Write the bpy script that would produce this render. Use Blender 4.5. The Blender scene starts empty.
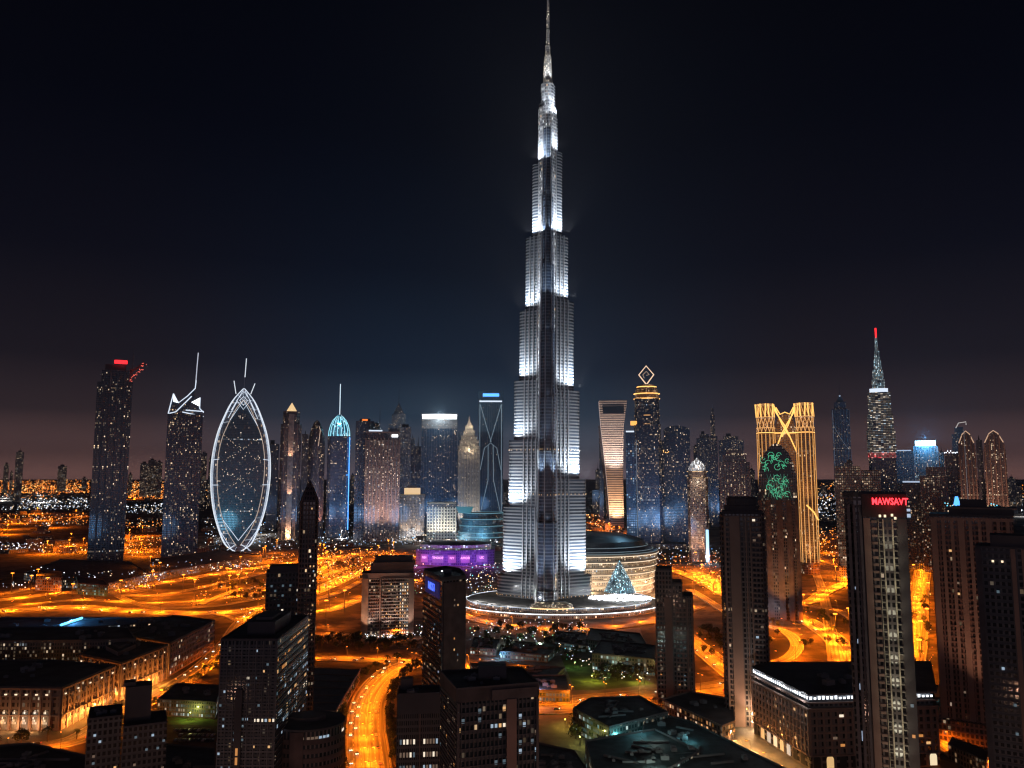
import bpy, math, random
from mathutils import Vector
random.seed(11)
S = bpy.context.scene
COL = S.collection
R = math.radians
PI = math.pi
# ---------------------------------------------------------------- camera
H = 174.0; F = 800.0; TH = math.atan(90 / F); CT = math.cos(TH); ST = math.sin(TH)
cam = bpy.data.cameras.new('camera'); cam.lens = 36 * F / 1024; cam.sensor_width = 36
cam.clip_start = 1; cam.clip_end = 90000
camo = bpy.data.objects.new('camera', cam); COL.objects.link(camo)
camo.location = (0, 0, H); camo.rotation_euler = (PI / 2 + TH, 0, 0); S.camera = camo
# ---------------------------------------------------------------- world: night sky with city glow
W = bpy.data.worlds.new('World'); S.world = W; W.use_nodes = True
nt = W.node_tree; nt.nodes.clear()
wo = nt.nodes.new('ShaderNodeOutputWorld'); bg = nt.nodes.new('ShaderNodeBackground')
tc = nt.nodes.new('ShaderNodeTexCoord'); sx = nt.nodes.new('ShaderNodeSeparateXYZ')
nt.links.new(tc.outputs['Generated'], sx.inputs[0])
def ramp(pts):
    r = nt.nodes.new('ShaderNodeValToRGB'); e = r.color_ramp.elements
    while len(e) < len(pts): e.new(0.5)
    for q, (p, c) in zip(e, pts): q.position = p; q.color = (*c, 1)
    return r
warm = ramp([(0, (.36, .18, .16)), (.03, (.135, .074, .073)), (.07, (.034, .0225, .0265)), (.13, (.011, .0088, .0135)), (.25, (.0026, .0030, .0072)), (.40, (.0006, .0012, .0038)), (.58, (.0003, .0006, .002))])
cool = ramp([(0, (.22, .19, .24)), (.03, (.095, .115, .165)), (.07, (.022, .043, .074)), (.13, (.0055, .0135, .030)), (.25, (.0016, .0042, .0115)), (.40, (.0004, .0014, .0048)), (.58, (.0002, .0006, .0025))])
ab = nt.nodes.new('ShaderNodeMath'); ab.operation = 'ABSOLUTE'; nt.links.new(sx.outputs[2], ab.inputs[0])
for r in (warm, cool): nt.links.new(ab.outputs[0], r.inputs[0])
mr = nt.nodes.new('ShaderNodeMapRange'); mr.interpolation_type = 'SMOOTHSTEP'
ab2 = nt.nodes.new('ShaderNodeMath'); ab2.operation = 'ABSOLUTE'
ad = nt.nodes.new('ShaderNodeMath'); ad.operation = 'ADD'; ad.inputs[1].default_value = .05
nt.links.new(sx.outputs[0], ad.inputs[0]); nt.links.new(ad.outputs[0], ab2.inputs[0])
nt.links.new(ab2.outputs[0], mr.inputs[0]); mr.inputs[1].default_value = .08; mr.inputs[2].default_value = .42
mr.inputs[3].default_value = 1; mr.inputs[4].default_value = 0
mx = nt.nodes.new('ShaderNodeMix'); mx.data_type = 'RGBA'
bh = nt.nodes.new('ShaderNodeMapRange'); nt.links.new(sx.outputs[1], bh.inputs[0]); bh.inputs[1].default_value = .2; bh.inputs[2].default_value = -.2; bh.inputs[4].default_value = .45
mxm = nt.nodes.new('ShaderNodeMath'); mxm.operation = 'MAXIMUM'; nt.links.new(mr.outputs[0], mxm.inputs[0]); nt.links.new(bh.outputs[0], mxm.inputs[1]); nt.links.new(mxm.outputs[0], mx.inputs[0]); nt.links.new(warm.outputs[0], mx.inputs[6]); nt.links.new(cool.outputs[0], mx.inputs[7])
nt.links.new(mx.outputs[2], bg.inputs[0])
mb_ = nt.nodes.new('ShaderNodeMapRange'); mb_.interpolation_type = 'SMOOTHSTEP'; nt.links.new(sx.outputs[1], mb_.inputs[0])
mb_.inputs[1].default_value = .1; mb_.inputs[2].default_value = -.5; mb_.inputs[3].default_value = 1.; mb_.inputs[4].default_value = 3.   # the bright city behind the viewer
nt.links.new(mb_.outputs[0], bg.inputs[1])
nt.links.new(bg.outputs[0], wo.inputs[0])
# ---------------------------------------------------------------- exposure / render settings
S.view_settings.view_transform = 'Standard'; S.view_settings.look = 'None'
S.view_settings.exposure = 0; S.view_settings.gamma = 1
c = S.cycles
c.use_denoising = True; c.use_adaptive_sampling = False; c.pixel_filter_type = 'BLACKMAN_HARRIS'; c.filter_width = 1.25; c.max_bounces = 4; c.diffuse_bounces = 2; c.glossy_bounces = 2; c.transmission_bounces = 2
c.volume_bounces = 0; c.sample_clamp_indirect = 1.5; c.sample_clamp_direct = 0; c.caustics_reflective = False; c.caustics_refractive = False
c.blur_glossy = 1.0
try: c.use_light_tree = True
except Exception: pass

# ---------------------------------------------------------------- where a point of the view lies on a level z / at a distance Y
def ray(px, py):
    v = (384 - py) / F
    return (px - 512) / F, CT - v * ST, ST + v * CT
def G(px, py, z=0.0):
    d = ray(px, py); t = (z - H) / d[2]; return d[0] * t, d[1] * t
def A(px, py, Y):
    d = ray(px, py); t = Y / d[1]; return d[0] * t, H + d[2] * t
def ZT(py, Y): return A(512, py, Y)[1]
def YG(py): return G(512, py)[1]

# ---------------------------------------------------------------- materials
MATS = {}
def pbr(name, col, rough=.7, metal=0., var=.25, scale=.15, col2=None, bump=0):
    if name in MATS: return MATS[name]
    m = bpy.data.materials.new(name); m.use_nodes = True; n = m.node_tree; b = n.nodes['Principled BSDF']
    b.inputs['Roughness'].default_value = rough; b.inputs['Metallic'].default_value = metal
    t = n.nodes.new('ShaderNodeTexCoord'); no = n.nodes.new('ShaderNodeTexNoise')
    no.inputs['Scale'].default_value = scale; no.inputs['Detail'].default_value = 6
    n.links.new(t.outputs['Object'], no.inputs['Vector'])
    r = n.nodes.new('ShaderNodeValToRGB'); r.color_ramp.elements[0].position = .35; r.color_ramp.elements[1].position = .65
    r.color_ramp.elements[0].color = (*[x * (1 - var) for x in col], 1)
    r.color_ramp.elements[1].color = (*(col2 or [x * (1 + var) for x in col]), 1)
    n.links.new(no.outputs['Fac'], r.inputs[0]); n.links.new(r.outputs[0], b.inputs['Base Color'])
    if bump:
        bu = n.nodes.new('ShaderNodeBump'); bu.inputs['Strength'].default_value = bump
        n.links.new(no.outputs['Fac'], bu.inputs['Height']); n.links.new(bu.outputs[0], b.inputs['Normal'])
    MATS[name] = m; return m
def emit(name, col, s, sample=False):
    if name in MATS: return MATS[name]
    m = bpy.data.materials.new(name); m.use_nodes = True; n = m.node_tree; b = n.nodes['Principled BSDF']
    b.inputs['Base Color'].default_value = (.3, .3, .3, 1)
    b.inputs['Emission Color'].default_value = (*col, 1); b.inputs['Emission Strength'].default_value = s
    m.cycles.emission_sampling = 'AUTO' if sample else 'NONE'
    MATS[name] = m; return m
def facade(name, wall=(.2, .2, .2), glass=(.02, .03, .04), fh=3.6, bw=3., lit=.15, warm=.6, es=2., mu=.2, mv=.3, metal=0., rough=.5, seed=0., band=.012, warmc=(1, .66, .36), coolc=(.55, .78, 1), grough=.12):
    """wall with a grid of glass panes, some of them lit rooms"""
    if name in MATS: return MATS[name]
    es *= .95
    m = bpy.data.materials.new(name); m.use_nodes = True; n = m.node_tree; b = n.nodes['Principled BSDF']; L = n.links.new; b.inputs['IOR'].default_value = 1.8
    def M(op, a, bb=None, cc=None, clamp=False):
        q = n.nodes.new('ShaderNodeMath'); q.operation = op; q.use_clamp = clamp
        for i, x in enumerate((a, bb, cc)):
            if x is None: continue
            if isinstance(x, (int, float)): q.inputs[i].default_value = x
            else: L(x, q.inputs[i])
        return q.outputs[0]
    uv = n.nodes.new('ShaderNodeUVMap'); s = n.nodes.new('ShaderNodeSeparateXYZ'); L(uv.outputs[0], s.inputs[0])
    u = M('DIVIDE', s.outputs[0], bw); v = M('DIVIDE', s.outputs[1], fh)
    fu = M('FRACT', u); fv = M('FRACT', v); iu = M('FLOOR', u); iv = M('FLOOR', v)
    cb = n.nodes.new('ShaderNodeCombineXYZ'); L(iu, cb.inputs[0]); L(iv, cb.inputs[1]); cb.inputs[2].default_value = seed * 7.3 + .5
    wn = n.nodes.new('ShaderNodeTexWhiteNoise'); wn.noise_dimensions = '3D'; L(cb.outputs[0], wn.inputs['Vector'])
    sc = n.nodes.new('ShaderNodeSeparateColor'); L(wn.outputs['Color'], sc.inputs[0])
    mask = M('MULTIPLY', M('MULTIPLY', M('GREATER_THAN', fu, mu), M('LESS_THAN', fu, 1 - mu)), M('MULTIPLY', M('GREATER_THAN', fv, mv), M('LESS_THAN', fv, .94)))
    no = n.nodes.new('ShaderNodeTexNoise'); no.inputs['Scale'].default_value = 1; no.inputs['Detail'].default_value = 2
    cv = n.nodes.new('ShaderNodeCombineXYZ'); L(M('MULTIPLY', iu, .11), cv.inputs[0]); L(M('MULTIPLY', iv, .16), cv.inputs[1]); cv.inputs[2].default_value = seed * 3.1
    L(cv.outputs[0], no.inputs['Vector'])
    p = M('MULTIPLY', M('POWER', M('MULTIPLY', no.outputs['Fac'], 2.), 3.), lit)
    wf = n.nodes.new('ShaderNodeTexWhiteNoise'); wf.noise_dimensions = '2D'
    cf = n.nodes.new('ShaderNodeCombineXYZ'); L(iv, cf.inputs[0]); cf.inputs[1].default_value = seed + .5; L(cf.outputs[0], wf.inputs['Vector'])
    p = M('ADD', p, M('MULTIPLY', M('LESS_THAN', wf.outputs['Value'], band), .65))
    on = M('MULTIPLY', M('LESS_THAN', wn.outputs['Value'], p), mask)
    mixc = n.nodes.new('ShaderNodeMix'); mixc.data_type = 'RGBA'; L(M('GREATER_THAN', sc.outputs[0], warm), mixc.inputs[0])
    mixc.inputs[6].default_value = (*warmc, 1); mixc.inputs[7].default_value = (*coolc, 1)
    mixw = n.nodes.new('ShaderNodeMix'); mixw.data_type = 'RGBA'; L(M('MULTIPLY', sc.outputs[2], .6), mixw.inputs[0])
    L(mixc.outputs[2], mixw.inputs[6]); mixw.inputs[7].default_value = (1, .86, .7, 1)
    st = M('MULTIPLY', M('MULTIPLY', on, es), M('ADD', M('POWER', sc.outputs[1], 6.), .07))
    no2 = n.nodes.new('ShaderNodeTexNoise'); no2.inputs['Scale'].default_value = .06; no2.inputs['Detail'].default_value = 5; L(uv.outputs[0], no2.inputs['Vector'])
    wl = n.nodes.new('ShaderNodeMix'); wl.data_type = 'RGBA'; L(no2.outputs['Fac'], wl.inputs[0])
    wl.inputs[6].default_value = (*[x * .7 for x in wall], 1); wl.inputs[7].default_value = (*[x * 1.3 for x in wall], 1)
    gl = n.nodes.new('ShaderNodeMix'); gl.data_type = 'RGBA'; L(sc.outputs[2], gl.inputs[0])
    gl.inputs[6].default_value = (*[x * .9 for x in glass], 1); gl.inputs[7].default_value = (*[x * 2.4 for x in glass], 1)
    bc = n.nodes.new('ShaderNodeMix'); bc.data_type = 'RGBA'; L(mask, bc.inputs[0]); L(wl.outputs[2], bc.inputs[6]); L(gl.outputs[2], bc.inputs[7])
    L(bc.outputs[2], b.inputs['Base Color'])
    rr = n.nodes.new('ShaderNodeMix'); L(mask, rr.inputs[0]); rr.inputs[2].default_value = rough; rr.inputs[3].default_value = grough
    L(rr.outputs[0], b.inputs['Roughness'])
    if metal:
        L(M('MULTIPLY', M('SUBTRACT', 1., mask), metal), b.inputs['Metallic'])
    L(mixw.outputs[2], b.inputs['Emission Color']); L(st, b.inputs['Emission Strength'])
    m.cycles.emission_sampling = 'NONE'
    MATS[name] = m; return m

ROOF = pbr('dark_roof', (.075, .075, .08), .9, var=.4, scale=.08)
CONC = pbr('brown_concrete', (.30, .20, .165), .8, var=.15, scale=.05)
CONC2 = pbr('rose_concrete', (.34, .23, .19), .8, var=.15, scale=.05)
BEIGE = pbr('beige_stone', (.42, .36, .29), .75, var=.12, scale=.1)
GREYC = pbr('grey_concrete', (.2, .2, .21), .8, var=.2, scale=.05)
DARKC = pbr('dark_concrete', (.095, .085, .09), .7, var=.2, scale=.05)
STEEL = pbr('brushed_steel', (.62, .65, .68), .34, .75, var=.1, scale=.3)
DSTEEL = pbr('dark_steel', (.12, .12, .13), .45, .6, var=.1)
E_WHITE = emit('white_light', (.9, .95, 1), 3.2)
E_WHITE2 = emit('soft_white_light', (.75, .85, 1), 1.1)
E_WARM = emit('warm_light', (1, .62, .28), 2.6)
E_WARM2 = emit('soft_warm_light', (1, .62, .3), .9)
E_GOLD = emit('gold_light', (1, .5, .13), 2.2)
E_GOLD2 = emit('soft_gold_light', (1, .48, .16), .8)
E_ORANGE = emit('sodium_light', (1, .25, .02), 5.)
E_ORANGE2 = emit('dim_sodium_light', (1, .22, .03), 1.4)
E_BLUE = emit('blue_light', (.08, .35, 1), 2.2)
E_CYAN = emit('cyan_light', (.15, .75, 1), 1.6)
E_RED = emit('red_light', (1, .015, .02), 2.6)
E_GREEN = emit('green_light', (.1, .9, .4), .9)
E_VIOLET = emit('violet_light', (.35, .05, .9), .9)
E_PINK = emit('pink_light', (1, .12, .7), 1.4)

# ---------------------------------------------------------------- mesh builder
class MB:
    def __init__(s): s.v = []; s.f = []; s.uv = []; s.m = []
    def face(s, pts, mat=0, uv=None):
        i = len(s.v); s.v += [tuple(p) for p in pts]; s.f.append(tuple(range(i, i + len(pts))))
        s.uv += uv or [(p[0], p[1]) for p in pts]; s.m.append(mat)
    def prism(s, poly, z0, z1, mat=0, top=1, bottom=False, u0=0., mid=False):
        n = len(poly); u = u0
        for i in range(n):
            a, b = poly[i], poly[(i + 1) % n]; l = math.hypot(b[0] - a[0], b[1] - a[1])
            s.face([(*a, z0), (*b, z0), (*b, z1), (*a, z1)], mat, [(u, z0), (u + l, z0), (u + l, z1), (u, z1)]); u += l
        if top is not None: s.face([(*p, z1) for p in poly], top)
        if bottom: s.face([(*p, z0) for p in reversed(poly)], mat if top is None else top)
        return s
    def loft(s, rings, mat=0, cap=1):
        for k in range(len(rings) - 1):
            A_, B_ = rings[k], rings[k + 1]; n = len(A_); u = 0
            for i in range(n):
                a, b = A_[i], A_[(i + 1) % n]; c_, d = B_[(i + 1) % n], B_[i]
                l = max(math.dist(a[:2], b[:2]), math.dist(c_[:2], d[:2]))
                s.face([a, b, c_, d], mat, [(u, a[2]), (u + l, b[2]), (u + l, c_[2]), (u, d[2])]); u += l
        if cap is not None: s.face(rings[-1], cap)
        return s
    def box(s, x0, x1, y0, y1, z0, z1, mat=0, bottom=True):
        return s.prism([(x0, y0), (x1, y0), (x1, y1), (x0, y1)], z0, z1, mat, mat, bottom)
    def obox(s, cx, cy, w, d, z0, z1, a, mat=0, bottom=False):
        ca, sa = math.cos(a), math.sin(a)
        return s.prism([(cx + x * ca - y * sa, cy + x * sa + y * ca) for x, y in ((-w / 2, -d / 2), (w / 2, -d / 2), (w / 2, d / 2), (-w / 2, d / 2))], z0, z1, mat, mat, bottom)
    def tube(s, pts, r, n=5, mat=0, r2=None, closed=False):
        P = [Vector(p) for p in pts]; rings = []; N = len(P)
        for i, p in enumerate(P):
            if closed: t = P[(i + 1) % N] - P[i - 1]
            else: t = P[min(i + 1, N - 1)] - P[max(i - 1, 0)]
            t = t.normalized() if t.length else Vector((0, 0, 1))
            up = Vector((0, 1, 0)) if abs(t.y) < .9 else Vector((1, 0, 0))
            a = t.cross(up).normalized(); b = t.cross(a)
            rr = r if r2 is None else r + (r2 - r) * i / (N - 1)
            rings.append([tuple(p + (a * math.cos(2 * PI * k / n) + b * math.sin(2 * PI * k / n)) * rr) for k in range(n)])
        if closed: rings.append(rings[0])
        for k in range(len(rings) - 1):
            for i in range(n):
                s.face([rings[k][i], rings[k][(i + 1) % n], rings[k + 1][(i + 1) % n], rings[k + 1][i]], mat)
        if not closed: s.face(rings[0][::-1], mat); s.face(rings[-1], mat)
        return s
    def octa(s, x, y, z, r, mat=0):
        p = [(x + r, y, z), (x, y + r, z), (x - r, y, z), (x, y - r, z)]; t = (x, y, z + r); b = (x, y, z - r)
        for i in range(4):
            s.face([p[i], p[(i + 1) % 4], t], mat); s.face([p[(i + 1) % 4], p[i], b], mat)
    def mesh(s, name, mats):
        me = bpy.data.meshes.new(name); me.from_pydata(s.v, [], s.f)
        l = me.uv_layers.new(name='UVMap'); l.data.foreach_set('uv', [x for q in s.uv for x in q])
        for m in mats: me.materials.append(m)
        me.polygons.foreach_set('material_index', s.m); me.update(); return me
    def build(s, name, mats, parent=None, loc=None, rz=0):
        o = bpy.data.objects.new(name, s.mesh(name, mats if isinstance(mats, (list, tuple)) else [mats])); COL.objects.link(o)
        if parent: o.parent = parent
        if loc: o.location = loc
        if rz: o.rotation_euler.z = rz
        return o

def thing(name, label, cat, loc=(0, 0, 0), rz=0, group=None):
    o = bpy.data.objects.new(name, None); COL.objects.link(o); o.location = loc; o.rotation_euler.z = rz
    o['label'] = label; o['category'] = cat; o['kind'] = 'thing'
    if group: o['group'] = group
    return o
def tag(o, label, cat=None, kind='thing', group=None):
    o['label'] = label
    if cat: o['category'] = cat
    o['kind'] = kind
    if group: o['group'] = group
    return o
def stuff(o, label, cat='lights'): return tag(o, label, cat, 'stuff')
def copy_tree(root, loc, rz=0, label=None, group=None, scale=None):
    r_ = root.copy(); COL.objects.link(r_); r_.location = loc; r_.rotation_euler.z = rz
    if scale: r_.scale = (scale,) * 3
    if label: r_['label'] = label
    if group: r_['group'] = group
    for ch in root.children:
        q = ch.copy(); COL.objects.link(q); q.parent = r_
        for g in ch.children:
            h = g.copy(); COL.objects.link(h); h.parent = q
    return r_
def rect(w, d, cx=0, cy=0): return [(cx - w / 2, cy - d / 2), (cx + w / 2, cy - d / 2), (cx + w / 2, cy + d / 2), (cx - w / 2, cy + d / 2)]
def cham(w, d, c): return [(-w / 2 + c, -d / 2), (w / 2 - c, -d / 2), (w / 2, -d / 2 + c), (w / 2, d / 2 - c), (w / 2 - c, d / 2), (-w / 2 + c, d / 2), (-w / 2, d / 2 - c), (-w / 2, -d / 2 + c)]
def ell(rx, ry, n=20, cx=0, cy=0): return [(cx + rx * math.cos(2 * PI * i / n), cy + ry * math.sin(2 * PI * i / n)) for i in range(n)]
def sc(poly, k, ky=None): return [(x * k, y * (ky or k)) for x, y in poly]
def at(poly, z): return [(x, y, z) for x, y in poly]

def light(kind, loc, power, col, parent=None, target=None, size=None, cone=None, r=.4, name='lamp_light', spec=1.):
    if col is SOD: power *= .3
    key = ('L', kind, round(power, 1), col, size, cone, r, spec)
    if key in MATS: d = MATS[key]
    else:
        d = bpy.data.lights.new(name, kind); d.energy = power; d.color = col; d.specular_factor = spec
        if kind == 'SPOT': d.spot_size = R(cone or 60); d.spot_blend = .7; d.shadow_soft_size = r
        elif kind == 'POINT': d.shadow_soft_size = r
        elif kind == 'AREA': d.shape = 'RECTANGLE'; d.size, d.size_y = size
        MATS[key] = d
    o = bpy.data.objects.new(name, d); COL.objects.link(o); o.location = loc
    if target is not None: o.rotation_euler = (Vector(target) - Vector(loc)).to_track_quat('-Z', 'Y').to_euler()
    if parent: o.parent = parent
    return o
SOD = (1, .19, .005); WHT = (.93, .96, 1); WRM = (1, .66, .36)

def text_mesh(txt, size, ext=.15, bold=.0):
    cu = bpy.data.curves.new('lettering', 'FONT'); cu.body = txt; cu.size = size; cu.extrude = ext; cu.align_x = 'CENTER'; cu.align_y = 'CENTER'; cu.offset = bold; cu.resolution_u = 2
    o = bpy.data.objects.new('lettering', cu); COL.objects.link(o)
    dg = bpy.context.evaluated_depsgraph_get(); dg.update()
    me = bpy.data.meshes.new_from_object(o.evaluated_get(dg)); bpy.data.objects.remove(o); return me
def sign(parent, txt, loc, size, mat, rz=0, name='lettering', bold=0., sx=1):
    me = text_mesh(txt, size, bold=bold); me.materials.clear(); me.materials.append(mat)
    o = bpy.data.objects.new(name, me); COL.objects.link(o); o.parent = parent; o.location = loc; o.rotation_euler = (PI / 2, 0, rz); o.scale.x = sx
    return o
# ================================================================= THE SETTING
def ground_mat():
    m = bpy.data.materials.new('sandy_ground'); m.use_nodes = True; n = m.node_tree; b = n.nodes['Principled BSDF']; L = n.links.new
    t = n.nodes.new('ShaderNodeTexCoord'); b.inputs['Roughness'].default_value = .95
    def noise(s, d=6, dist=0.):
        q = n.nodes.new('ShaderNodeTexNoise'); q.inputs['Scale'].default_value = s; q.inputs['Detail'].default_value = d; q.inputs['Distortion'].default_value = dist
        L(t.outputs['Object'], q.inputs['Vector']); return q.outputs['Fac']
    r = n.nodes.new('ShaderNodeValToRGB'); e = r.color_ramp.elements; e.new(.5); e.new(.6)
    for q, (p, c_) in zip(e, ((.36, (.035, .028, .02)), (.46, (.07, .052, .036)), (.53, (.16, .12, .08)), (.66, (.22, .17, .12)))): q.position = p; q.color = (*c_, 1)
    L(noise(.012, 8, .6), r.inputs[0])
    r2 = n.nodes.new('ShaderNodeValToRGB'); r2.color_ramp.elements[0].position = .46; r2.color_ramp.elements[1].position = .53
    r2.color_ramp.elements[0].color = (.22, .22, .22, 1); L(noise(.045, 8), r2.inputs[0])
    mm = n.nodes.new('ShaderNodeMix'); mm.data_type = 'RGBA'; mm.blend_type = 'MULTIPLY'; mm.inputs[0].default_value = .8
    L(r.outputs[0], mm.inputs[6]); L(r2.outputs[0], mm.inputs[7]); L(mm.outputs[2], b.inputs['Base Color'])
    return m
g = MB(); g.face([(-22000, -2000, 0), (22000, -2000, 0), (22000, 26000, 0), (-22000, 26000, 0)])
tag(g.build('ground', ground_mat()), 'sandy city ground reaching to the horizon', kind='structure')

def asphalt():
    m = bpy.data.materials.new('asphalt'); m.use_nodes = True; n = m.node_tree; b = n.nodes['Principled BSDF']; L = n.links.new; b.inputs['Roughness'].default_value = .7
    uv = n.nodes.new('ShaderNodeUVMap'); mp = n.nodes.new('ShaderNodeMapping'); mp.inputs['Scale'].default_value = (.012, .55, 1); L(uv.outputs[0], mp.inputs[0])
    no = n.nodes.new('ShaderNodeTexNoise'); no.inputs['Scale'].default_value = 1; no.inputs['Detail'].default_value = 2; L(mp.outputs[0], no.inputs['Vector'])  # lengthwise streaks stand for long-exposure car-light trails, painted into the colour
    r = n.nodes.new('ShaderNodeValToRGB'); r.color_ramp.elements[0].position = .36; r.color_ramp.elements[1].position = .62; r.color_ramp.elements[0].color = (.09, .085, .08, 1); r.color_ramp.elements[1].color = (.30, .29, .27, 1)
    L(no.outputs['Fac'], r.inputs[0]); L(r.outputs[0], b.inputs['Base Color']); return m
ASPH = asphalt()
PAINT = pbr('road_paint', (.7, .68, .6), .7, var=.1, scale=1)
KERB = pbr('kerb_stone', (.38, .35, .31), .8, var=.15, scale=.5)
PAVE = pbr('paving', (.2, .18, .16), .8, var=.25, scale=.1)
GRASS = pbr('lawn', (.10, .16, .03), .95, var=.4, scale=.08)

def smooth(P, n=8):
    out = []
    for i in range(len(P) - 1):
        p0, p1, p2, p3 = P[max(i - 1, 0)], P[i], P[i + 1], P[min(i + 2, len(P) - 1)]
        for k in range(n):
            t = k / n
            out.append(tuple(.5 * ((2 * p1[j]) + (p2[j] - p0[j]) * t + (2 * p0[j] - 5 * p1[j] + 4 * p2[j] - p3[j]) * t * t + (3 * p1[j] - p0[j] - 3 * p2[j] + p3[j]) * t ** 3) for j in range(2)))
    out.append(P[-1]); return out
def walk(P, step, start=0.):
    """points every step metres along a path: (x, y, heading)"""
    out = []; need = start
    for a, b in zip(P, P[1:]):
        l = math.dist(a, b); h = math.atan2(b[1] - a[1], b[0] - a[0])
        while need <= l:
            t = need / max(l, 1e-6); out.append((a[0] + (b[0] - a[0]) * t, a[1] + (b[1] - a[1]) * t, h)); need += step
        need -= l
    return out
def normals(P):
    N = []
    for i in range(len(P)):
        a, b = P[max(i - 1, 0)], P[min(i + 1, len(P) - 1)]; l = math.dist(a, b) or 1
        N.append((-(b[1] - a[1]) / l, (b[0] - a[0]) / l))
    return N
NR = [0]
def strip(mb, P, N, o0, o1, z, mat=0, z2=None):
    s = 0
    for i in range(len(P) - 1):
        s0 = s; s += math.dist(P[i], P[i + 1])
        q = [(P[i][0] + N[i][0] * o0, P[i][1] + N[i][1] * o0), (P[i + 1][0] + N[i + 1][0] * o0, P[i + 1][1] + N[i + 1][1] * o0),
             (P[i + 1][0] + N[i + 1][0] * o1, P[i + 1][1] + N[i + 1][1] * o1), (P[i][0] + N[i][0] * o1, P[i][1] + N[i][1] * o1)]
        mb.face([(*p, z) for p in q], mat, [(s0, o0), (s, o0), (s, o1), (s0, o1)])
        if z2 is not None:
            mb.face([(*q[0], z2), (*q[1], z2), (*q[1], z), (*q[0], z)], mat); mb.face([(*q[3], z2), (*q[2], z2), (*q[2], z), (*q[3], z)], mat)
def road(pts, w, label, lanes=4, kerbs=True, name='road'):
    P = smooth([G(*p) for p in pts]); N = normals(P); NR[0] += 1; z = .05 + .035 * NR[0]
    mb = MB(); strip(mb, P, N, -w / 2, w / 2, z, 0)
    for k in range(1, lanes):
        o = -w / 2 + w * k / lanes
        if lanes >= 4 and k == lanes // 2: strip(mb, P, N, o - .7, o + .7, z + .16, 2, z); continue
        for (x, y, h) in walk(P, 9, 2):
            nx, ny = -math.sin(h), math.cos(h); mb.obox(x + nx * o, y + ny * o, 4, .25, z, z + .012, h, 1)
    for sg in (-1, 1):
        strip(mb, P, N, sg * (w / 2 - .5) - .1, sg * (w / 2 - .5) + .1, z + .012, 1)
        if kerbs: strip(mb, P, N, sg * (w / 2 + .3) - .3, sg * (w / 2 + .3) + .3, z + .12, 2, 0)
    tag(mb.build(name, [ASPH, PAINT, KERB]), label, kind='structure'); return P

# ---- street lamps: pole, arm, head; a real lamp in each
def lamp_proto(h, arm, both, power, col, emat, cat, name):
    e = thing(name, '-', cat)
    m = MB(); m.tube([(0, 0, 0), (0, 0, h)], .16, 6, r2=.09); m.build('pole', DSTEEL, e)
    for s_ in ((-1, 1) if both else (1,)):
        m = MB(); m.tube([(0, 0, h - .3), (s_ * arm * .5, 0, h + .15), (s_ * arm, 0, h + .2)], .07, 5); m.build('arm', DSTEEL, e)
        m = MB(); m.prism([(s_ * arm - .75, -.28), (s_ * arm + .75, -.28), (s_ * arm + .75, .28), (s_ * arm - .75, .28)], h - .06, h + .14, 0, 0, True)
        m.build('lamp_head', emat, e)
    l = light('AREA', (arm - .2 if not both else .1, 1.0, h - .4), power / 3.4, col, e, size=(1., .5))
    return e
PROT = {}
def lamps(P, step, off, label, group, start=0, h=12, both=False, power=180000, col=SOD, emat=None, arm=2.2, rnd=0):
    key = (h, both, power, col, arm); n = 0
    for (x, y, a) in walk(P, step, start):
        nx, ny = -math.sin(a), math.cos(a); x += nx * off; y += ny * off
        rz = a + (PI if off > 0 else 0) + PI / 2 * 0
        rz = math.atan2(-ny * (1 if off > 0 else -1), -nx * (1 if off > 0 else -1))
        if key not in PROT:
            PROT[key] = lamp_proto(h, arm, both, power, col, emat or E_ORANGE, 'street lamp', 'street_lamp'); e = PROT[key]; e.location = (x, y, 0); e.rotation_euler.z = rz; e['label'] = label; e['group'] = group
        else: copy_tree(PROT[key], (x, y, 0), rz, label, group)
        n += 1
    return n
def spots_to(pts): return [G(*p) for p in pts]

NL = 0
# expressway, far carriageways on the open plain
P1 = road([(-60, 606), (0, 611), (70, 607), (130, 611), (200, 613), (262, 608), (318, 590), (365, 570), (420, 555)], 30, 'wide orange-lit expressway sweeping past the low brown blocks', 8)
NL += lamps(P1, 42, 0, 'double-armed sodium lamp on the median of the wide expressway', 'sodium lamps along the expressway', both=True, arm=3, power=510000)
P2 = road([(-60, 602), (0, 600), (60, 593), (110, 592), (160, 583), (215, 574), (262, 567), (310, 560), (380, 551)], 24, 'second expressway carriageway nearer the far towers', 6)
NL += lamps(P2, 50, 0, 'double-armed sodium lamp on the farther carriageway', 'sodium lamps on the far carriageway', both=True, arm=3, power=570000)
P3 = road([(-40, 620), (20, 606), (80, 600), (140, 603), (200, 601), (250, 594), (300, 583), (350, 567)], 14, 'curving slip road between the two carriageways', 3)
NL += lamps(P3, 60, 8, 'sodium lamp on the curving slip road', 'sodium lamps along the slip road', power=360000)
P4 = road([(118, 596), (135, 603), (160, 608), (215, 606), (262, 598), (300, 592)], 10, 'narrow ramp looping round the dark island', 2)
P5 = road([(250, 619), (300, 612), (330, 610), (365, 598), (420, 580)], 18, 'road passing between the pencil tower and the ribbed slab', 4)
NL += lamps(P5, 45, 10, 'sodium lamp on the road by the ribbed slab block', 'sodium lamps by the ribbed slab', power=390000)
# road down along the brown arcaded building
P6 = road([(264, 607), (243, 622), (227, 644), (198, 671), (158, 695), (118, 716), (76, 740), (20, 749), (-60, 757)], 20, 'orange-lit street along the long brown facade', 4)
NL += lamps(P6, 26, 11.5, 'sodium lamp on the street beside the long brown facade', 'sodium lamps by the brown facade', h=10, power=126000)
P7 = road([(200, 612), (225, 616), (245, 626), (232, 640)], 8, 'small curved link at the end of the long block', 2)
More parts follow.
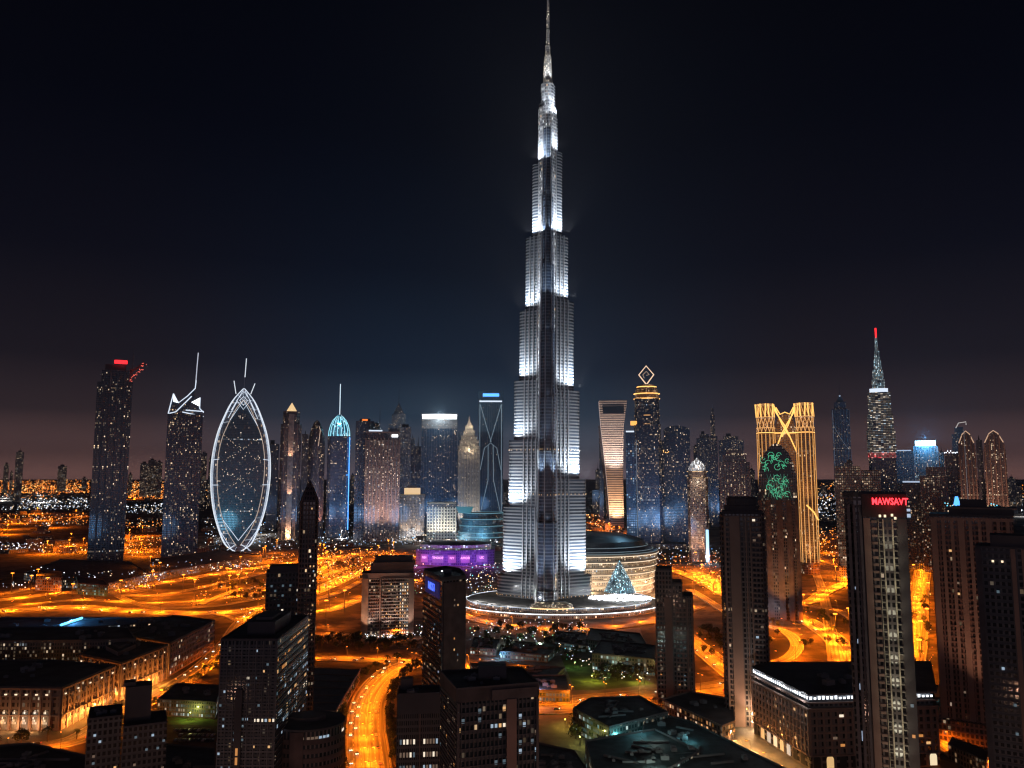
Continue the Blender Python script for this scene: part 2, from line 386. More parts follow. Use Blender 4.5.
# cross road and the curved road running toward the bottom edge
P8 = road([(290, 637), (330, 634), (372, 637), (420, 640)], 10, 'side street at the foot of the ribbed slab', 2)
NL += lamps(P8, 40, 7, 'sodium lamp on the side street by the palm grove', 'sodium lamps by the palm grove', power=180000, h=9)
P9 = road([(280, 660), (330, 659), (380, 661), (440, 664), (520, 680)], 17, 'cross street meeting the curved road', 4)
NL += lamps(P9, 30, 9.5, 'sodium lamp on the cross street', 'sodium lamps on the cross street', power=180000, h=10)
P10 = road([(414, 664), (392, 672), (372, 694), (366, 722), (368, 755), (372, 800)], 26, 'curved four-lane road with queues of cars', 6)
NL += lamps(P10, 24, 0, 'sodium lamp on the curved road with queueing cars', 'sodium lamps of the curved road', both=True, h=10, arm=2.5, power=150000)
# boulevard behind the near glass block
P11 = road([(470, 697), (540, 706), (600, 702), (660, 697), (710, 691), (770, 681)], 42, 'broad boulevard behind the low dark roofs', 6)
NL += lamps(P11, 28, 0, 'double-armed sodium lamp on the broad boulevard', 'sodium lamps on the boulevard', both=True, h=14, arm=2.5, power=180000)
P12 = road([(664, 618), (690, 640), (715, 660), (745, 684), (790, 712)], 22, 'diagonal road passing between the two slim towers', 4)
NL += lamps(P12, 30, 0, 'sodium lamp on the diagonal road between slim towers', 'sodium lamps on the diagonal road', both=True, h=11, arm=2.5, power=225000)
P13 = road([(668, 704), (700, 726), (735, 748), (790, 790)], 8, 'narrow lane by the podium shops', 2)
NL += lamps(P13, 22, 6, 'small warm lamp on the lane by the podium shops', 'warm lamps by the podium shops', power=36000, h=7, col=(1, .5, .15))
# roads round the foot of the supertall tower
P14 = road([(430, 600), (470, 618), (520, 628), (590, 630), (660, 620), (700, 606)], 16, 'ring road in front of the supertall tower', 4)
NL += lamps(P14, 45, 10, 'sodium lamp on the ring road before the supertall tower', 'sodium lamps of the ring road', power=225000, h=10)
# right side interchange
P15 = road([(660, 566), (700, 580), (726, 594), (760, 606), (800, 618), (835, 640), (850, 672)], 24, 'expressway curving between the pointed towers', 6)
NL += lamps(P15, 42, 0, 'double-armed sodium lamp on the curving expressway', 'sodium lamps on the curving expressway', both=True, arm=3, power=510000)
P16 = road([(760, 625), (785, 632), (797, 645), (785, 660), (740, 668)], 12, 'tight loop ramp by the pointed tower', 3)
NL += lamps(P16, 30, 7, 'sodium lamp on the tight loop ramp', 'sodium lamps of the loop ramp', power=270000)
P17 = road([(930, 560), (880, 572), (830, 590), (806, 603), (760, 600), (690, 570)], 20, 'expressway behind the pointed tower', 4)
NL += lamps(P17, 48, 0, 'double-armed sodium lamp behind the pointed tower', 'sodium lamps behind the pointed tower', both=True, arm=3, power=510000)
P18 = road([(900, 690), (912, 650), (918, 600), (922, 560), (915, 530)], 26, 'straight road running off between the big towers', 6)
NL += lamps(P18, 38, 0, 'sodium lamp on the straight road between the big towers', 'sodium lamps on the straight road', both=True, arm=3, power=330000)
P19 = road([(900, 722), (940, 745), (985, 775), (1040, 810)], 12, 'bright lane under the large brown tower', 3)
NL += lamps(P19, 16, 7, 'sodium lamp on the bright lane under the brown tower', 'sodium lamps under the brown tower', h=8, power=90000)
P20 = road([(810, 560), (822, 590), (832, 640), (838, 690)], 12, 'side road curving down past the pointed tower', 3)

for pts_, w_, lb_ in (([(0, 595), (40, 588), (90, 584), (150, 577), (200, 568), (250, 560), (290, 556)], 11, 'outer ramp skirting the far carriageway'),
    ([(100, 594), (150, 596), (190, 590), (225, 582), (262, 574), (300, 566), (350, 556)], 11, 'middle ramp crossing the interchange'),
    ([(200, 605), (232, 592), (255, 588), (285, 592), (300, 600), (285, 609)], 9, 'loop ramp inside the planted interchange'),
    ([(318, 572), (335, 562), (362, 556), (400, 553)], 10, 'short ramp in the dotted orange field'), ([(316, 600), (340, 592), (366, 580), (400, 572)], 11, 'inner ramp beside the ribbed slab'),
    ([(804, 548), (818, 560), (850, 566), (900, 562)], 10, 'ramp behind the gold twin tower'), ([(770, 612), (800, 606), (840, 612), (862, 628)], 10, 'ramp circling the pointed tower'), ([(690, 590), (710, 602), (740, 622), (770, 640)], 11, 'ramp beside the diagonal road')):
    Pq = road(pts_, w_, lb_, 2)
    NL += lamps(Pq, 60, 6.5, 'sodium lamp on the ' + lb_, 'sodium lamps of the ' + lb_, power=100e3)
# ---- high masts lighting far districts
MAST = []
def mast_field(x0, y0, x1, y1, n, label, group, col=SOD, power=1.5e+06, h=28, emat=None):
    if col is SOD: power *= 1.7
    key = ('m', col, power, h)
    for k in range(n):
        px = random.uniform(x0, x1); py = y0 + (y1 - y0) * (k + random.random()) / n
        x, y = G(px, py)
        if key not in PROT:
            e = thing('high_mast_lamp', label, 'lamp mast', (x, y, 0), 0, group)
            m = MB(); m.tube([(0, 0, 0), (0, 0, h)], .35, 6, r2=.2); m.build('pole', DSTEEL, e)
            m = MB(); m.prism(ell(2.2, 2.2, 8), h, h + .8, 0, 0, True); m.build('lamp_head', emat or E_ORANGE, e)
            light('AREA', (0, -2.8, h - .5), power / 7.5, col, e, size=(2., 2.)); PROT[key] = e
        else: copy_tree(PROT[key], (x, y, 0), 0, label, group)
mast_field(0, 512, 82, 535, 7, 'tall sodium mast in the lit district behind the dark plain', 'sodium masts beyond the plain', power=4.5e+06)
mast_field(40, 545, 84, 557, 4, 'tall sodium mast near the red-topped tower', 'sodium masts near the red-topped tower', power=2.7e+06)
mast_field(122, 536, 160, 557, 6, 'tall sodium mast between the two dark glass towers', 'sodium masts between dark glass towers', power=2.7e+06)
mast_field(240, 552, 320, 575, 9, 'tall sodium mast at the foot of the oval tower', 'sodium masts by the oval tower', power=1.14e+06)
mast_field(318, 552, 395, 580, 12, 'tall sodium mast in the dotted orange field', 'sodium masts in the orange field', power=990000)
mast_field(210, 584, 300, 600, 6, 'tall sodium mast in the planted interchange', 'sodium masts in the interchange', power=660000)
mast_field(140, 592, 210, 603, 3, 'tall sodium mast beside the dark traffic island', 'sodium masts by the traffic island', power=660000)
mast_field(0, 588, 125, 606, 6, 'tall sodium mast on the open ground before the expressway', 'sodium masts before the expressway', power=300e3)
mast_field(125, 572, 262, 598, 7, 'tall sodium mast between the two expressway carriageways', 'sodium masts between carriageways', power=300e3)
mast_field(318, 585, 362, 628, 5, 'tall sodium mast by the bend at the ribbed slab', 'sodium masts at the bend', power=200e3)
mast_field(590, 522, 622, 545, 5, 'tall sodium mast behind the banded arena', 'sodium masts behind the arena', power=2.7e+06)
mast_field(690, 560, 724, 600, 7, 'tall sodium mast in the orange field near the domed tower', 'sodium masts near the domed tower', power=990000)
mast_field(805, 530, 845, 585, 9, 'tall sodium mast beyond the gold twin tower', 'sodium masts beyond the gold tower', power=1.5e+06)
mast_field(905, 570, 932, 680, 6, 'tall sodium mast beside the straight road', 'sodium masts by the straight road', power=480000)
mast_field(800, 610, 850, 650, 3, 'tall sodium mast inside the curving expressway', 'sodium masts in the curving expressway', power=480000)
mast_field(0, 490, 85, 505, 5, 'white floodlight mast on the far railway yards', 'white masts on the far yards', col=WHT, power=4e6, emat=E_WHITE)
mast_field(120, 488, 165, 500, 4, 'sodium mast by the horizon suburbs', 'sodium masts by the horizon suburbs', power=1.5e+07)
mast_field(1005, 500, 1024, 520, 2, 'white mast beyond the pointed twin tower', 'white masts beyond the twin tower', col=WHT, power=1e6, emat=E_WHITE)
mast_field(230, 530, 300, 545, 3, 'white mast on the terraces behind the oval tower', 'white masts behind the oval tower', col=WHT, power=6e5, emat=E_WHITE)
mast_field(320, 536, 480, 545, 6, 'white mast on the terraces below the beige towers', 'white masts below the beige towers', col=WHT, power=6e5, emat=E_WHITE)

# ---- uncountable small city lights, each a small lamp at street or roof height
def dots(name, label, regions, mats, weights, zb=0.):
    mb = MB()
    for (x0, y0, x1, y1, n, zh) in regions:
        for k in range(n):
            px, py = random.uniform(x0, x1), random.uniform(y0, y1)
            z = random.uniform(2, zh); x, y = G(px, py, 0)
            r = (.34 + .45 * random.random() ** 2) * y / F
            mb.octa(x, y, z + r, r, random.choices(range(len(mats)), weights)[0])
    return stuff(mb.build(name, mats), label, 'city lights')
O1 = emit('sodium_far', (1, .27, .03), 2.2); O2 = emit('sodium_dim', (1, .24, .05), .7); O3 = emit('amber', (1, .5, .16), 3.)
W1 = emit('far_white', (.85, .9, 1), 2.6); W2 = emit('far_white_dim', (.6, .75, 1), .7); W3 = emit('far_warm', (1, .75, .5), 1.4)
dots('suburb_lamp_dots', 'tiny orange lamps of the suburbs along the horizon', [
    (-10, 481, 90, 494, 1100, 8), (118, 482, 165, 500, 560, 8), (-10, 494, 60, 500, 50, 6), (196, 482, 212, 500, 50, 8), (1004, 486, 1040, 500, 60, 8), (818, 482, 840, 500, 60, 8)], [O1, O2, O3], [5, 4, 2])
dots('yard_lamp_dots', 'tiny white lamps of the yards and depots', [
    (20, 499, 88, 509, 170, 8), (0, 506, 90, 511, 90, 6), (124, 505, 165, 515, 110, 8), (0, 545, 42, 553, 70, 8), (30, 516, 70, 528, 20, 8), (818, 494, 838, 522, 110, 8), (1004, 494, 1040, 506, 60, 6), (904, 510, 935, 540, 50, 9)], [W1, W2, W3], [3, 5, 3])
dots('district_lamp_dots', 'crowded orange lamps over the lit districts', [
    (-10, 515, 88, 526, 240, 8), (40, 546, 88, 556, 90, 8), (120, 520, 165, 530, 70, 8), (122, 538, 165, 557, 160, 8), (236, 555, 320, 575, 170, 8), (316, 552, 396, 582, 330, 8),
    (586, 515, 624, 548, 260, 8), (700, 556, 726, 592, 120, 8), (804, 530, 850, 560, 200, 8), (905, 540, 935, 680, 90, 8), (200, 585, 310, 604, 70, 8), (640, 556, 720, 568, 60, 8)], [O1, O2, O3, W3], [5, 5, 2, 1])
dots('terrace_lamp_dots', 'small white and blue lamps on the terraces below the towers', [
    (205, 520, 300, 552, 260, 9), (318, 520, 400, 550, 170, 9), (395, 536, 500, 546, 160, 9), (456, 520, 503, 545, 90, 9), (655, 545, 760, 566, 120, 9), (560, 600, 600, 612, 40, 4)], [W1, W2, W3, emit('far_blue', (.15, .5, 1), 1.5)], [3, 6, 3, 2])
dots('promenade_lamp_dots', 'white lamps strung along the podium edge before the dark towers', [
    (26, 574, 60, 582, 40, 13), (60, 579, 110, 586, 90, 13), (110, 577, 165, 584, 90, 13), (150, 566, 250, 575, 120, 13), (75, 586, 150, 592, 40, 5), (0, 585, 30, 591, 16, 6)], [W1, W2, W3], [4, 4, 4])
dots('plaza_lamp_dots', 'coloured lamps scattered over the plaza gardens', [
    (468, 624, 590, 640, 130, 6), (470, 640, 575, 656, 90, 6), (560, 640, 600, 670, 50, 5), (592, 662, 655, 684, 90, 5), (466, 566, 500, 600, 130, 6), (400, 566, 424, 600, 40, 6), (390, 628, 425, 640, 60, 5), ], [W1, W2, W3, E_GREEN, E_CYAN, O3], [3, 6, 5, 1, 1, 1.5])

dots('podium_lamp_dots', 'warm and white lamps crowding the terrace at the foot of the supertall tower', [(488, 606, 600, 617, 420, 5), (470, 598, 500, 612, 80, 4), (592, 600, 650, 616, 160, 4)], [W1, W3, O3, W2], [4, 6, 2, 3], 10.)
# ---- far low houses, one mass
mb = MB()
for k in range(1500):
    y = random.uniform(1800, 9000) ** 1.0; x = random.uniform(-.72, .72) * y
    w_, d_, h_ = random.uniform(12, 45), random.uniform(12, 40), random.uniform(4, 14)
    mb.obox(x, y, w_, d_, 0, h_, random.choice((.2, .7, 1.2)) + random.uniform(-.1, .1))
FARH = facade('far_house_wall', (.16, .12, .09), (.03, .03, .03), 3.5, 5, .12, .8, 2., seed=3)
stuff(mb.build('far_low_housing', [FARH]), 'dense mass of low houses out to the horizon', 'houses')
# ================================================================= THE SUPERTALL TOWER
YB = 1085.
def XB(px, py): return A(px, py, YB)[0]
def supertall():
    x0 = A(545.3, 600, YB)[0]; e = thing('supertall_tower', 'tallest silver stepped tower with white uplights and a needle spire', 'skyscraper', (x0, YB, 0))
    k = 1.0
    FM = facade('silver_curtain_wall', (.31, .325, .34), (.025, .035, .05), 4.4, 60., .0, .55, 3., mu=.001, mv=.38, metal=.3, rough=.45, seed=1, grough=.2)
    FM2 = facade('silver_core_wall', (.45, .48, .52), (.02, .025, .04), 4.6, 2.2, .5, .1, 1.6, mu=.2, mv=.3, metal=.35, rough=.4, coolc=(.85, .92, 1), seed=2, grough=.2)
    def ext(px, cx, py): return abs(A(px, py, YB)[0] - A(cx, py, YB)[0])
    Lt = [(496.6, 577), (503, 508), (509, 440), (514.3, 380), (519.8, 310), (525.9, 237), (532.5, 164), (539, 103)]
    Rt = [(594, 577), (587.4, 479), (580.6, 390), (574.5, 300), (568.8, 236), (562.6, 152), (558, 117), (555.4, 85)]
    Ft = [(44, 585), (38, 520), (33, 452), (28, 400), (23, 335), (18, 268), (13, 200), (9, 132)]
    def cxp(py): return 545.3 + (548 - 545.3) * (600 - py) / 600
    FM3 = facade('silver_wall_dimmed', (.11, .14, .18), (.02, .03, .05), 4.4, 60., .0, .55, 3., mu=.001, mv=.3, metal=.3, rough=.45, seed=1, grough=.2)  # same silver wall, painted darker to stand for the unlit front wing
    fin = MB(); lit = MB(); spots = []
    for wi, (T, ang) in enumerate(((Lt, R(150)), (Rt, R(30)), (Ft, R(-90)))):
        mb = MB(); z0 = 0.
        ca, sa = math.cos(ang), math.sin(ang)
        for i, (px, py) in enumerate(T):
            z1 = ZT(py, YB)
            hw = 13.5 - i * 1.05
            if wi < 2: E_ = ext(px, cxp(py), py); Lc = max((E_ - hw) / abs(ca), 1.5)
            else: Lc = px * 1.356 / 1.05 - hw * .55 if False else px * 1.15
            poly = [(0, hw), (0, -hw)]
            nose = [(Lc + hw * math.cos(t), hw * math.sin(t)) for t in [-PI / 2 + PI * q / 10 for q in range(11)]]
            poly = [(0, -hw)] + nose + [(0, hw)]
            pw = [(x * ca - y * sa, x * sa + y * ca) for x, y in poly]
            mb.prism(pw, z0, z1, 0, 1, u0=wi * 400)
            # steel fins on flanks and nose
            fp = [(s_ * -1 * 0 + xx, s_ * hw) for s_ in (-1, 1) for xx in [q for q in [3 + 6.2 * j for j in range(7)] if q < min(Lc - 1, 34 if wi < 2 else 99)]] + (nose[1:-1:3] if wi == 2 else [])
            for (fx, fy) in fp:
                nrm = math.atan2(fy, fx - Lc) if fx > Lc - 1 else (PI / 2 if fy > 0 else -PI / 2)
                cx_, cy_ = fx + .5 * math.cos(nrm), fy + .5 * math.sin(nrm)
                fin.obox(cx_ * ca - cy_ * sa, cx_ * sa + cy_ * ca, 1.7, .8 if fx > Lc - 1 else 1.3, z0, z1 + 1.5, ang + nrm)
            # light ledge ring on top of this tier at the nose
            spots.append((wi, ang, Lc, hw, z0, z1, i))
            z0 = z1
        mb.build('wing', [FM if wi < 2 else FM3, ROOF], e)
    # glowing mechanical floors
    for py in (450, 494, 597):
        z = ZT(py, YB)
        for wi, (T, ang) in enumerate(((Lt, R(150)), (Rt, R(30)), (Ft, R(-90)))):
            for s_ in spots:
                if s_[0] == wi and s_[4] <= z <= s_[5]:
                    _, a, Lc, hw, *_r = s_; ca, sa = math.cos(a), math.sin(a)
                    for j in range(14):
                        for sg in (-1, 1):
                            xx = 3 + 6.5 * j + 3.2
                            if xx < Lc:
                                yy = sg * (hw + .5); lit.octa(xx * ca - yy * sa, xx * sa + yy * ca, z, .75)
                    for j in range(9):
                        t = -PI / 2 + PI * (j + .5) / 9; xx, yy = Lc + (hw + .5) * math.cos(t), (hw + .5) * math.sin(t)
                        lit.octa(xx * ca - yy * sa, xx * sa + yy * ca, z, .7)
    tag(fin.build('fin_cladding', STEEL, e), 'vertical steel fins on every wing')
    o = lit.build('floor_lamp', E_WARM2, e); o['kind'] = 'stuff'
    # hexagonal core with top drum stages
    zc = ZT(70, YB)
    mb = MB(); mb.prism(ell(13, 13, 12), 0, ZT(110, YB), 0, 1); mb.prism(ell(9.5, 9.5, 12), ZT(110, YB), ZT(85, YB), 0, 1); mb.build('core', [FM2, ROOF], e)
    dx = 1.5
    mb = MB()
    st = [(85, 6.6), (72, 6.2), (57, 5.), (56.9, 3.8), (46, 3.3), (45.9, 2.6), (22, 2.1), (0, 1.6), (-16, 1.)]
    mb.loft([at(ell(r, r, 10), ZT(y, YB)) for y, r in st], 0, 1)
    SP = facade('lit_spire', (.6, .6, .58), (.2, .2, .2), 3.2, 1.6, .8, .8, 1.8, mu=.15, mv=.25, rough=.4, seed=5, warmc=(1, .85, .65), coolc=(.8, .9, 1))
    mb.build('spire', [SP, STEEL], e)
    for zz in (58, 46, 30, 14):
        m = MB(); r_ = 4.2 if zz > 50 else 2.6; m.prism(ell(r_, r_, 10), ZT(zz, YB), ZT(zz, YB) + 1.6, 0, 0, True); m.build('spire_collar', DSTEEL, e)
    # floodlights standing on the setbacks: nose of every tier, pointing up the wall above
    n = 0
    for idx, (wi, a, Lc, hw, z0, z1, i) in enumerate(spots):
        if i == 0: 
            outer = Lc + 26
        else:
            outer = spots[idx - 1][2] + spots[idx - 1][3]
        gap = max(min(outer - (Lc + hw), 14), 4.)
        ca, sa = math.cos(a), math.sin(a); hgt = z1 - z0
        pw = 26e3 * (hgt / 80) ** 1.6 * (2.2 if wi < 2 else .06)
        if wi < 2 and i in (0,): pw *= .25
        sg = 1 if wi == 0 else -1
        for (lx, ly, f_) in (((Lc + hw * .7, sg * (hw + 15), 1.), (Lc - 5, sg * (hw + 17), .35), (Lc - 20, sg * (hw + 17), .12)) if wi < 2 else ((Lc + hw + gap * .8, 0, .12),)):
            light('SPOT', (lx * ca - ly * sa, lx * sa + ly * ca, z0 + 1.6), pw * (7 if i < 3 else 4.2) * f_, WHT, e, ((Lc * .97 if wi < 2 else Lc) * ca - (sg * hw * .9 if wi < 2 else 0) * sa, (Lc * .97 if wi < 2 else Lc) * sa + (sg * hw * .9 if wi < 2 else 0) * ca, z0 + hgt * .55), cone=120, r=.5, name='floodlight'); n += 1
    # spire floods and core floods
    for s_ in (-1, 1):
        light('SPOT', (s_ * 9, -14, ZT(110, YB)), 60e3, WHT, e, (s_ * 1, 0, ZT(75, YB)), cone=50, name='floodlight')
        light('SPOT', (s_ * 8, -12, ZT(88, YB)), 90e3, WHT, e, (0, 0, ZT(45, YB)), cone=40, name='floodlight')
        light('SPOT', (s_ * 26, -92, 10), 420e3, (.75, .85, 1), e, (s_ * 18, -10, 130), cone=45, name='floodlight')
        light('SPOT', (s_ * 60, -70, 10), 200e3, (.8, .9, 1), e, (s_ * 30, 0, 180), cone=55, name='floodlight')
        light('SPOT', (s_ * 14, -60, 160), 330e3, (.8, .9, 1), e, (s_ * 8, 0, 330), cone=50, name='floodlight')
        light('SPOT', (s_ * 9, -40, 400), 110e3, (.75, .85, 1), e, (s_ * 4, 0, 560), cone=50, name='floodlight')
    e.rotation_euler.y = .0092; return e, x0
BURJ, XBJ = supertall()

# round podium of the tower: low ring building with bright edge
e = thing('ring_podium', 'low round podium with white-lit rims under the supertall tower', 'podium', (XBJ + 18, YB + 4, 0))
PODF = facade('podium_glass', (.35, .36, .36), (.05, .06, .07), 3.4, 2.4, .55, .55, 2.2, seed=8, mv=.3)
mb = MB(); mb.prism(ell(136, 100, 56), 0, 5.5, 0, 1); mb.build('lower_storey', [PODF, PAVE], e)
mb = MB(); mb.prism(ell(122, 88, 56), 5.5, 10, 0, 1); mb.build('upper_storey', [PODF, PAVE], e)
mb = MB(); mb.tube(at(ell(136.6, 100.6, 56), 5.6), .35, 4, closed=True); mb.build('rim_light_edging', E_WHITE, e)
mb = MB(); mb.tube(at(ell(122.6, 88.6, 56), 10.3), .3, 4, closed=True); mb.build('rim_light_edging', E_WHITE2, e)
for k in range(9):
    a = R(200 + 140 * k / 8); light('POINT', (114 * math.cos(a), 82 * math.sin(a), 16), 9e3, WHT, e)
# entrance pavilion with bright lamps
e = thing('entrance_pavilion', 'bright low entrance pavilion at the foot of the supertall tower', 'pavilion', (XBJ + 5, YB - 78, 10))
mb = MB(); mb.loft([at(ell(26, 9, 20), 0), at(ell(25, 8.5, 20), 5), at(ell(16, 5, 20), 8.5)], 0, 1); mb.build('canopy_shell', [facade('pavilion_glass', (.6, .6, .55), (.1, .1, .1), 1.6, 1.5, .6, .8, 2.4, seed=4, warmc=(1, .8, .5)), STEEL], e)
mb = MB(); mb.tube(at(ell(26.5, 9.5, 24), .6), .4, 4, closed=True); mb.build('rim_light_edging', E_WARM, e)

# lit tree-shaped cone
xt, yt = G(620, 600, 8); e = thing('light_tree', 'cone-shaped tree of blue lights above a white-lit base before the arena', 'light tree', (xt, yt, 10))
mb = MB(); mb.loft([at(ell(21, 21, 16), 9), at(ell(13, 13, 16), 26), at(ell(6, 6, 16), 39), at(ell(.6, .6, 16), 50)], 0, 0)
mb.build('cone_lattice', facade('cone_lights', (.1, .2, .25), (.02, .05, .08), 1.7, 1.6, .9, .0, 5., seed=9, coolc=(.35, .8, 1)), e)
mb = MB(); mb.prism(ell(3, 3, 10), 0, 9, 0, 0); mb.build('stem', STEEL, e)
mb = MB()
for k in range(520):
    a = random.random() * 2 * PI; r_ = 42 * math.sqrt(random.random()); mb.octa(r_ * math.cos(a), r_ * .6 * math.sin(a), .9 + max(0, 7 - r_ * .25) * random.random(), random.uniform(.7, 1.4))
mb.build('base_lamp', E_WHITE, e)['kind'] = 'stuff'
light('POINT', (0, -8, 14), 30e3, WHT, e)

# banded arena behind
xa, ya = G(588, 606); ya = 1245
e = thing('banded_arena', 'round beige banded arena with a dark domed roof', 'arena', (A(583, 560, ya)[0], ya, 0))
ARF = facade('arena_glass', (.5, .43, .34), (.05, .045, .04), 3., 2.6, .6, .8, 2.6, seed=6, mv=.3, warmc=(1, .72, .42))
rx = A(655, 575, ya)[0] - A(583, 575, ya)[0]; ry = 95
zw = ZT(556, ya - ry) ; z = 0; k = 0
while z < zw - 5:
    g_ = 1 + .02 * k; 
    mb = MB(); mb.prism(ell(rx * (.95 + .012 * k), ry * (.95 + .012 * k), 44), z, z + 6, 0, 1); mb.build('storey', [ARF, BEIGE], e)
    mb = MB(); mb.prism(ell(rx * (.965 + .012 * k), ry * (.965 + .012 * k), 44), z + 6, z + 8.6, 0, 0, True); mb.build('storey_band', BEIGE, e); mb = MB(); mb.tube(at(ell(rx * (.97 + .012 * k), ry * (.97 + .012 * k), 44), z + 5.6), .5, 4, closed=True); mb.build('band_light_edging', emit('arena_band', (1, .78, .55), 1.1), e)
    z += 8.6; k += 1
SAIL = pbr('dark_sail_roof', (.07, .10, .13), .4, .3, var=.3, scale=.03)
zs = ZT(532, ya) - z; mb = MB()
for q, (fr, zz) in enumerate(((1.0, 0), (.99, .10), (.93, .11), (.92, .3), (.86, .31), (.82, .6), (.6, .88), (.3, 1.0))): 
    if q == 0: rings = []
    rings.append(at(ell(rx * 1.02 * fr, ry * 1.02 * fr, 44), z + zs * zz))
mb.loft(rings, 0, 0); mb.build('roof', SAIL, e)
for fr, zz_ in ((1.0, .02), (.94, .11), (.87, .31)): mb = MB(); mb.tube(at(ell(rx * 1.03 * fr, ry * 1.03 * fr, 44), z + zs * zz_), .45, 4, closed=True); mb.build('roof_edging', emit('roof_edge_glow', (.45, .6, .65), .35), e)
for kk in range(7):
    a = R(205 + 130 * kk / 6); light('POINT', ((rx + 14) * math.cos(a), (ry + 14) * math.sin(a), 14), 36e3, WRM, e)
light('POINT', (-rx * .5, -ry * .7, z + zs * 1.3), 26e3, (.5, .85, 1), e); light('POINT', (rx * .5, -ry * .6, z + zs * 1.3), 26e3, (.5, .85, 1), e)

# ================================================================= TOWERS BEHIND
def frame(px0, px1, py, Y, dr=.8):
    a, b = A(px0, py, Y)[0], A(px1, py, Y)[0]; return (a + b) / 2, b - a, (b - a) * dr
def tower(name, label, px0, px1, pyref, Y, dr=.8, cat='skyscraper', group=None, rz=0):
    cx, w, d = frame(px0, px1, pyref, Y, dr)
    az = math.atan2(cx, Y); w *= math.cos(az); d *= math.cos(az)     # its front faces the viewpoint
    e = thing(name, label, cat, (cx + math.sin(az) * d / 2, Y + math.cos(az) * d / 2, 0), -az, group); 
    if Y > 1550 and px0 < 720 and Y < 3500: light('SPOT', (-30, -d / 2 - 160, 60), 170e3 if px0 > 300 else 60e3, (.25, .52, 1), e, (0, -d / 2, 150), cone=110, r=25, spec=0., name='floodlight')  # added blue fill, no actual fixture: gives the towers their hazy tint
    return e, w, d
def body(e, w, d, z0, z1, mats, poly=None, name='shaft'):
    mb = MB(); mb.prism(poly or rect(w, d), z0, z1, 0, 1); 
    if name == 'shaft' and poly is None and e.location.y > 1500 and w > 30:
        m = MB(); n = max(4, int(w / 8))
        for i in range(n + 1): x = -w / 2 + w * i / n; m.box(x - .55, x + .55, -d / 2 - .9, -d / 2 + .05, z0, z1)
        m.build('pier_cladding', pbr('mid_grey_pier', (.22, .22, .24), .6), e)
    return mb.build(name, mats if isinstance(mats, list) else [mats, ROOF], e)
def piers(e, w, d, z0, z1, n, pw, po, mat, name='pier_cladding', side=True):
    mb = MB()
    for i in range(n + 1):
        x = -w / 2 + w * i / n; mb.box(x - pw / 2, x + pw / 2, -d / 2 - po, -d / 2 + .1, z0, z1 + .6)
    if side:
        m_ = max(2, int(n * d / w))
        for i in range(1, m_ + 1):
            y = -d / 2 + d * i / m_
            for s_ in (-1, 1): mb.box(*sorted((s_ * (w / 2 - .1), s_ * (w / 2 + po))), y - pw / 2, y + pw / 2, z0, z1 + .6)
    return mb.build(name, mat, e)
def slabs(e, w, d, z0, z1, fh, th, out, mat, name='slab_cladding', poly=None):
    mb = MB(); z = z0
    while z < z1:
        if poly: mb.prism(sc(poly, 1 + 2 * out / w, 1 + 2 * out / d), z, z + th, 0, 0, True)
        else: mb.box(-w / 2 - out, w / 2 + out, -d / 2 - out, d / 2 + out, z, z + th)
        z += fh
    return mb.build(name, mat, e)
def spire(e, x, y, z0, z1, r, mat=STEEL, name='spire', r2=.2):
    mb = MB(); mb.loft([at(ell(r, r, 6, x, y), z0), at(ell(r2, r2, 6, x, y), z1)], 0, 0); return mb.build(name, mat, e)
def box_part(e, x0, x1, y0, y1, z0, z1, mat, name): mb = MB(); mb.box(x0, x1, y0, y1, z0, z1); return mb.build(name, mat, e)
def face_view(e, px_scale=True):
    az = math.atan2(e.location.x, e.location.y); e.rotation_euler.z = -az; e.scale.x = math.cos(az)
def flood(e, w, d, z, power, col=WHT, n=2, dist=22, aim=.5, cone=70, z0=4):
    for i in range(n):
        x = -w / 2 + w * (i + .5) / n; light('SPOT', (x, -d / 2 - dist, z0), power, col, e, (x, -d / 2, z0 + (z - z0) * aim), cone=cone, name='floodlight')

# --- T1 tower with red oval sign and crane
e, w, d = tower('dark_glass_tower', 'tall dark glass tower with a red oval sign and a rooftop crane', 98, 133, 372, 1620)
zt = ZT(364, 1620); F1 = facade('dark_tower_wall', (.13, .13, .14), (.015, .02, .03), 3.8, 2.6, .11, .6, 1.8, seed=11, mu=.18)
body(e, w * .78, d, 0, ZT(370, 1620), F1, name='central_shaft')
mb = MB(); mb.prism(rect(w * .2, d * .8, -w * .40, 0), 0, ZT(382, 1620), 0, 1); mb.build('side_shaft', [F1, ROOF], e)
mb = MB(); mb.prism(rect(w * .2, d * .8, w * .42, 0), 0, ZT(381, 1620), 0, 1); mb.build('side_shaft', [F1, ROOF], e)
for xx in (-.30, -.12, .08, .28):
    box_part(e, w * xx - 1.6, w * xx + 1.6, -d / 2 - 2.2, -d / 2 + .05, 0, ZT(373, 1620), GREYC, 'pier')
box_part(e, -w * .3, w * .3, -d * .3, d * .3, ZT(370, 1620), zt, DARKC, 'roof_plant')
mb = MB(); mb.prism(ell(w * .19, 3, 18), 0, 7, 0, 0, True); mb.build('oval_sign', E_RED, e, loc=(w * .14, -d * .3 - 3, ZT(363, 1620)))
mb = MB(); xc = w * .44; zc = ZT(380, 1620)
for dx in (-2, 2): mb.tube([(xc + dx, 0, zc), (xc + dx + 2, 0, zc + 28)], .6, 4)
for q in range(7): mb.tube([(xc - 2, 0, zc + 4 * q), (xc + 3, 0, zc + 4 * q + 4)], .35, 4)
mb.tube([(xc, 0, zc + 20), (xc + 26, 0, zc + 40)], .9, 4); mb.tube([(xc, 0, zc + 24), (xc + 25, 0, zc + 43)], .5, 4)
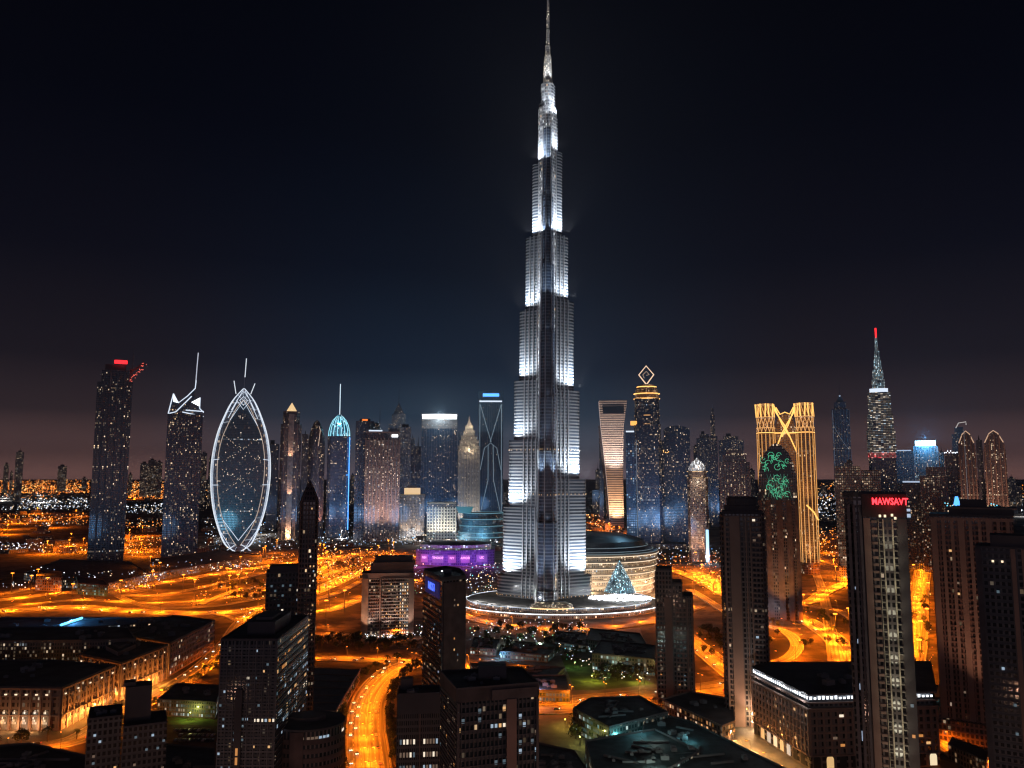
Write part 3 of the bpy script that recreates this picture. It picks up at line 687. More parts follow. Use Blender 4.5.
for q in range(9): mb.tube([(xc + 2.6 * q, 0, zc + 20 + 2 * q), (xc + 2.6 * q + 1, 0, zc + 25 + 1.9 * q)], .4, 4)
mb.build('crane_lattice', pbr('red_crane', (.35, .06, .04), .6), e)
mb = MB()
for q in range(34): mb.octa(xc - 3 + random.random() * 7 + q * .8, -1.6, zc + 2 + q * 1.15 + random.uniform(-4, 4), 1.)
mb.build('crane_lamp', emit('crane_red', (1, .15, .1), 1.2), e)['kind'] = 'stuff'
spire(e, w * .5, 0, zc + 25, ZT(343, 1620), .9, DSTEEL, 'antenna')

# --- T2 tower with curled neon crown
Y = 1660; e, w, d = tower('notched_crown_tower', 'dark glass tower with a white neon notched crown and one needle spire', 168, 203, 414, Y)
F2 = facade('blue_dark_wall', (.09, .12, .16), (.015, .03, .05), 3.8, 2.6, .16, .5, 1.8, seed=12)
z1 = ZT(414, Y); body(e, w, d, 0, z1, F2)
z2 = ZT(407, Y); body(e, w * .9, d * .9, z1, z2, F2, name='top_storey')
slabs(e, w, d, ZT(470, Y), z1, 7.6, .7, .5, GREYC)
def neon(e, lines, r, mat, name='neon_edging'):
    if name == 'crown_edging' and len(lines) > 1:
        for l in lines: neon(e, [l], r, mat, name)
        return
    mb = MB()
    for l in lines: mb.tube(l, r, 4, mat=0)
    return mb.build(name, mat, e)
yf = -d * .46
zz = lambda py: ZT(py, Y)
xx = lambda px: (px - 185.) * (Y / 800.) * 1.0
mb = MB()
def pl(mb, pts, y0, y1, mat=0):
    f = [(x, y0, z) for x, z in pts]; b_ = [(x, y1, z) for x, z in pts]; mb.face(f, mat, list(pts)); mb.face(b_[::-1], mat, list(pts)[::-1])
    for i in range(len(pts)): j = (i + 1) % len(pts); mb.face([f[i], b_[i], b_[j], f[j]], mat)
pl(mb, [(xx(168.5), zz(413)), (xx(184), zz(413)), (xx(193), zz(398)), (xx(193), zz(388)), (xx(178), zz(404)), (xx(173), zz(394)), (xx(170), zz(403))], yf, yf + 14)
mb.build('crown_fin', F2, e)
mb = MB(); pl(mb, [(xx(173), zz(394)), (xx(178.5), zz(403)), (xx(173.5), zz(402))], yf - 1, yf); mb.build('crown_light_panel', E_WHITE, e); mb = MB(); pl(mb, [(xx(190), zz(402)), (xx(198), zz(397)), (xx(198), zz(406)), (xx(194), zz(404))], yf - 1, yf)
mb.build('crown_light_panel', E_WHITE, e)
neon(e, [[(xx(173), yf - 1, zz(394)), (xx(169), yf - 1, zz(414))], [(xx(169), yf - 1, zz(414)), (xx(176), yf - 1, zz(412)), (xx(190), yf - 1, zz(396))],
         [(xx(173), yf - 1, zz(394)), (xx(178), yf - 1, zz(403)), (xx(186), yf - 1, zz(396)), (xx(193), yf - 1, zz(388)), (xx(193.5), yf - 1, zz(380))],
         [(xx(198), yf - 1, zz(397)), (xx(198), yf - 1, zz(408)), (xx(202), yf - 1, zz(412))], [(xx(182), yf - 1, zz(412)), (xx(202), yf - 1, zz(416))], [(xx(185), yf - 1, zz(410)), (xx(202), yf - 1, zz(411))]], 1.0, E_WHITE2)
neon(e, [[(xx(193.3), yf, zz(382)), (xx(193.8), yf, zz(366)), (xx(194.4), yf, zz(352))]], .9, emit('pale_spire', (.8, .85, 1), .7), 'spire')

# --- oval tower
Y = 1827; cx = A(241, 470, Y)[0] * (Y + 30) / Y; e = thing('oval_tower', 'pointed oval tower outlined in white neon with a dark glass eye', 'skyscraper', (cx, Y + 30, 0))
zz = lambda py: ZT(py, Y); s_ = Y / 800.
prof = [(552, 3), (545, 13), (530, 20), (510, 26), (485, 29.5), (460, 29.5), (435, 25.5), (415, 18.5), (400, 11), (388, .8)]
prof = [(py, px + .001) for py, px in prof]
ip = [(546, 2), (530, 12), (510, 19), (485, 23), (460, 23.5), (440, 20.5), (425, 15), (408, 7), (400, .5)]
def outline(pr, y, k=1.): return [(-px * s_ * k, y, zz(py)) for py, px in pr] + [(px * s_ * k, y, zz(py)) for py, px in reversed(pr)]
def sm(pr, n=5):
    q = smooth([(a, b) for a, b in pr], n); return q
OF = facade('oval_ring_wall', (.16, .18, .22), (.03, .05, .08), 7.6, 3, .30, .3, 1.2, seed=13); IFc = facade('oval_eye_glass', (.06, .12, .16), (.02, .06, .09), 3.8, 3., .05, .35, 1.5, seed=14, band=.03, warmc=(1, .8, .6))
def vol(pr, y0, y1, k0=1., k1=1.):
    mb = MB(); n = len(pr)
    for i in range(n - 1):
        (a, b), (c_, d_) = pr[i], pr[i + 1]
        for yy, kk, fl in ((y0, k0, 1), (y1, k1, 0)):
            q = [(-b * s_ * kk, yy, zz(a)), (b * s_ * kk, yy, zz(a)), (d_ * s_ * kk, yy, zz(c_)), (-d_ * s_ * kk, yy, zz(c_))]
            mb.face(q if fl else q[::-1], 0, [(p[0] + 500, p[2]) for p in (q if fl else q[::-1])])
        for sg in (-1, 1):
            q = [(sg * b * s_ * k0, y0, zz(a)), (sg * b * s_ * k1, y1, zz(a)), (sg * d_ * s_ * k1, y1, zz(c_)), (sg * d_ * s_ * k0, y0, zz(c_))]
            mb.face(q if sg > 0 else q[::-1], 0, [(p[1], p[2]) for p in (q if sg > 0 else q[::-1])])
    return mb
light('SPOT', (-30, -170, 60), 260e3, (.2, .6, .9), e, (0, -10, 150), cone=110, r=25, spec=0., name='floodlight'); vol(sm(prof), -12, 26).build('ring_shell', OF, e); vol(sm(ip), -17, -10).build('glass_eye', IFc, e)  # the blue spot is an added fill without a fixture, tinting the glass
neon(e, [outline(sm(prof), -13)], .95, emit('oval_neon', (.85, .92, 1), 1.0), 'outline_edging')
neon(e, [outline(sm(prof), -15, .93), outline(sm(prof), -14, .965)], .5, E_WHITE2, 'outline_edging')
lat = []; o1, o2, o3 = outline(sm(prof), -14), outline(sm(prof), -15, .93), outline(sm(ip), -18)
for q_ in range(1, len(o1) - 2, 1):
    if zz(430) < o1[q_][2] or o1[q_][2] < zz(520): lat.append([o1[q_], o2[q_ + 1]])
    if q_ % 3 == 0 and (zz(425) < o1[q_][2] or o1[q_][2] < zz(515)): k_ = min(range(len(o3)), key=lambda j: abs(o3[j][2] - o1[q_][2]) + (0 if o3[j][0] * o1[q_][0] > 0 else 999)); lat.append([o2[q_], o3[k_]])
neon(e, lat, .38, emit('lattice_white', (.75, .85, 1), .7), 'ring_lattice')
neon(e, [outline(sm(ip), -18.5)], .8, emit('amber_neon', (.8, .62, .5), .6), 'eye_edging')
X_ = lambda px: (px - 241) * s_
W_ = emit('oval_neon', (.85, .92, 1), 1.0)
neon(e, [[(X_(a), -19, zz(b)) for a, b in l] for l in (
    [(228, 420), (241, 400), (256, 425)], [(234, 400), (241, 409), (248, 400), (241, 391), (234, 400)], [(237, 400), (241, 405), (245, 400), (241, 396), (237, 400)], [(229, 410), (240, 390)], [(253, 410), (242, 390)], [(226, 418), (234, 402)], [(256, 418), (248, 402)],
    [(238, 545), (228, 552)], [(244, 545), (254, 552)], [(241, 541), (225, 520)], [(241, 541), (257, 520)], [(236, 552), (222, 530)], [(246, 552), (260, 530)], [(212.5, 485), (219, 485)], [(263, 485), (270, 485)], [(213, 460), (219, 459)], [(263, 459), (269, 460)])], .6, E_WHITE2, 'crown_edging')
for px0, py0, px1, py1 in ((233, 393, 230.5, 380), (248, 393, 252, 382), (241.5, 376, 242.3, 357)):
    neon(e, [[(X_(px0), -8, zz(py0)), (X_(px1), -8, zz(py1))]], .95, W_, 'spire_lamp')
spire(e, 0, -8, zz(390), zz(374), .5, STEEL, 'mast')
mb = MB()
for (a, b, c_, d_) in ((222, 436, 262, 462), (262, 436, 222, 462), (222, 470, 258, 490), (258, 466, 224, 492)):
    for q in range(16):
        t = (q + random.random()) / 16; mb.octa(X_(a + (c_ - a) * t), -18.2, zz(b + (d_ - b) * t + random.uniform(-1.5, 1.5)), .75)
mb.build('diagonal_lamp', W3, e)['kind'] = 'stuff'

face_view(e)
# --- faint tower right behind the oval one
e, w, d = tower('slim_grey_tower', 'dim grey slab between the oval tower and the gold-tipped tower', 268, 279, 445, 2600)
body(e, w, d, 0, ZT(444, 2600), facade('dim_grey', (.14, .14, .17), (.02, .03, .05), 3.8, 3, .08, .5, 1.4, seed=15)); box_part(e, -w * .3, w * .1, -4, 4, ZT(444, 2600), ZT(440, 2600), DARKC, 'roof_plant')

# --- gold pyramid tower
Y = 2160; e, w, d = tower('gold_pyramid_tower', 'slim rose tower capped by a glowing gold pyramid', 281, 302, 420, Y)
F3 = facade('rose_wall', (.17, .12, .11), (.03, .03, .04), 3.8, 2.8, .12, .6, 1.7, seed=16)
z1 = ZT(424, Y); body(e, w, d, 0, z1, F3, cham(w, d, w * .12)); body(e, w * .8, d * .8, z1, ZT(411, Y), F3, cham(w * .8, d * .8, w * .15), 'upper_shaft')
mb = MB(); q = w * .24; mb.loft([at(rect(2 * q, 2 * q), ZT(411, Y) + 1), at(rect(.5, .5), ZT(402, Y))], 0, 0); mb.build('pyramid_roof', emit('pyramid_gold', (1, .68, .34), .95), e)
box_part(e, -w * .13, w * .13, -d / 2 - 3, -d / 2 + .05, 0, ZT(414, Y), pbr('pale_rose', (.62, .46, .36), .6), 'centre_pier')
for s2 in (-1, 1): box_part(e, s2 * w * .3 - 1, s2 * w * .3 + 1, -d / 2 - 2, -d / 2 + .05, 0, z1, CONC2, 'pier')
for zf in (8, 110, 210): light('SPOT', (0, -d / 2 - 13, zf), 110e3 if zf < 50 else 60e3, (1, .62, .42), e, (0, -d / 2, zf + 75), cone=75, name='floodlight')
light('POINT', (0, -d / 2 - 8, 12), 20e3, WRM, e)
slabs(e, w * .8, d * .8, ZT(424, Y), ZT(412, Y), 8, 1, 1, CONC2, poly=cham(w * .8, d * .8, w * .15))

# --- bullet rose tower
Y = 2200; e, w, d = tower('bullet_tower', 'dark rose tower with a curved pointed top beside the gold pyramid', 308, 325, 450, Y)
F4 = facade('rose_dark', (.13, .085, .08), (.03, .03, .04), 3.8, 2.6, .14, .8, 1.8, seed=17)
zz = lambda py: ZT(py, Y)
mb = MB(); mb.loft([at(ell(w / 2 * k, d / 2 * k, 16), z) for k, z in ((1, 0), (1, zz(445)), (.92, zz(436)), (.72, zz(429)), (.35, zz(422)), (.1, zz(420)))], 0, 1); mb.build('shaft', [F4, ROOF], e)
neon(e, [[(w * .06, -d / 2 - .5, 10), (w * .06, -d / 2 - .5, zz(446)), (w * .0, -d * .4, zz(432)), (0, 0, zz(420))]], .9, CONC2, 'rib')
neon(e, [[(w * .1, -d / 2 - 1, zz(446)), (w * .2, -d * .36, zz(430)), (0, -d * .1, zz(421))]], .7, emit('rib_glow', (1, .7, .5), .7), 'rib_edging')
light('SPOT', (w * .5, -d / 2 - 20, 20), 500e3, (1, .5, .35), e, (0, 0, 160), cone=60)
e, w, d = tower('narrow_rose_tower', 'narrow rose shaft half hidden behind the pencil tower', 302, 308.5, 440, 2400)
body(e, w, d, 0, ZT(434, 2400), F4); spire(e, 0, 0, ZT(434, 2400), ZT(430, 2400), 2, DSTEEL, 'finial')

# --- cyan domed crown tower
Y = 2250; e, w, d = tower('cyan_crown_tower', 'glass tower with a cyan-lit domed crown and lit needle', 327.5, 350.5, 445, Y)
F5 = facade('navy_wall', (.09, .13, .19), (.02, .035, .06), 3.8, 2.8, .16, .5, 1.7, seed=18); zz = lambda py: ZT(py, Y)
body(e, w, d, 0, zz(436), F5, cham(w, d, w * .15))
CR = facade('cyan_crown', (.10, .35, .42), (.03, .25, .4), 5, 3., .9, .0, 3., seed=19, coolc=(.12, .62, .9), mv=.1)
mb = MB(); mb.loft([at(ell(w / 2 * k, d / 2 * k, 16), zz(y)) for k, y in ((.98, 436), (.95, 431), (.82, 425), (.6, 420), (.35, 416.5), (.14, 414))], 0, 0); mb.build('domed_crown', CR, e)
neon(e, [[(w / 2 * k * math.cos(a), d / 2 * k * math.sin(a), zz(y)) for k, y in ((1, 436), (.97, 431), (.84, 425), (.62, 420), (.3, 416))] for a in [R(200 + 20 * q) for q in range(8)]], .8, emit('cyan_rib', (.35, .85, 1), 1.3), 'crown_rib_edging')
neon(e, [[(0, 0, zz(415)), (0, 0, zz(400)), (0, 0, zz(383))]], 1.1, emit('needle', (.75, .9, 1), 1.2), 'spire')
neon(e, [[(w * .46, -d * .46, zz(530)), (w * .46, -d * .46, zz(437))]], 1.3, E_BLUE, 'corner_light_edging')
neon(e, [[(w * .33, -d * .5 - 1, zz(475)), (w * .46, -d * .46 - 1, zz(475))]], .8, E_BLUE, 'corner_light_edging')
light('POINT', (0, -d * .4, zz(424)), 60e3, (.2, .7, 1), e)

# --- dark slab, brown ribbed, etc
Y = 2150; e, w, d = tower('dark_slab_tower', 'plain dark glass slab with a small orange light on its roof', 356, 374, 422, Y)
body(e, w, d, 0, ZT(421, Y), facade('slab_dark', (.09, .10, .13), (.015, .02, .035), 3.8, 2.6, .13, .5, 1.5, seed=20)); box_part(e, -w * .3, w * .3, -d * .3, d * .3, ZT(421, Y), ZT(418.5, Y), DARKC, 'roof_plant')
box_part(e, -w * .15, w * .15, -d * .3 - 2, -d * .3, ZT(420.5, Y), ZT(419, Y), E_ORANGE2, 'roof_lamp')
Y = 2100; e, w, d = tower('brown_ribbed_tower', 'broad brown ribbed tower full of warm windows with a white corner light', 366, 400, 435, Y)
F6 = facade('warm_grid', (.24, .16, .13), (.04, .03, .03), 4.2, 3.4, .48, .85, 1.6, seed=21, warmc=(1, .66, .45), mu=.22)
body(e, w, d, 0, ZT(440, Y), F6); piers(e, w, d, 0, ZT(438, Y), 9, 2.4, 1.6, CONC2)
body(e, w * .96, d * .9, ZT(440, Y), ZT(433, Y), facade('attic', (.1, .08, .08), (.02, .02, .03), 4, 4, .05, seed=3), name='attic')
box_part(e, -w * .5, w * .5, -d * .5, d * .5, ZT(433, Y), ZT(431.4, Y), CONC2, 'cornice'); box_part(e, w * .26, w * .44, -d / 2 - .6, -d / 2 + 2, ZT(437, Y), ZT(434.5, Y), E_WHITE, 'corner_lamp')
box_part(e, -w * .42, -w * .02, -d * .3, d * .3, ZT(431.4, Y), ZT(429.8, Y), E_WHITE2, 'roof_light_strip'); mb = MB(); mb.loft([at(ell(w * .2, d * .3, 12, -w * .25), ZT(429.8, Y)), at(ell(w * .12, d * .2, 12, -w * .25), ZT(422, Y))], 0, 0); mb.build('roof_pavilion', facade('teal_pav', (.06, .12, .15), (.03, .08, .1), 3, 3, .3, .2, 1.), e)
flood(e, w, d, ZT(440, Y), 420e3, (1, .62, .42), 3, 50, .6)
spire(e, -w * .1, 0, ZT(423, Y), ZT(406, Y), .8, DSTEEL, 'antenna')
Y = 2900; e, w, d = tower('stepped_needle_tower', 'dim stepped tower with a long needle rising behind the brown ribbed tower', 386, 411, 430, Y)
F7 = facade('dim_blue', (.07, .08, .11), (.02, .03, .045), 3.8, 3, .2, .55, .9, seed=22); zz = lambda py: ZT(py, Y)
body(e, w, d, 0, zz(432), F7); body(e, w * .8, d * .8, zz(432), zz(424), F7, name='tier'); body(e, w * .55, d * .55, zz(424), zz(414), F7, name='tier')
mb = MB(); mb.loft([at(rect(w * .45, d * .45), zz(414)), at(rect(2, 2), zz(402))], 0, 0); mb.build('pyramid_roof', F7, e); spire(e, 0, 0, zz(403), zz(384), 1.4, DSTEEL)
Y = 2500; e, w, d = tower('grey_lit_shaft', 'grey shaft with stippled white windows at the flank of the brown tower', 399.5, 411, 430, Y)
body(e, w, d, 0, ZT(427, Y), facade('stipple', (.2, .2, .22), (.04, .04, .05), 3.8, 2.4, .4, .5, .8, seed=23)); box_part(e, -w * .3, w * .3, -3, 3, ZT(427, Y), ZT(424, Y), DARKC, 'roof_plant')
Y = 3300; e, w, d = tower('small_blue_spike_tower', 'thin blue-grey tower with a spike next to the flat-topped glass tower', 415, 421.5, 445, Y)
body(e, w, d, 0, ZT(446, Y), F7); spire(e, 0, 0, ZT(446, Y), ZT(436, Y), 3, DSTEEL)
Y = 3400; e, w, d = tower('thin_twin_shaft', 'thin dim shaft with an antenna between two larger towers', 410.5, 415, 438, Y)
body(e, w, d, 0, ZT(438, Y), F7); spire(e, 0, 0, ZT(438, Y), ZT(434, Y), 2, DSTEEL)

# beige hotel with gold roof light
Y = 2200; e, w, d = tower('gold_roofed_block', 'beige mid-rise block with a glowing gold roof hall', 400, 424.5, 495, Y)
F8 = facade('beige_grid', (.34, .30, .27), (.05, .045, .045), 4, 3.4, .5, .65, 1.1, seed=24, mu=.2)
body(e, w, d, 0, ZT(496, Y), F8); box_part(e, -w * .53, w * .53, -d * .53, d * .53, ZT(496, Y), ZT(494.5, Y), BEIGE, 'cornice')
body(e, w * .66, d * .6, ZT(494.5, Y), ZT(488, Y), [emit('hall_gold', (1, .66, .32), .85), ROOF], name='roof_hall'); box_part(e, -w * .2, w * .2, -d * .2, d * .2, ZT(488, Y), ZT(485.5, Y), CONC2, 'roof_plant')
flood(e, w, d, ZT(494, Y), 150e3, (1, .82, .66), 2, 18, .5)
# white grid block
Y = 2140; e, w, d = tower('white_grid_block', 'white floodlit mid-rise block with a regular grid of dark windows', 427, 456.5, 510, Y)
F9 = facade('white_grid', (.72, .68, .58), (.03, .035, .04), 8., 7.6, .05, .8, 1., seed=25, mu=.24, mv=.38)
body(e, w, d, 0, ZT(507, Y), F9); body(e, w * .96, d * .96, ZT(507, Y), ZT(504, Y), facade('whattic', (.1, .12, .15), (.03, .04, .05), 4, 4, .3), name='attic')
box_part(e, -w * .5, w * .5, -d * .5, d * .5, ZT(504, Y), ZT(502.4, Y), BEIGE, 'cornice')
for i in range(4):
    x = -w / 2 + w * (i + .5) / 4; light('SPOT', (x, -d / 2 - 26, 6), 110e3, (1, .93, .8), e, (x, -d / 2, 62), cone=80, name='floodlight')
# flat topped glass tower
Y = 2600; e, w, d = tower('light_topped_glass_tower', 'broad blue glass tower with a brilliant white strip under its flat roof', 421.5, 457.5, 430, Y)
zz = lambda py: ZT(py, Y); F10 = facade('blue_glass', (.04, .09, .14), (.02, .06, .11), 4, 3, .11, .5, 1.9, seed=26)
body(e, w, d, 0, zz(428.5), F10); body(e, w, d, zz(428.5), zz(419), facade('lit_attic', (.3, .3, .3), (.08, .08, .08), 4, 3, .85, .5, .75, seed=27), name='lit_storey')
body(e, w * .96, d * .9, zz(419), zz(414.5), [emit('strip_white', (.92, .97, 1), 3.5), ROOF], name='light_strip'); box_part(e, -w * .51, w * .51, -d * .5, d * .5, zz(414.5), zz(413), GREYC, 'flat_roof')
light('POINT', (0, -d * .5 - 30, zz(417)), 110e3, (.75, .9, 1), e)
light('POINT', (0, 0, zz(411)), 900e3, (.6, .85, 1), e)
Y = 3300; e, w, d = tower('navy_step_tower', 'navy stepped tower peeking past the flat-topped glass tower', 456, 463, 450, Y)
body(e, w, d, 0, ZT(449, Y), F10); body(e, w * .5, d * .5, ZT(449, Y), ZT(432, Y), F10, name='tier')
# ornate tiered tower
Y = 2500; e, w, d = tower('tiered_stone_tower', 'floodlit cream tower with stacked tiers and a stone pinnacle', 458.5, 479.5, 460, Y)
zz = lambda py: ZT(py, Y); F11 = facade('cream_grid', (.44, .40, .35), (.06, .06, .06), 4, 3., .42, .8, .9, seed=28, mu=.25)
body(e, w, d, 0, zz(452), F11); piers(e, w, d, 0, zz(450), 7, 2.2, 1.6, BEIGE)
TI = facade('tier_lit', (.5, .44, .36), (.1, .09, .07), 4.5, 2.8, .75, .9, 1.1, seed=29, warmc=(1, .76, .5))
for (k, a, b) in ((1.02, 452, 447), (.9, 447, 441), (.76, 441, 436), (.56, 436, 431), (.38, 431, 426)):
    body(e, w * k, d * k, zz(a), zz(b), TI, name='tier'); box_part(e, -w * k * .53, w * k * .53, -d * k * .53, d * k * .53, zz(b), zz(b) + 2, BEIGE, 'cornice')
mb = MB(); mb.loft([at(rect(w * .26, d * .26), zz(426) + 2), at(rect(w * .1, d * .1), zz(421)), at(rect(.8, .8), zz(415))], 0, 0); mb.build('pinnacle', BEIGE, e)
flood(e, w, d, zz(452), 360e3, (1, .93, .85), 2, 24, .5); light('POINT', (0, -d / 2 - 18, zz(450)), 25e3, (1, .8, .55), e); light('POINT', (0, -d / 2 - 10, zz(424)), 50e3, (1, .9, .75), e)
# blue X-braced tower
Y = 3000; e, w, d = tower('braced_blue_tower', 'blue glass tower with long curved X braces and a blue-lit roof slot', 478.5, 503, 400, Y)
zz = lambda py: ZT(py, Y); F12 = facade('teal_glass', (.05, .10, .14), (.025, .07, .11), 4, 3.2, .04, .4, 1.2, seed=30)
body(e, w, d, 0, zz(402), F12); body(e, w * 1.03, d, zz(402), zz(391), F12, name='head_block')
box_part(e, -w * .32, w * .34, -d / 2 - 2, -d / 2 + .1, zz(396.5), zz(393.5), E_BLUE, 'roof_light_strip'); box_part(e, -w * .46, w * .46, -d / 2 - 1.5, -d / 2 + .1, zz(402), zz(400.6), E_WHITE2, 'light_strip')
nb = emit('brace_glow', (.45, .65, .8), .28); yf = -d / 2 - 1.2; q = lambda a, b: (w * a, yf, zz(b))
neon(e, [[q(-.42, 405), q(-.15, 428), q(.02, 442)], [q(.42, 405), q(.15, 428), q(-.02, 442)], [q(-.42, 470), q(-.25, 448), q(0, 443), q(.25, 448), q(.42, 470)], [q(-.1, 445), q(-.1, 480), q(-.42, 515)], [q(.1, 445), q(.12, 480), q(.42, 515)], [q(-.44, 404), q(-.44, 515)], [q(.44, 404), q(.44, 515)]], 1.3, nb, 'brace_edging')
# terraced blue podium
Y = 2050; cx = A(482, 530, Y)[0]; e = thing('terraced_mall', 'terraced blue-lit glass mall stepping down beside the supertall tower', 'mall', (cx, Y + 60, 0))
MF = facade('mall_glass', (.10, .17, .2), (.03, .09, .12), 4, 4, .35, .25, .5, seed=31, coolc=(.35, .75, .95))
mw = A(510, 530, Y)[0] - A(456, 530, Y)[0]
for k, (py, s1) in enumerate(((540, 1.0), (533, .95), (526, .9), (519, .86), (513, .78))):
    z_0 = 0 if k == 0 else zl; zl = ZT(py, Y + 10 * k) if k else 14; mb = MB(); mb.prism(ell(mw / 2 * s1, 60 * s1, 28), z_0, zl, 0, 1); mb.build('terrace', [MF, SAIL], e)
    mb = MB(); mb.tube(at(ell(mw / 2 * s1 + .5, 60 * s1 + .5, 28), zl), .6, 4, closed=True); mb.build('rim_light_edging', emit('terrace_rim', (.3, .7, .85), .5), e)
mb = MB(); mb.loft([at(rect(30, 24), zl), at(rect(44, 20), zl + 16)], 0, 0); mb.build('roof_pavilion', emit('teal_wall', (.05, .4, .5), .3), e, loc=(-mw * .34, -20, 0))
light('POINT', (0, -80, 20), 50e3, (.3, .7, 1), e); light('POINT', (-mw * .4, -70, 40), 40e3, (.2, .65, 1), e)

# --- purple arena
Y = 1551; cx = A(454, 556, Y)[0]; e = thing('purple_lit_mall', 'low violet-lit hall with pink billboards and a white-lit roof edge', 'mall', (cx, Y + 50, 0))
w = A(494, 556, Y)[0] - A(414, 556, Y)[0]; z1 = ZT(550.5, Y)
arc = [(w / 2 * t, -48 + 26 * t * t) for t in [-1 + 2 * i / 12 for i in range(13)]] + [(w / 2, 45), (-w / 2, 45)]
mb = MB(); mb.prism(arc, 0, z1, 0, 1); mb.build('hall', [facade('violet_wall', (.15, .1, .3), (.06, .03, .15), 5, 4, .6, 1., .55, seed=32, warmc=(.3, .08, .9)), SAIL], e)
mb = MB(); mb.prism(sc(arc, .9), z1, z1 + 9, 0, 1); mb.build('roof_hall', [facade('white_roof_hall', (.4, .4, .45), (.1, .1, .12), 3, 5, .95, .2, 2.6, seed=33), SAIL], e)
mb = MB(); mb.loft([at(sc(arc, .8), z1 + 9), at(sc(arc, .5), z1 + 13)], 0, 0); mb.build('roof_ridge', SAIL, e)
for k, (px, tx, m_, wd) in enumerate(((424, 'NH', E_PINK, 9), (438, 'TMOOT', E_VIOLET, 13), (452, 'NY', E_PINK, 9), (465, 'AMOR', E_PINK, 10), (481, 'LIC', E_VIOLET, 13))):
    x = (px - 454) * Y / 800; t = x / (w / 2); yy = -48 + 26 * t * t - 1.2; rz = math.atan2(52 * t, w / 2)
    wd_ = wd * Y / 800 * .9
    bb = MB(); bb.box(-wd_ / 2, wd_ / 2, -.3, .3, 0, z1 * .5); bb.build('billboard', emit('billboard_%d' % (m_ is E_PINK), (.5, .03, .6) if m_ is E_PINK else (.10, .04, .40), .3), e, loc=(x, yy, z1 * .2), rz=rz)
    sign(e, tx, (x + .5 * math.sin(rz), yy - .6, z1 * .5), z1 * .22, emit('pale_pink', (1, .4, .9), 2.), rz)
for t in (-.8, -.3, .3, .8): light('POINT', (w / 2 * t, -75 + 26 * t * t, 12), 28e3, (.5, .12, 1), e)
# --- flared tower
Y = 2633; zz = lambda py: ZT(py, Y); cx = A(616, 470, Y)[0]; e = thing('flared_tower', 'pale tower widening toward its top and lit peach at the base', 'skyscraper', (cx, Y + 35, 0)); s_ = Y / 800.
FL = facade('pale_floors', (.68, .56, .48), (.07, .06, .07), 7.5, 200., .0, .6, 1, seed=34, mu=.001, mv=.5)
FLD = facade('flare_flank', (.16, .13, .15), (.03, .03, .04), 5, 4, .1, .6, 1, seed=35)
lp = [(601, 401), (602.5, 425), (605, 450), (607.5, 475), (609.5, 500), (611, 528)]; rp = [(629.5, 401), (626, 425), (625, 450), (624.5, 475), (624.5, 500), (624.5, 528)]
mb = MB()
fr = [[((px - 616) * s_, -22 + 14 * math.sin(PI * i / 5), zz(py)) for i, (px, py) in enumerate(lp)], [((px - 616) * s_, -22 + 14 * math.sin(PI * i / 5), zz(py)) for i, (px, py) in enumerate(rp)]]
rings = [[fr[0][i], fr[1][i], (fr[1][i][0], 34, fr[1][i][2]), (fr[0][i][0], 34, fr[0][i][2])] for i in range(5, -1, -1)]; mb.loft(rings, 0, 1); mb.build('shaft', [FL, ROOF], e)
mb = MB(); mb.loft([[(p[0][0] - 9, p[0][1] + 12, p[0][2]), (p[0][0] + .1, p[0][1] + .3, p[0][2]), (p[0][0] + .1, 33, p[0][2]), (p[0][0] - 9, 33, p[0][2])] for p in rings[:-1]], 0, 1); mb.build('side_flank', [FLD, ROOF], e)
neon(e, [[(p[0] - .5, p[1] - .5, p[2]) for p in fr[0]]], .8, emit('flare_edge', (.8, .62, .55), .45), 'edge_edging')
box_part(e, (605 - 616) * s_, (626 - 616) * s_, -23.5, -21.9, zz(413), zz(406), pbr('screen_glass', (.01, .02, .04), .2), 'roof_window')
box_part(e, (601 - 616) * s_, (629.5 - 616) * s_, -23, 34, zz(401), zz(400), BEIGE, 'parapet')
for k in range(3): light('SPOT', (-8 + 12 * k, -66, 8), 650e3, (1, .58, .30), e, (-2 + 6 * k, -8, 110), cone=75, name='floodlight')
light('SPOT', (0, -90, 150), 2000e3, (1, .82, .72), e, (0, -10, 300), cone=75, name='floodlight')
face_view(e)
Y = 3000; e, w, d = tower('speckled_shaft', 'thin speckled shaft standing free between the silver tower and the flared tower', 599, 603, 440, Y)
body(e, w, d, 0, ZT(438, Y), F7)

# --- diamond topped tower
Y = 1926; zz = lambda py: ZT(py, Y); e, w, d = tower('diamond_topped_tower', 'dark domed tower with gold rings and an open lit diamond on top', 634, 661, 440, Y)
F13 = facade('diamond_wall', (.05, .065, .10), (.02, .03, .05), 3.8, 2.7, .3, .62, 1.3, seed=36, band=.03)
k = .86
body(e, w, d, 0, zz(424), F13, cham(w, d, 6)); body(e, w * .92, d * .92, zz(424), zz(398), F13, cham(w * .92, d * .92, 6), 'upper_shaft')
mb = MB(); mb.loft([at(ell(w * .46 * q, d * .46 * q, 18), zz(y)) for q, y in ((1, 398), (.98, 394), (.9, 389), (.72, 385), (.45, 383.4))], 0, 0); mb.build('dome', facade('dome_gold', (.3, .2, .12), (.1, .06, .03), 4, 3, .75, 1, 1.2, seed=37, warmc=(1, .5, .2)), e)
for y, q in ((424, .94), (415, .94), (398, .98), (393, .98), (386, .74)):
    mb = MB(); mb.tube(at(ell(w * .5 * q, d * .5 * q, 22), zz(y)), 1., 4, closed=True); mb.build('ring_light_edging', E_GOLD if y < 400 else E_GOLD2, e)
s_ = Y / 800.; zc = zz(373.5)
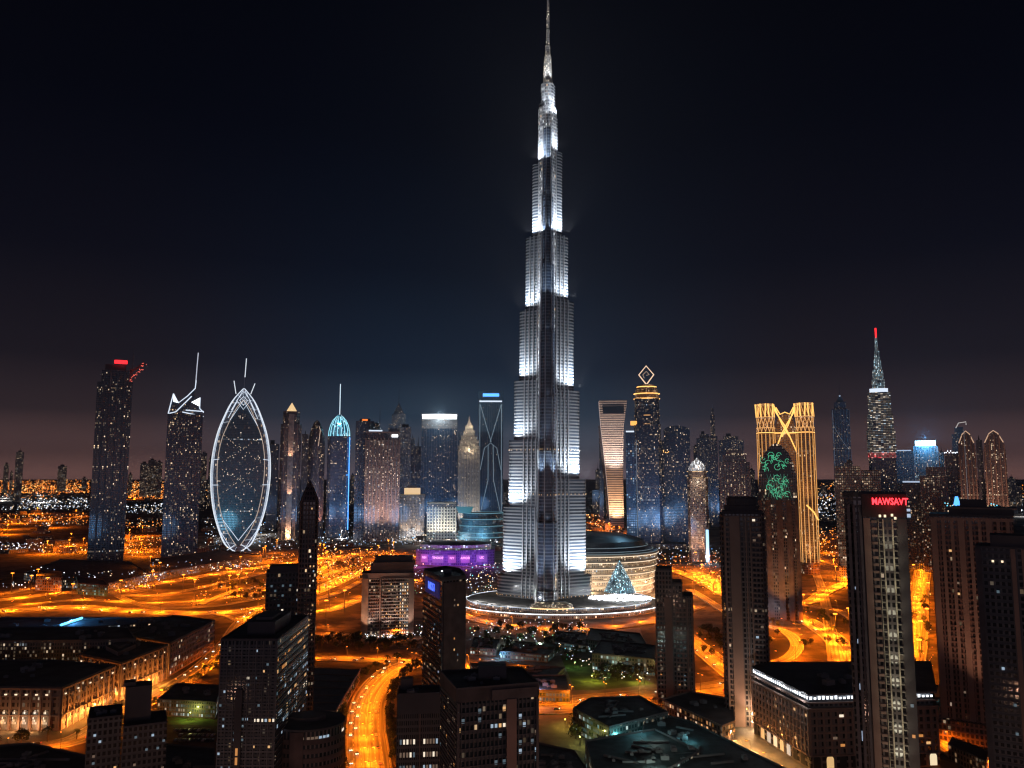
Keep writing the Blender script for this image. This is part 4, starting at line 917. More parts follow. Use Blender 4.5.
neon(e, [[(0, 0, zz(383.5)), (-7.5 * s_, 0, zc), (0, 0, zz(364.5)), (7.5 * s_, 0, zc), (0, 0, zz(383.5))]], 1.5, emit('diamond_glow', (1, .68, .45), 1.1), 'diamond_edging')
neon(e, [[(-2 * s_, 0, zz(377)), (-3.5 * s_, 0, zc), (0, 0, zz(370)), (3 * s_, 0, zc), (0, 0, zz(374))]], .7, emit('soft_warm_light2', (1, .7, .5), .5), 'diamond_inner_edging')
mb = MB(); mb.prism(rect(w * .40, d * .8, -w * .62, -2), 0, zz(432), 0, 1); mb.build('side_wing', [facade('blue_wing', (.05, .10, .16), (.03, .08, .14), 5.5, 5, .4, .1, .8, seed=38, coolc=(.3, .65, 1)), ROOF], e)
box_part(e, -w * .8, -w * .5, -d * .42, d * .2, zz(432), zz(430.5), E_WHITE2, 'wing_roof_light')
mb = MB(); mb.prism(ell(8, 6, 12), 0, 10, 0, 0); mb.build('gold_lantern', emit('lantern', (1, .42, .08), 1.5), e, loc=(-w * .5, -d * .4, zz(425)))
mb = MB(); mb.prism(rect(w * .5, d * .5, 0, 0), 0, 1, 0, 0)
neon(e, [[(-w * .42, -d / 2 - 1, 20), (-w * .42, -d / 2 - 1, zz(440))]], .5, emit('string_lights', (.5, .6, .75), .35), 'corner_edging')

# --- arched navy tower
Y = 2010; zz = lambda py: ZT(py, Y); e, w, d = tower('arched_navy_tower', 'navy slab with an arched roofline right of the diamond-topped tower', 663.5, 690, 440, Y, .6)
e['label'] = 'navy slab with an arched roofline beside the diamond-topped tower'
F14 = facade('navy_arch', (.04, .06, .10), (.018, .035, .06), 3.8, 2.8, .17, .6, 1.6, seed=39)
ar = [(-w / 2, 0)] + [(w / 2, 0)] + [(w / 2 * math.cos(PI * i / 12), zz(431) + (zz(425.5) - zz(431)) * math.sin(PI * i / 12)) for i in range(13)]
def extr(poly, y0, y1, mat=0):
    mb = MB(); f = [(x, y0, z) for x, z in poly]; b_ = [(x, y1, z) for x, z in poly]; mb.face(f, mat, [(x, z) for x, z in poly]); mb.face(b_[::-1], mat, [(x, z) for x, z in poly][::-1])
    for i in range(len(f)): j = (i + 1) % len(f); mb.face([f[i], b_[i], b_[j], f[j]], mat if abs(poly[i][0] - poly[j][0]) < .01 else 1, [(y0, f[i][2]), (y1, f[i][2]), (y1, f[j][2]), (y0, f[j][2])])
    return mb
extr(ar, -d / 2, d / 2).build('shaft', [F14, ROOF], e)
mb = MB(); mb.prism(rect(w * .5, d * .7, -w * .62, 4), 0, zz(440), 0, 1); mb.build('side_shaft', [F14, ROOF], e)
mb = MB()
for q in range(9): mb.octa(-w * .62 + random.uniform(-6, 22), -d / 2 - 1, zz(452) + random.uniform(-4, 5), 1.4)
mb.build('floor_lamp', E_GOLD, e)['kind'] = 'stuff'
Y = 1900; e, w, d = tower('brown_speckled_block', 'low speckled brown block at the foot of the arched navy tower', 648, 687, 548, Y)
body(e, w, d, 0, ZT(544, Y), facade('speckle', (.16, .12, .11), (.04, .03, .03), 3.6, 3, .45, .7, 1.3, seed=40))

# --- white domed brown tower
Y = 1620; zz = lambda py: ZT(py, Y); e, w, d = tower('white_domed_tower', 'slim brown tower with a brilliant white pointed dome', 687.5, 708.5, 500, Y)
F15 = facade('brown_lit', (.27, .18, .13), (.05, .035, .03), 3.8, 2.6, .4, .85, 1.3, seed=41)
body(e, w, d, 0, zz(478), F15, cham(w, d, 5)); body(e, w * .88, d * .88, zz(478), zz(471), F15, cham(w * .88, d * .88, 5), 'upper_shaft')
mb = MB(); mb.loft([at(ell(w * .42 * q, d * .42 * q, 16), zz(y)) for q, y in ((1, 471), (.97, 468), (.8, 464.5), (.5, 461.5), (.2, 459.4), (.03, 457.5))], 0, 0); mb.build('white_dome', facade('dome_white', (.8, .8, .78), (.5, .5, .5), 3, 2.4, 1.6, .1, 3.2, seed=42, coolc=(.9, .95, 1), mu=.08, mv=.1), e)
for y in (478, 471.5): 
    mb = MB(); mb.tube(at(ell(w * .5, d * .5, 16), zz(y)), .7, 4, closed=True); mb.build('ring_light_edging', E_WARM2, e)
flood(e, w, d, zz(480), 230e3, (1, .62, .4), 2, 20, .5); light('POINT', (0, -d / 2 - 16, zz(482)), 12e3, (1, .85, .65), e)
# blue light pylon
xq, yq = G(705.5, 562); e = thing('light_pylon', 'upright ice-blue light pylon at the foot of the white-domed tower', 'light pylon', (xq, yq - 20, 0))
mb = MB(); mb.box(-2.6, 2.6, -1.5, 1.5, 2, ZT(529, yq)); mb.build('light_panel', emit('pylon_blue', (.42, .72, 1), 1.5), e); mb = MB(); mb.box(-4.4, 4.4, .2, 3.4, 0, ZT(529, yq) + 1); mb.build('pylon_frame', DSTEEL, e)
light('POINT', (0, -10, 12), 40e3, (.4, .7, 1), e)

# --- group behind, middle right
for nm, lb, px0, px1, top, Y, sd, sp in (
    ('slim_spired_tower', 'slim dark tower with a narrow mast-like top in the hazy cluster', 709.5, 718, 436, 2700, 43, 404),
    ('hazy_wide_block', 'hazy blue block with a few lit floors before the slim mast tower', 697, 713, 438, 2900, 44, None),
    ('hazy_step_block', 'hazy stepped block beside the slim mast tower', 719, 744, 440, 2800, 45, None)):
    e, w, d = tower(nm, lb, px0, px1, 460, Y); fz = facade(nm + '_wall', (.08, .085, .11), (.02, .03, .045), 3.8, 3, .26, .6, 1., seed=sd)
    body(e, w, d, 0, ZT(top, Y), fz)
    if sp: body(e, w * .55, d * .55, ZT(top, Y), ZT(415, Y), fz, name='tier'); body(e, w * .25, d * .25, ZT(415, Y), ZT(408, Y), fz, name='tier'); spire(e, 0, 0, ZT(408, Y), ZT(sp, Y), 1.5)
    else: body(e, w * .6, d * .6, ZT(top, Y), ZT(top - 4, Y), fz, name='tier'); box_part(e, -w * .2, 0, -4, 4, ZT(top - 4, Y), ZT(top - 7, Y), DARKC, 'roof_plant')
Y = 2100; zz = lambda py: ZT(py, Y); e, w, d = tower('brown_crowned_tower', 'broad brown stone tower with stepped shoulders behind the tank-topped tower', 720, 750, 480, Y)
F16 = facade('brown_stone', (.24, .15, .13), (.04, .03, .03), 3.8, 3., .22, .85, 1.3, seed=46)
body(e, w, d, 0, zz(462), F16); body(e, w * .8, d * .8, zz(462), zz(455), F16, name='tier'); body(e, w * .55, d * .6, zz(455), zz(449), F16, name='tier'); piers(e, w, d, 0, zz(463), 7, 2, 1.4, CONC2)
mb = MB()
for q in range(16): mb.octa(-w * .4 + w * .8 * random.random(), -d * .42, zz(455) + random.uniform(0, 5), 1.)
mb.build('ledge_lamp', W3, e)['kind'] = 'stuff'
flood(e, w, d, zz(462), 200e3, (1, .6, .45), 2, 20, .6)

# --- gold twin tower
Y = 1417; zz = lambda py: ZT(py, Y); s_ = Y / 800.; cx = A(787, 470, Y)[0] * (Y + 30) / Y; e = thing('gold_twin_tower', 'gold-lit twin tower joined by crossing neon ribs', 'skyscraper', (cx, Y + 30, 0))
GW = facade('gold_tower_wall', (.30, .19, .11), (.06, .04, .03), 4, 3, .22, 1., 1.1, seed=47)
X_ = lambda px: (px - 787) * s_
for (a, b, nm) in ((757.5, 776, 'shaft'), (797.5, 816, 'shaft')):
    body_x0, body_x1 = X_(a), X_(b); mb = MB(); cxx = (body_x0 + body_x1) / 2; mb.prism(ell((body_x1 - body_x0) / 2, 20, 20, cxx), 0, zz(405), 0, 1); mb.build('shaft', [GW, ROOF], e)
    n = 7; L_ = []; L2 = []
    for i in range(n):
        t = PI + PI * (i + .5) / n; x = cxx + (body_x1 - body_x0) / 2 * 1.03 * math.cos(t); y = 20.6 * math.sin(t)
        L_.append([(x, y, zz(416)), (x + (1.5 if i % 2 else -1.5), y * 1.04, zz(402.5))]); L2.append([(x, y, 20), (x, y, zz(433))])
    neon(e, L_, 1.15, emit('gold_crown_neon', (1, .50, .12), 1.6), 'crown_rib_edging'); neon(e, L2, .75, emit('gold_shaft_neon', (1, .45, .12), .75), 'shaft_rib_edging')
    LX = []
    for i in range(n - 1):
        p_, q_ = L2[i][0], L2[i + 1][0]; LX += [[(p_[0], p_[1] * 1.02, zz(431)), (q_[0], q_[1] * 1.02, zz(417))], [(q_[0], q_[1] * 1.02, zz(431)), (p_[0], p_[1] * 1.02, zz(417))], [(p_[0], p_[1] * 1.02, zz(402.5)), (q_[0], q_[1] * 1.02, zz(416))]]
    neon(e, LX, .55, E_GOLD2, 'collar_lattice')
    for y, m_ in ((403, E_GOLD2), (416, E_GOLD2), (432, E_GOLD), (427, E_GOLD2)):
        mb = MB(); mb.tube(at(ell((body_x1 - body_x0) / 2 * 1.05, 21, 20, cxx), zz(y)), .6, 4, closed=True); mb.build('ring_light_edging', m_, e)
    for zf, pw in ((6, 260e3), (110, 130e3), (zz(440), 90e3)):
        light('SPOT', (cxx, -62, zf), pw, (1, .5, .16), e, (cxx, -18, zf + 75), cone=75, name='floodlight')
mb = MB(); mb.box(X_(775), X_(798), 4, 22, 0, zz(432)); mb.build('link_block', [GW], e)
mb = MB(); pl(mb, [(X_(775), zz(432)), (X_(798), zz(432)), (X_(795), zz(418)), (X_(791), zz(413)), (X_(784), zz(413)), (X_(779), zz(418))], 6, 18); mb.build('link_arch', GW, e)
q = lambda a, b, y=-2: (X_(a), y, zz(b)); GN = emit('gold_crown_neon', (1, .50, .12), 1.6)
neon(e, [[q(774, 404), q(779, 413), q(786, 424), q(790, 433), q(797, 450), q(802, 460)], [q(800, 404), q(795, 413), q(788, 424), q(783, 433), q(776, 450), q(772, 460)], [q(776, 404), q(784, 424), q(791, 436)], [q(798, 404), q(790, 424), q(783, 436)],
         [q(775, 432), q(798, 432)], [q(778, 406), q(782, 413), q(787, 411), q(792, 413), q(796, 406)]], 1.1, GN, 'cross_rib_edging')
neon(e, [[q(805, 505, -22), q(812, 512, -22), q(816, 520, -22)]], 1.3, GN, 'rib_edging')

face_view(e)
# --- green patterned arch tower
Y = 980; zz = lambda py: ZT(py, Y); s_ = Y / 800.; cx = A(784.5, 540, Y)[0]; X_ = lambda px: (px - 784.5) * s_
e = thing('pointed_arch_tower', 'dark pointed-arch tower with green glyph lights near its tip', 'skyscraper', (cx, Y + 18, 0))
F17 = facade('arch_wall', (.10, .07, .06), (.03, .025, .03), 3.7, 2.3, .16, .85, 1.4, seed=48, mu=.2)
prof = [(-20, 0), (20, 0), (20, zz(500)), (19, zz(478)), (16.5, zz(464)), (12, zz(453)), (6, zz(446)), (0, zz(442.5)), (-6, zz(446)), (-12, zz(453)), (-16.5, zz(464)), (-19, zz(478)), (-20, zz(500))]
prof = [(x * s_, z) for x, z in prof]
extr(prof, -14, 20).build('shaft', [F17, DARKC], e)
mb = extr([(x * .78, min(z, zz(449)) if abs(x) < 20 else z) for x, z in prof if z > zz(499) - 1], -17.5, -13.9); mb.build('arch_glass', pbr('arch_dark_glass', (.015, .03, .035), .15, .2), e)
for x0_, ww, dd in ((-.46, .1, 2.5), (-.26, .12, 1.6), (0.02, .16, 3.2), (.26, .12, 1.6), (.45, .1, 2.5)):
    box_part(e, (x0_ - ww / 2) * 40 * s_, (x0_ + ww / 2) * 40 * s_, -14 - dd, -13.9, 0, zz(500), pbr('arch_pier', (.15, .10, .085), .7), 'pier')
L_ = []
for (x0, y0) in ((771, 460), (776, 463), (782, 460), (789, 464), (795, 461), (778, 483), (784, 478), (791, 486), (780, 492), (788, 496), (793, 479), (786, 490), (774, 466), (779, 458), (786, 458), (792, 467), (785, 467), (776, 487), (782, 495), (790, 491), (794, 494), (781, 488), (788, 481), (774, 470), (787, 455), (779, 455)):
    w_ = random.uniform(2, 3.2); a = random.random() * 3
    L_.append([(X_(x0 + w_ * math.cos(a + t * .9)), -18.6, zz(y0 + w_ * math.sin(a + t * .9))) for t in range(6)])
    L_.append([(X_(x0), -18.6, zz(y0)), (X_(x0 + random.uniform(-4, 4)), -18.6, zz(y0 + random.uniform(-6, 6)))])
for i_ in range(0, len(L_), 2): neon(e, L_[i_:i_ + 1], .3, emit('green_glyph', (.08, .62, .32), .8), 'glyph_light'); neon(e, L_[i_ + 1:i_ + 2], .3, emit('green_glyph', (.08, .62, .32), .8), 'glyph_light')
for a_ in range(-4, 5):
    for sg in (-1, 1):
        xe = 3.4 * a_ + 7 * sg
        if abs(xe) < 13: neon(e, [[(3.4 * a_ * s_, -18.2, zz(498)), (xe * s_, -18.2, zz(474))]], .16, emit('dim_green_rib', (.08, .4, .28), .35), 'rib')
light('SPOT', (2, -50, 6), 130e3, (1, .42, .12), e, (1, -14, 60), cone=60, name='floodlight'); light('POINT', (-12, -34, 12), 7e3, (.7, .8, 1), e)
light('SPOT', (-10, -70, 4), 60e3, (1, .7, .6), e, (-4, -14, 120), cone=60, name='floodlight')

face_view(e)
# --- towers of the right skyline
Y = 2600; zz = lambda py: ZT(py, Y); e, w, d = tower('needle_dark_tower', 'dark stepped tower with a lit tip and long thin needle', 832, 849.5, 420, Y)
F18 = facade('rdark', (.07, .07, .09), (.02, .02, .035), 3.8, 3, .14, .6, 1.1, seed=49)
body(e, w, d, 0, zz(409), F18); body(e, w * .7, d * .7, zz(409), zz(402), F18, name='tier'); mb = MB(); mb.loft([at(rect(w * .5, d * .5), zz(402)), at(rect(2, 2), zz(395))], 0, 0); mb.build('pyramid_roof', GREYC, e)
mb = MB(); mb.prism(ell(2.6, 2.6, 8), zz(400), zz(395), 0, 0); mb.build('tip_lamp', W2, e); spire(e, 0, 0, zz(395), zz(380), 1, DSTEEL)
neon(e, [[(-w * .45, -d / 2 - 1, zz(470)), (-w * .45, -d / 2 - 1, zz(410))], [(-w * .45, -d / 2 - 1, zz(425)), (0, -d / 2 - 1, zz(440)), (w * .4, -d / 2 - 1, zz(450))]], .5, emit('dim_edge', (.5, .5, .6), .2), 'corner_edging')
Y = 2200; zz = lambda py: ZT(py, Y); s_ = Y / 800; e, w, d = tower('red_tipped_tower', 'tapering white-lit tower with a red tip and a red band', 868, 895.5, 450, Y)
TF = facade('taper_wall', (.14, .16, .18), (.03, .04, .06), 4.6, 6.5, 1.4, .75, 1.1, seed=50, warmc=(1, .82, .6), mu=.06, mv=.45)
TF2 = facade('taper_top', (.12, .2, .25), (.03, .06, .1), 4.2, 2.4, 1.1, .1, 2.8, seed=51, coolc=(.45, .8, 1))
def R8(wd): return cham(wd * s_, wd * s_ * .9, wd * s_ * .22)
body(e, w, d, 0, zz(458), F10, cham(w, d, 8), 'lower_shaft'); body(e, w, d, zz(458), zz(452.5), [facade('red_band_wall', (.3, .02, .02), (.3, .02, .02), 5, 4, 3., 1., 1.6, seed=52, warmc=(1, .02, .05), mu=.05, mv=.05), ROOF], cham(w * 1.02, d * 1.02, 8), 'red_band')
body(e, w, d, zz(452.5), zz(430), TF, R8(26.5), 'middle_shaft'); body(e, w, d, zz(430), zz(414), TF, R8(24), 'middle_shaft'); body(e, w, d, zz(414), zz(392), TF, R8(21), 'upper_shaft'); body(e, w, d, zz(392), zz(388), [E_WHITE2, ROOF], R8(17), 'light_band')
mb = MB(); mb.loft([at(ell(r * s_, r * s_, 10), zz(y)) for r, y in ((6, 388), (6, 379), (5, 378.8), (5, 369), (3.8, 368.8), (3.6, 359), (2.7, 358.8), (2.4, 350), (1.7, 349.8), (1.4, 342), (.9, 336))], 0, 0); mb.build('tapering_crown', TF2, e)
neon(e, [[(0, 0, zz(354)), (0, 0, zz(337))]], 2.4, emit('ice_tip', (.55, .85, 1), 1.6), 'lit_mast'); neon(e, [[(0, 0, zz(337)), (0, 0, zz(326.5))]], 2.2, E_RED, 'red_mast')
Y = 1300; zz = lambda py: ZT(py, Y); e, w, d = tower('domed_corner_hotel', 'beige stepped hotel with warm floors and a small domed corner', 834.5, 882, 480, Y, .5)
HF = facade('hotel_wall', (.26, .20, .16), (.04, .035, .03), 3.8, 3.2, .34, .9, 1.2, seed=53)
mb = MB(); mb.prism(rect(w * .55, d, -w * .22), 0, zz(466), 0, 1); mb.build('main_block', [HF, ROOF], e); mb = MB(); mb.prism(rect(w * .4, d * .9, w * .27), 0, zz(470), 0, 1); mb.build('side_block', [HF, ROOF], e)
mb = MB(); mb.prism(rect(w * .2, d * .5, -w * .2), zz(466), zz(463), 0, 1); mb.build('roof_storey', [HF, ROOF], e)
mb = MB(); mb.loft([at(ell(5, 5, 12, -w * .17), zz(463)), at(ell(4, 4, 12, -w * .17), zz(461)), at(ell(.5, .5, 12, -w * .17), zz(459))], 0, 0); mb.build('small_dome', BEIGE, e)
slabs(e, w * .9, d, 20, zz(467), 7.6, .8, .3, CONC2); flood(e, w, d, zz(466), 60e3, (1, .65, .4), 2, 16)
Y = 2400; zz = lambda py: ZT(py, Y); e, w, d = tower('blue_topped_block', 'glass office block under a brilliant ice-blue roof sign', 914, 938.5, 460, Y)
F19 = facade('office_lit', (.10, .14, .18), (.03, .06, .09), 4.4, 3.4, .5, .3, 1.1, seed=54, coolc=(.5, .8, 1), band=.2)
body(e, w, d, 0, zz(446), F19); body(e, w * .85, d * .8, zz(446), zz(440.5), [emit('iceblue_sign', (.45, .8, 1), 2.6), ROOF], name='roof_sign_box'); light('POINT', (0, -d / 2 - 20, zz(441)), 500e3, (.2, .6, 1), e)
light('POINT', (0, 0, zz(437)), 900e3, (.15, .5, 1), e)
Y = 2700; e, w, d = tower('grey_ledge_block', 'dim grey block between the red-tipped tower and the blue-signed office', 896, 914, 470, Y)
body(e, w, d, 0, ZT(451, Y), F18); box_part(e, -w * .4, w * .4, -d / 2 - 1, 0, ZT(451, Y), ZT(450, Y), W2, 'ledge_lamp')
Y = 1500; e, w, d = tower('blue_low_office', 'blue-grey office with a thin lit edge behind the red-signed tower', 903, 921, 490, Y)
body(e, w, d, 0, ZT(481, Y), facade('bluegrey', (.09, .11, .15), (.03, .05, .08), 4, 3.4, .15, .4, .9, seed=55)); box_part(e, -w * .5, w * .5, -d / 2 - .6, -d / 2, ZT(482.5, Y), ZT(481, Y), W2, 'edge_lamp')
Y = 1450; e, w, d = tower('brown_grid_office', 'brown gridded office block with two roof steps behind the large brown tower', 920, 948, 490, Y)
FO = facade('brown_grid', (.22, .15, .13), (.04, .03, .03), 3.8, 3, .2, .85, .9, seed=56)
body(e, w, d, 0, ZT(476, Y), FO); mb = MB(); mb.prism(rect(w * .7, d * .7, w * .1), ZT(476, Y), ZT(467, Y), 0, 1); mb.build('tier', [FO, ROOF], e)
Y = 1950; e, w, d = tower('white_capped_tower', 'narrow tower with white lamps on its cap next to the twin pointed towers', 945, 959, 460, Y)
body(e, w, d, 0, ZT(454, Y), F18); mb = MB()
for q in range(10): mb.octa(-w * .5 + w * q / 9, -d / 2, ZT(453, Y) + random.uniform(0, 5), 1.5)
mb.build('cap_lamp', W1, e)['kind'] = 'stuff'
Y = 3000; zz = lambda py: ZT(py, Y); e, w, d = tower('curled_top_tower', 'faint tower with a curled lit top behind the twin pointed towers', 952, 967, 440, Y)
body(e, w, d, 0, zz(434), F18); body(e, w * .6, d, zz(434), zz(427), F18, name='tier'); neon(e, [[(-w * .2, -d / 2, zz(428)), (0, -d / 2, zz(423)), (w * .5, -d / 2, zz(422)), (w * .5, -d / 2, zz(425))]], 1.6, emit('curl', (.8, .75, .7), .6), 'curl_edging')
# twin pointed towers
Y = 1800; 
for i, (a, b, top, lb) in enumerate(((959, 977, 431, 'pointed brown tower of the twin pair, the one nearer the white-capped tower'), (984.5, 1007, 430.5, 'wider pointed brown tower of the twin pair with gold-lit gable'))):
    zz = lambda py: ZT(py, Y); e, w, d = tower('pointed_brown_tower', lb, a, b, 470, Y, .9); F20 = facade('pointed_wall', (.15, .10, .085), (.025, .02, .02), 3.8, 2.6, .14, .9, 1.3, seed=57)
    pr = [(-w / 2, 0), (w / 2, 0), (w / 2, zz(top + 20)), (w * .42, zz(top + 12)), (w * .2, zz(top + 3)), (0, zz(top)), (-w * .2, zz(top + 3)), (-w * .42, zz(top + 12)), (-w / 2, zz(top + 20))]
    extr(pr, -d / 2, d / 2).build('shaft', [F20, DARKC], e)
    neon(e, [[(x, -d / 2 - 1, z) for x, z in pr[3:8]]], 1., emit('gable_glow', (1, .62, .4), .6 + .5 * i), 'gable_edging')
    for t in (-.42, -.2, .02, .24, .44): box_part(e, w * t - 1.2, w * t + 1.2, -d / 2 - 2, -d / 2 + .1, 0, zz(top + 14 - 10 * (abs(t) < .3)), CONC2, 'pier')
    if i == 0: neon(e, [[(-w * .1, -d / 2 - 2.5, zz(500)), (-w * .1, -d / 2 - 2.5, zz(430))]], .5, emit('dim_edge', (.5, .5, .6), .2), 'centre_edging')
    else:
        mb = MB()
        for q in range(26): mb.octa(random.choice((-.12, .06)) * w, -d / 2 - 2.6, zz(445 + 50 * random.random()), .9)
        mb.build('window_lamp', W3, e)['kind'] = 'stuff'
    light('SPOT', (0, -d / 2 - 50, 6), 700e3, (1, .55, .38), e, (0, -d / 2, 130), cone=60, name='floodlight')
e, w, d = tower('connecting_slab', 'dark slab joining the two pointed brown towers', 977.5, 984, 470, 1830)
body(e, w, d, 0, ZT(440, 1830), F18); spire(e, 0, 0, ZT(440, 1830), ZT(435, 1830), 2, GREYC)
e, w, d = tower('blue_lit_podium', 'low block with blue and warm rooftop lights before the twin pointed towers', 944, 1000, 500, 1250)
body(e, w, d, 0, ZT(506, 1250), F18); mb = MB()
for q in range(22): mb.octa(random.uniform(-.5, .5) * w, -d / 2 - .5, ZT(507 - random.random() * 4, 1250), 1.1, random.choice((0, 0, 1)))
mb.build('roof_lamp', [E_CYAN, E_WARM2], e)['kind'] = 'stuff'; mb = MB(); mb.loft([at(rect(10, 5), ZT(506, 1250)), at(rect(4, 4), ZT(497, 1250))], 0, 0); mb.build('blue_sign', E_BLUE, e, loc=(-w * .28, -8, 0))

# --- hazy distant towers
for k, (px, wd, top, Y, sp) in enumerate(((19.5, 8, 452, 5200, 447), (6, 5, 464, 6800, 462), (11, 3, 472, 6800, None), (62, 9, 466, 7600, 463), (84, 5, 478, 7800, None), (130, 4, 474, 6500, 470), (144, 8, 463, 6000, None), (152, 8, 460, 6100, 456), (159, 6, 462, 6000, 459), (204, 6, 453, 4200, None), (210, 3, 458, 4300, 455), (276, 5, 470, 4500, 466),
        (304, 4, 470, 4600, None), (352.5, 4, 475, 4200, 472), (378, 7, 440, 4600, 434), (397, 6, 446, 4800, None), (598, 5, 470, 4300, 462), (597, 9, 490, 3600, None), (608, 6, 520, 2450, None), (696, 5, 446, 4300, None), (752, 6, 470, 4300, 464), (824, 5, 486, 6500, None), (836, 4, 482, 6500, 480), (905, 7, 472, 3800, None), (1012, 8, 478, 3600, 474), (1019, 5, 486, 4000, None), (942, 5, 452, 4000, 446))):
    e, w, d = tower('distant_tower', '-', px - wd / 2, px + wd / 2, top + 10, Y)
    e['label'] = ['hazy slab standing alone at the edge of the orange suburbs, with a short mast', 'faint low tower at the very edge of the suburbs', 'faint stub beside the low tower at the edge of the suburbs', 'faint tower pair over the orange suburbs beside the red-signed tower', 'faint stub over the suburbs just before the red-signed tower',
        'thin faint tower just past the red-signed tower', 'wide speckled hazy tower between the two dark glass towers', 'middle speckled hazy tower with a mast between two dark glass towers', 'last speckled hazy tower touching the neon-crowned tower', 'hazy violet slab between the neon-crowned and oval towers', 'thin hazy shaft touching the oval tower outline',
        'hazy stub beside the gold pyramid tower', 'faint stub between gold pyramid and bullet towers', 'faint stub between the cyan-crowned tower and the dark slab', 'faint mast tower behind the brown ribbed tower', 'faint block behind the stippled grey shaft', 'faint mast tower just beside the silver tower', 'low hazy block beside the silver tower', 'small lit block at the foot of the flared tower', 'faint tower behind the white-domed tower',
        'faint tower peeking beside the gold twin tower', 'tiny hazy tower beyond the gap by the gold twin tower', 'tiny hazy mast tower behind the beige hotel', 'faint tower between the red-tipped tower and blue-signed office', 'speckled hazy tower past the twin pointed towers', 'speckled hazy stub at the picture edge beyond the twin pointed towers', 'faint mast tower between office and white-capped tower'][k].replace('at the picture edge ', '')
    fz = facade('distant_wall_%d' % (k % 4), (.14, .11, .12), (.03, .03, .04), 6, 5, .4, .7, 1.1, seed=60 + k % 4)
    body(e, w, d, 0, ZT(top, Y), fz); box_part(e, -w * .25, w * .2, -d * .2, d * .2, ZT(top, Y), ZT(top - 1.5, Y), DARKC, 'roof_plant')
    if sp: spire(e, 0, 0, ZT(top - 1, Y), ZT(sp, Y), 1.8, DSTEEL)
# ================================================================= NEAR BUILDINGS
WIN = {}
def pane_mesh(w, h, mat):
    k = (round(w, 2), round(h, 2), mat.name)
    if k not in WIN:
        m = MB(); m.box(-w / 2, w / 2, -.04, .04, 0, h); WIN[k] = m.mesh('window', [mat])
    return WIN[k]
LITW = [emit('room_warm', (1, .55, .22), .8), emit('room_amber', (1, .40, .10), .55), emit('room_cool', (.6, .8, 1), .5), emit('room_dim_cool', (.4, .65, .8), .16), emit('room_white', (1, .85, .65), 1.), emit('room_dim', (.9, .6, .4), .14)]
def windows(e, a, b, z0, z1, bw, fh, n, wts=(3, 2, 2, 2, 1, 3), off=.14, ww=.6, hh=.42, rows=None, cols=None):
    """lit panes on the wall from a to b (outside on its right hand)"""
    l = math.dist(a, b); ux, uy = (b[0] - a[0]) / l, (b[1] - a[1]) / l; nc = int(l / bw); nr = int((z1 - z0) / fh); rz = math.atan2(uy, ux)
    cells = [(i, j) for i in range(nc) for j in range(nr) if (rows is None or j in rows) and (cols is None or i in cols)]
    random.shuffle(cells)
    for (i, j) in cells[:n]:
        m = random.choices(LITW, wts)[0]; s = (i + .5) * l / nc
        o = bpy.data.objects.new('window', pane_mesh(bw * ww, fh * hh, m)); COL.objects.link(o); o.parent = e
        o.location = (a[0] + ux * s + uy * off, a[1] + uy * s - ux * off, z0 + (j + .22) * fh); o.rotation_euler.z = rz
def polyblock(name, label, cat, px, z, group=None):
    """footprint from its roof corners in the view, counter-clockwise seen from above"""
    P = [G(x, y, z) for x, y in px]
    ar = sum(P[i][0] * P[(i + 1) % len(P)][1] - P[(i + 1) % len(P)][0] * P[i][1] for i in range(len(P)))
    if ar < 0: P.reverse()
    cx = sum(p[0] for p in P) / len(P); cy = sum(p[1] for p in P) / len(P)
    return thing(name, label, cat, (cx, cy, 0), 0, group), [(x - cx, y - cy) for x, y in P]
def edge_slabs(e, P, z0, z1, fh, th, out, mat, name='slab_cladding', edges=None):
    mb = MB(); z = z0; n = len(P)
    while z < z1:
        for i in (edges if edges is not None else range(n)):
            a, b = P[i], P[(i + 1) % n]; l = math.dist(a, b); mb.obox((a[0] + b[0]) / 2 + (b[1] - a[1]) / l * out / 2, (a[1] + b[1]) / 2 - (b[0] - a[0]) / l * out / 2, l + .02, out, z, z + th, math.atan2(b[1] - a[1], b[0] - a[0]), 0, True)
        z += fh
    return mb.build(name, mat, e)
def edge_piers(e, a, b, z0, z1, sp, pw, out, mat, name='pier_cladding'):
    l = math.dist(a, b); n = max(1, round(l / sp)); ux, uy = (b[0] - a[0]) / l, (b[1] - a[1]) / l; mb = MB()
    for i in range(n + 1):
        s = min(max(l * i / n, pw / 2), l - pw / 2); mb.obox(a[0] + ux * s + uy * out / 2, a[1] + uy * s - ux * out / 2, pw, out, z0, z1, math.atan2(uy, ux))
    return mb.build(name, mat, e)
def parapet(e, P, z, h=1.2, mat=DARKC, t=.5):
    mb = MB(); n = len(P)
    for i in range(n):
        a, b = P[i], P[(i + 1) % n]; l = math.dist(a, b); mb.obox((a[0] + b[0]) / 2 - (b[1] - a[1]) / l * t / 2, (a[1] + b[1]) / 2 + (b[0] - a[0]) / l * t / 2, l, t, z, z + h + .03 * i, math.atan2(b[1] - a[1], b[0] - a[0]))
    return mb.build('parapet', mat, e)
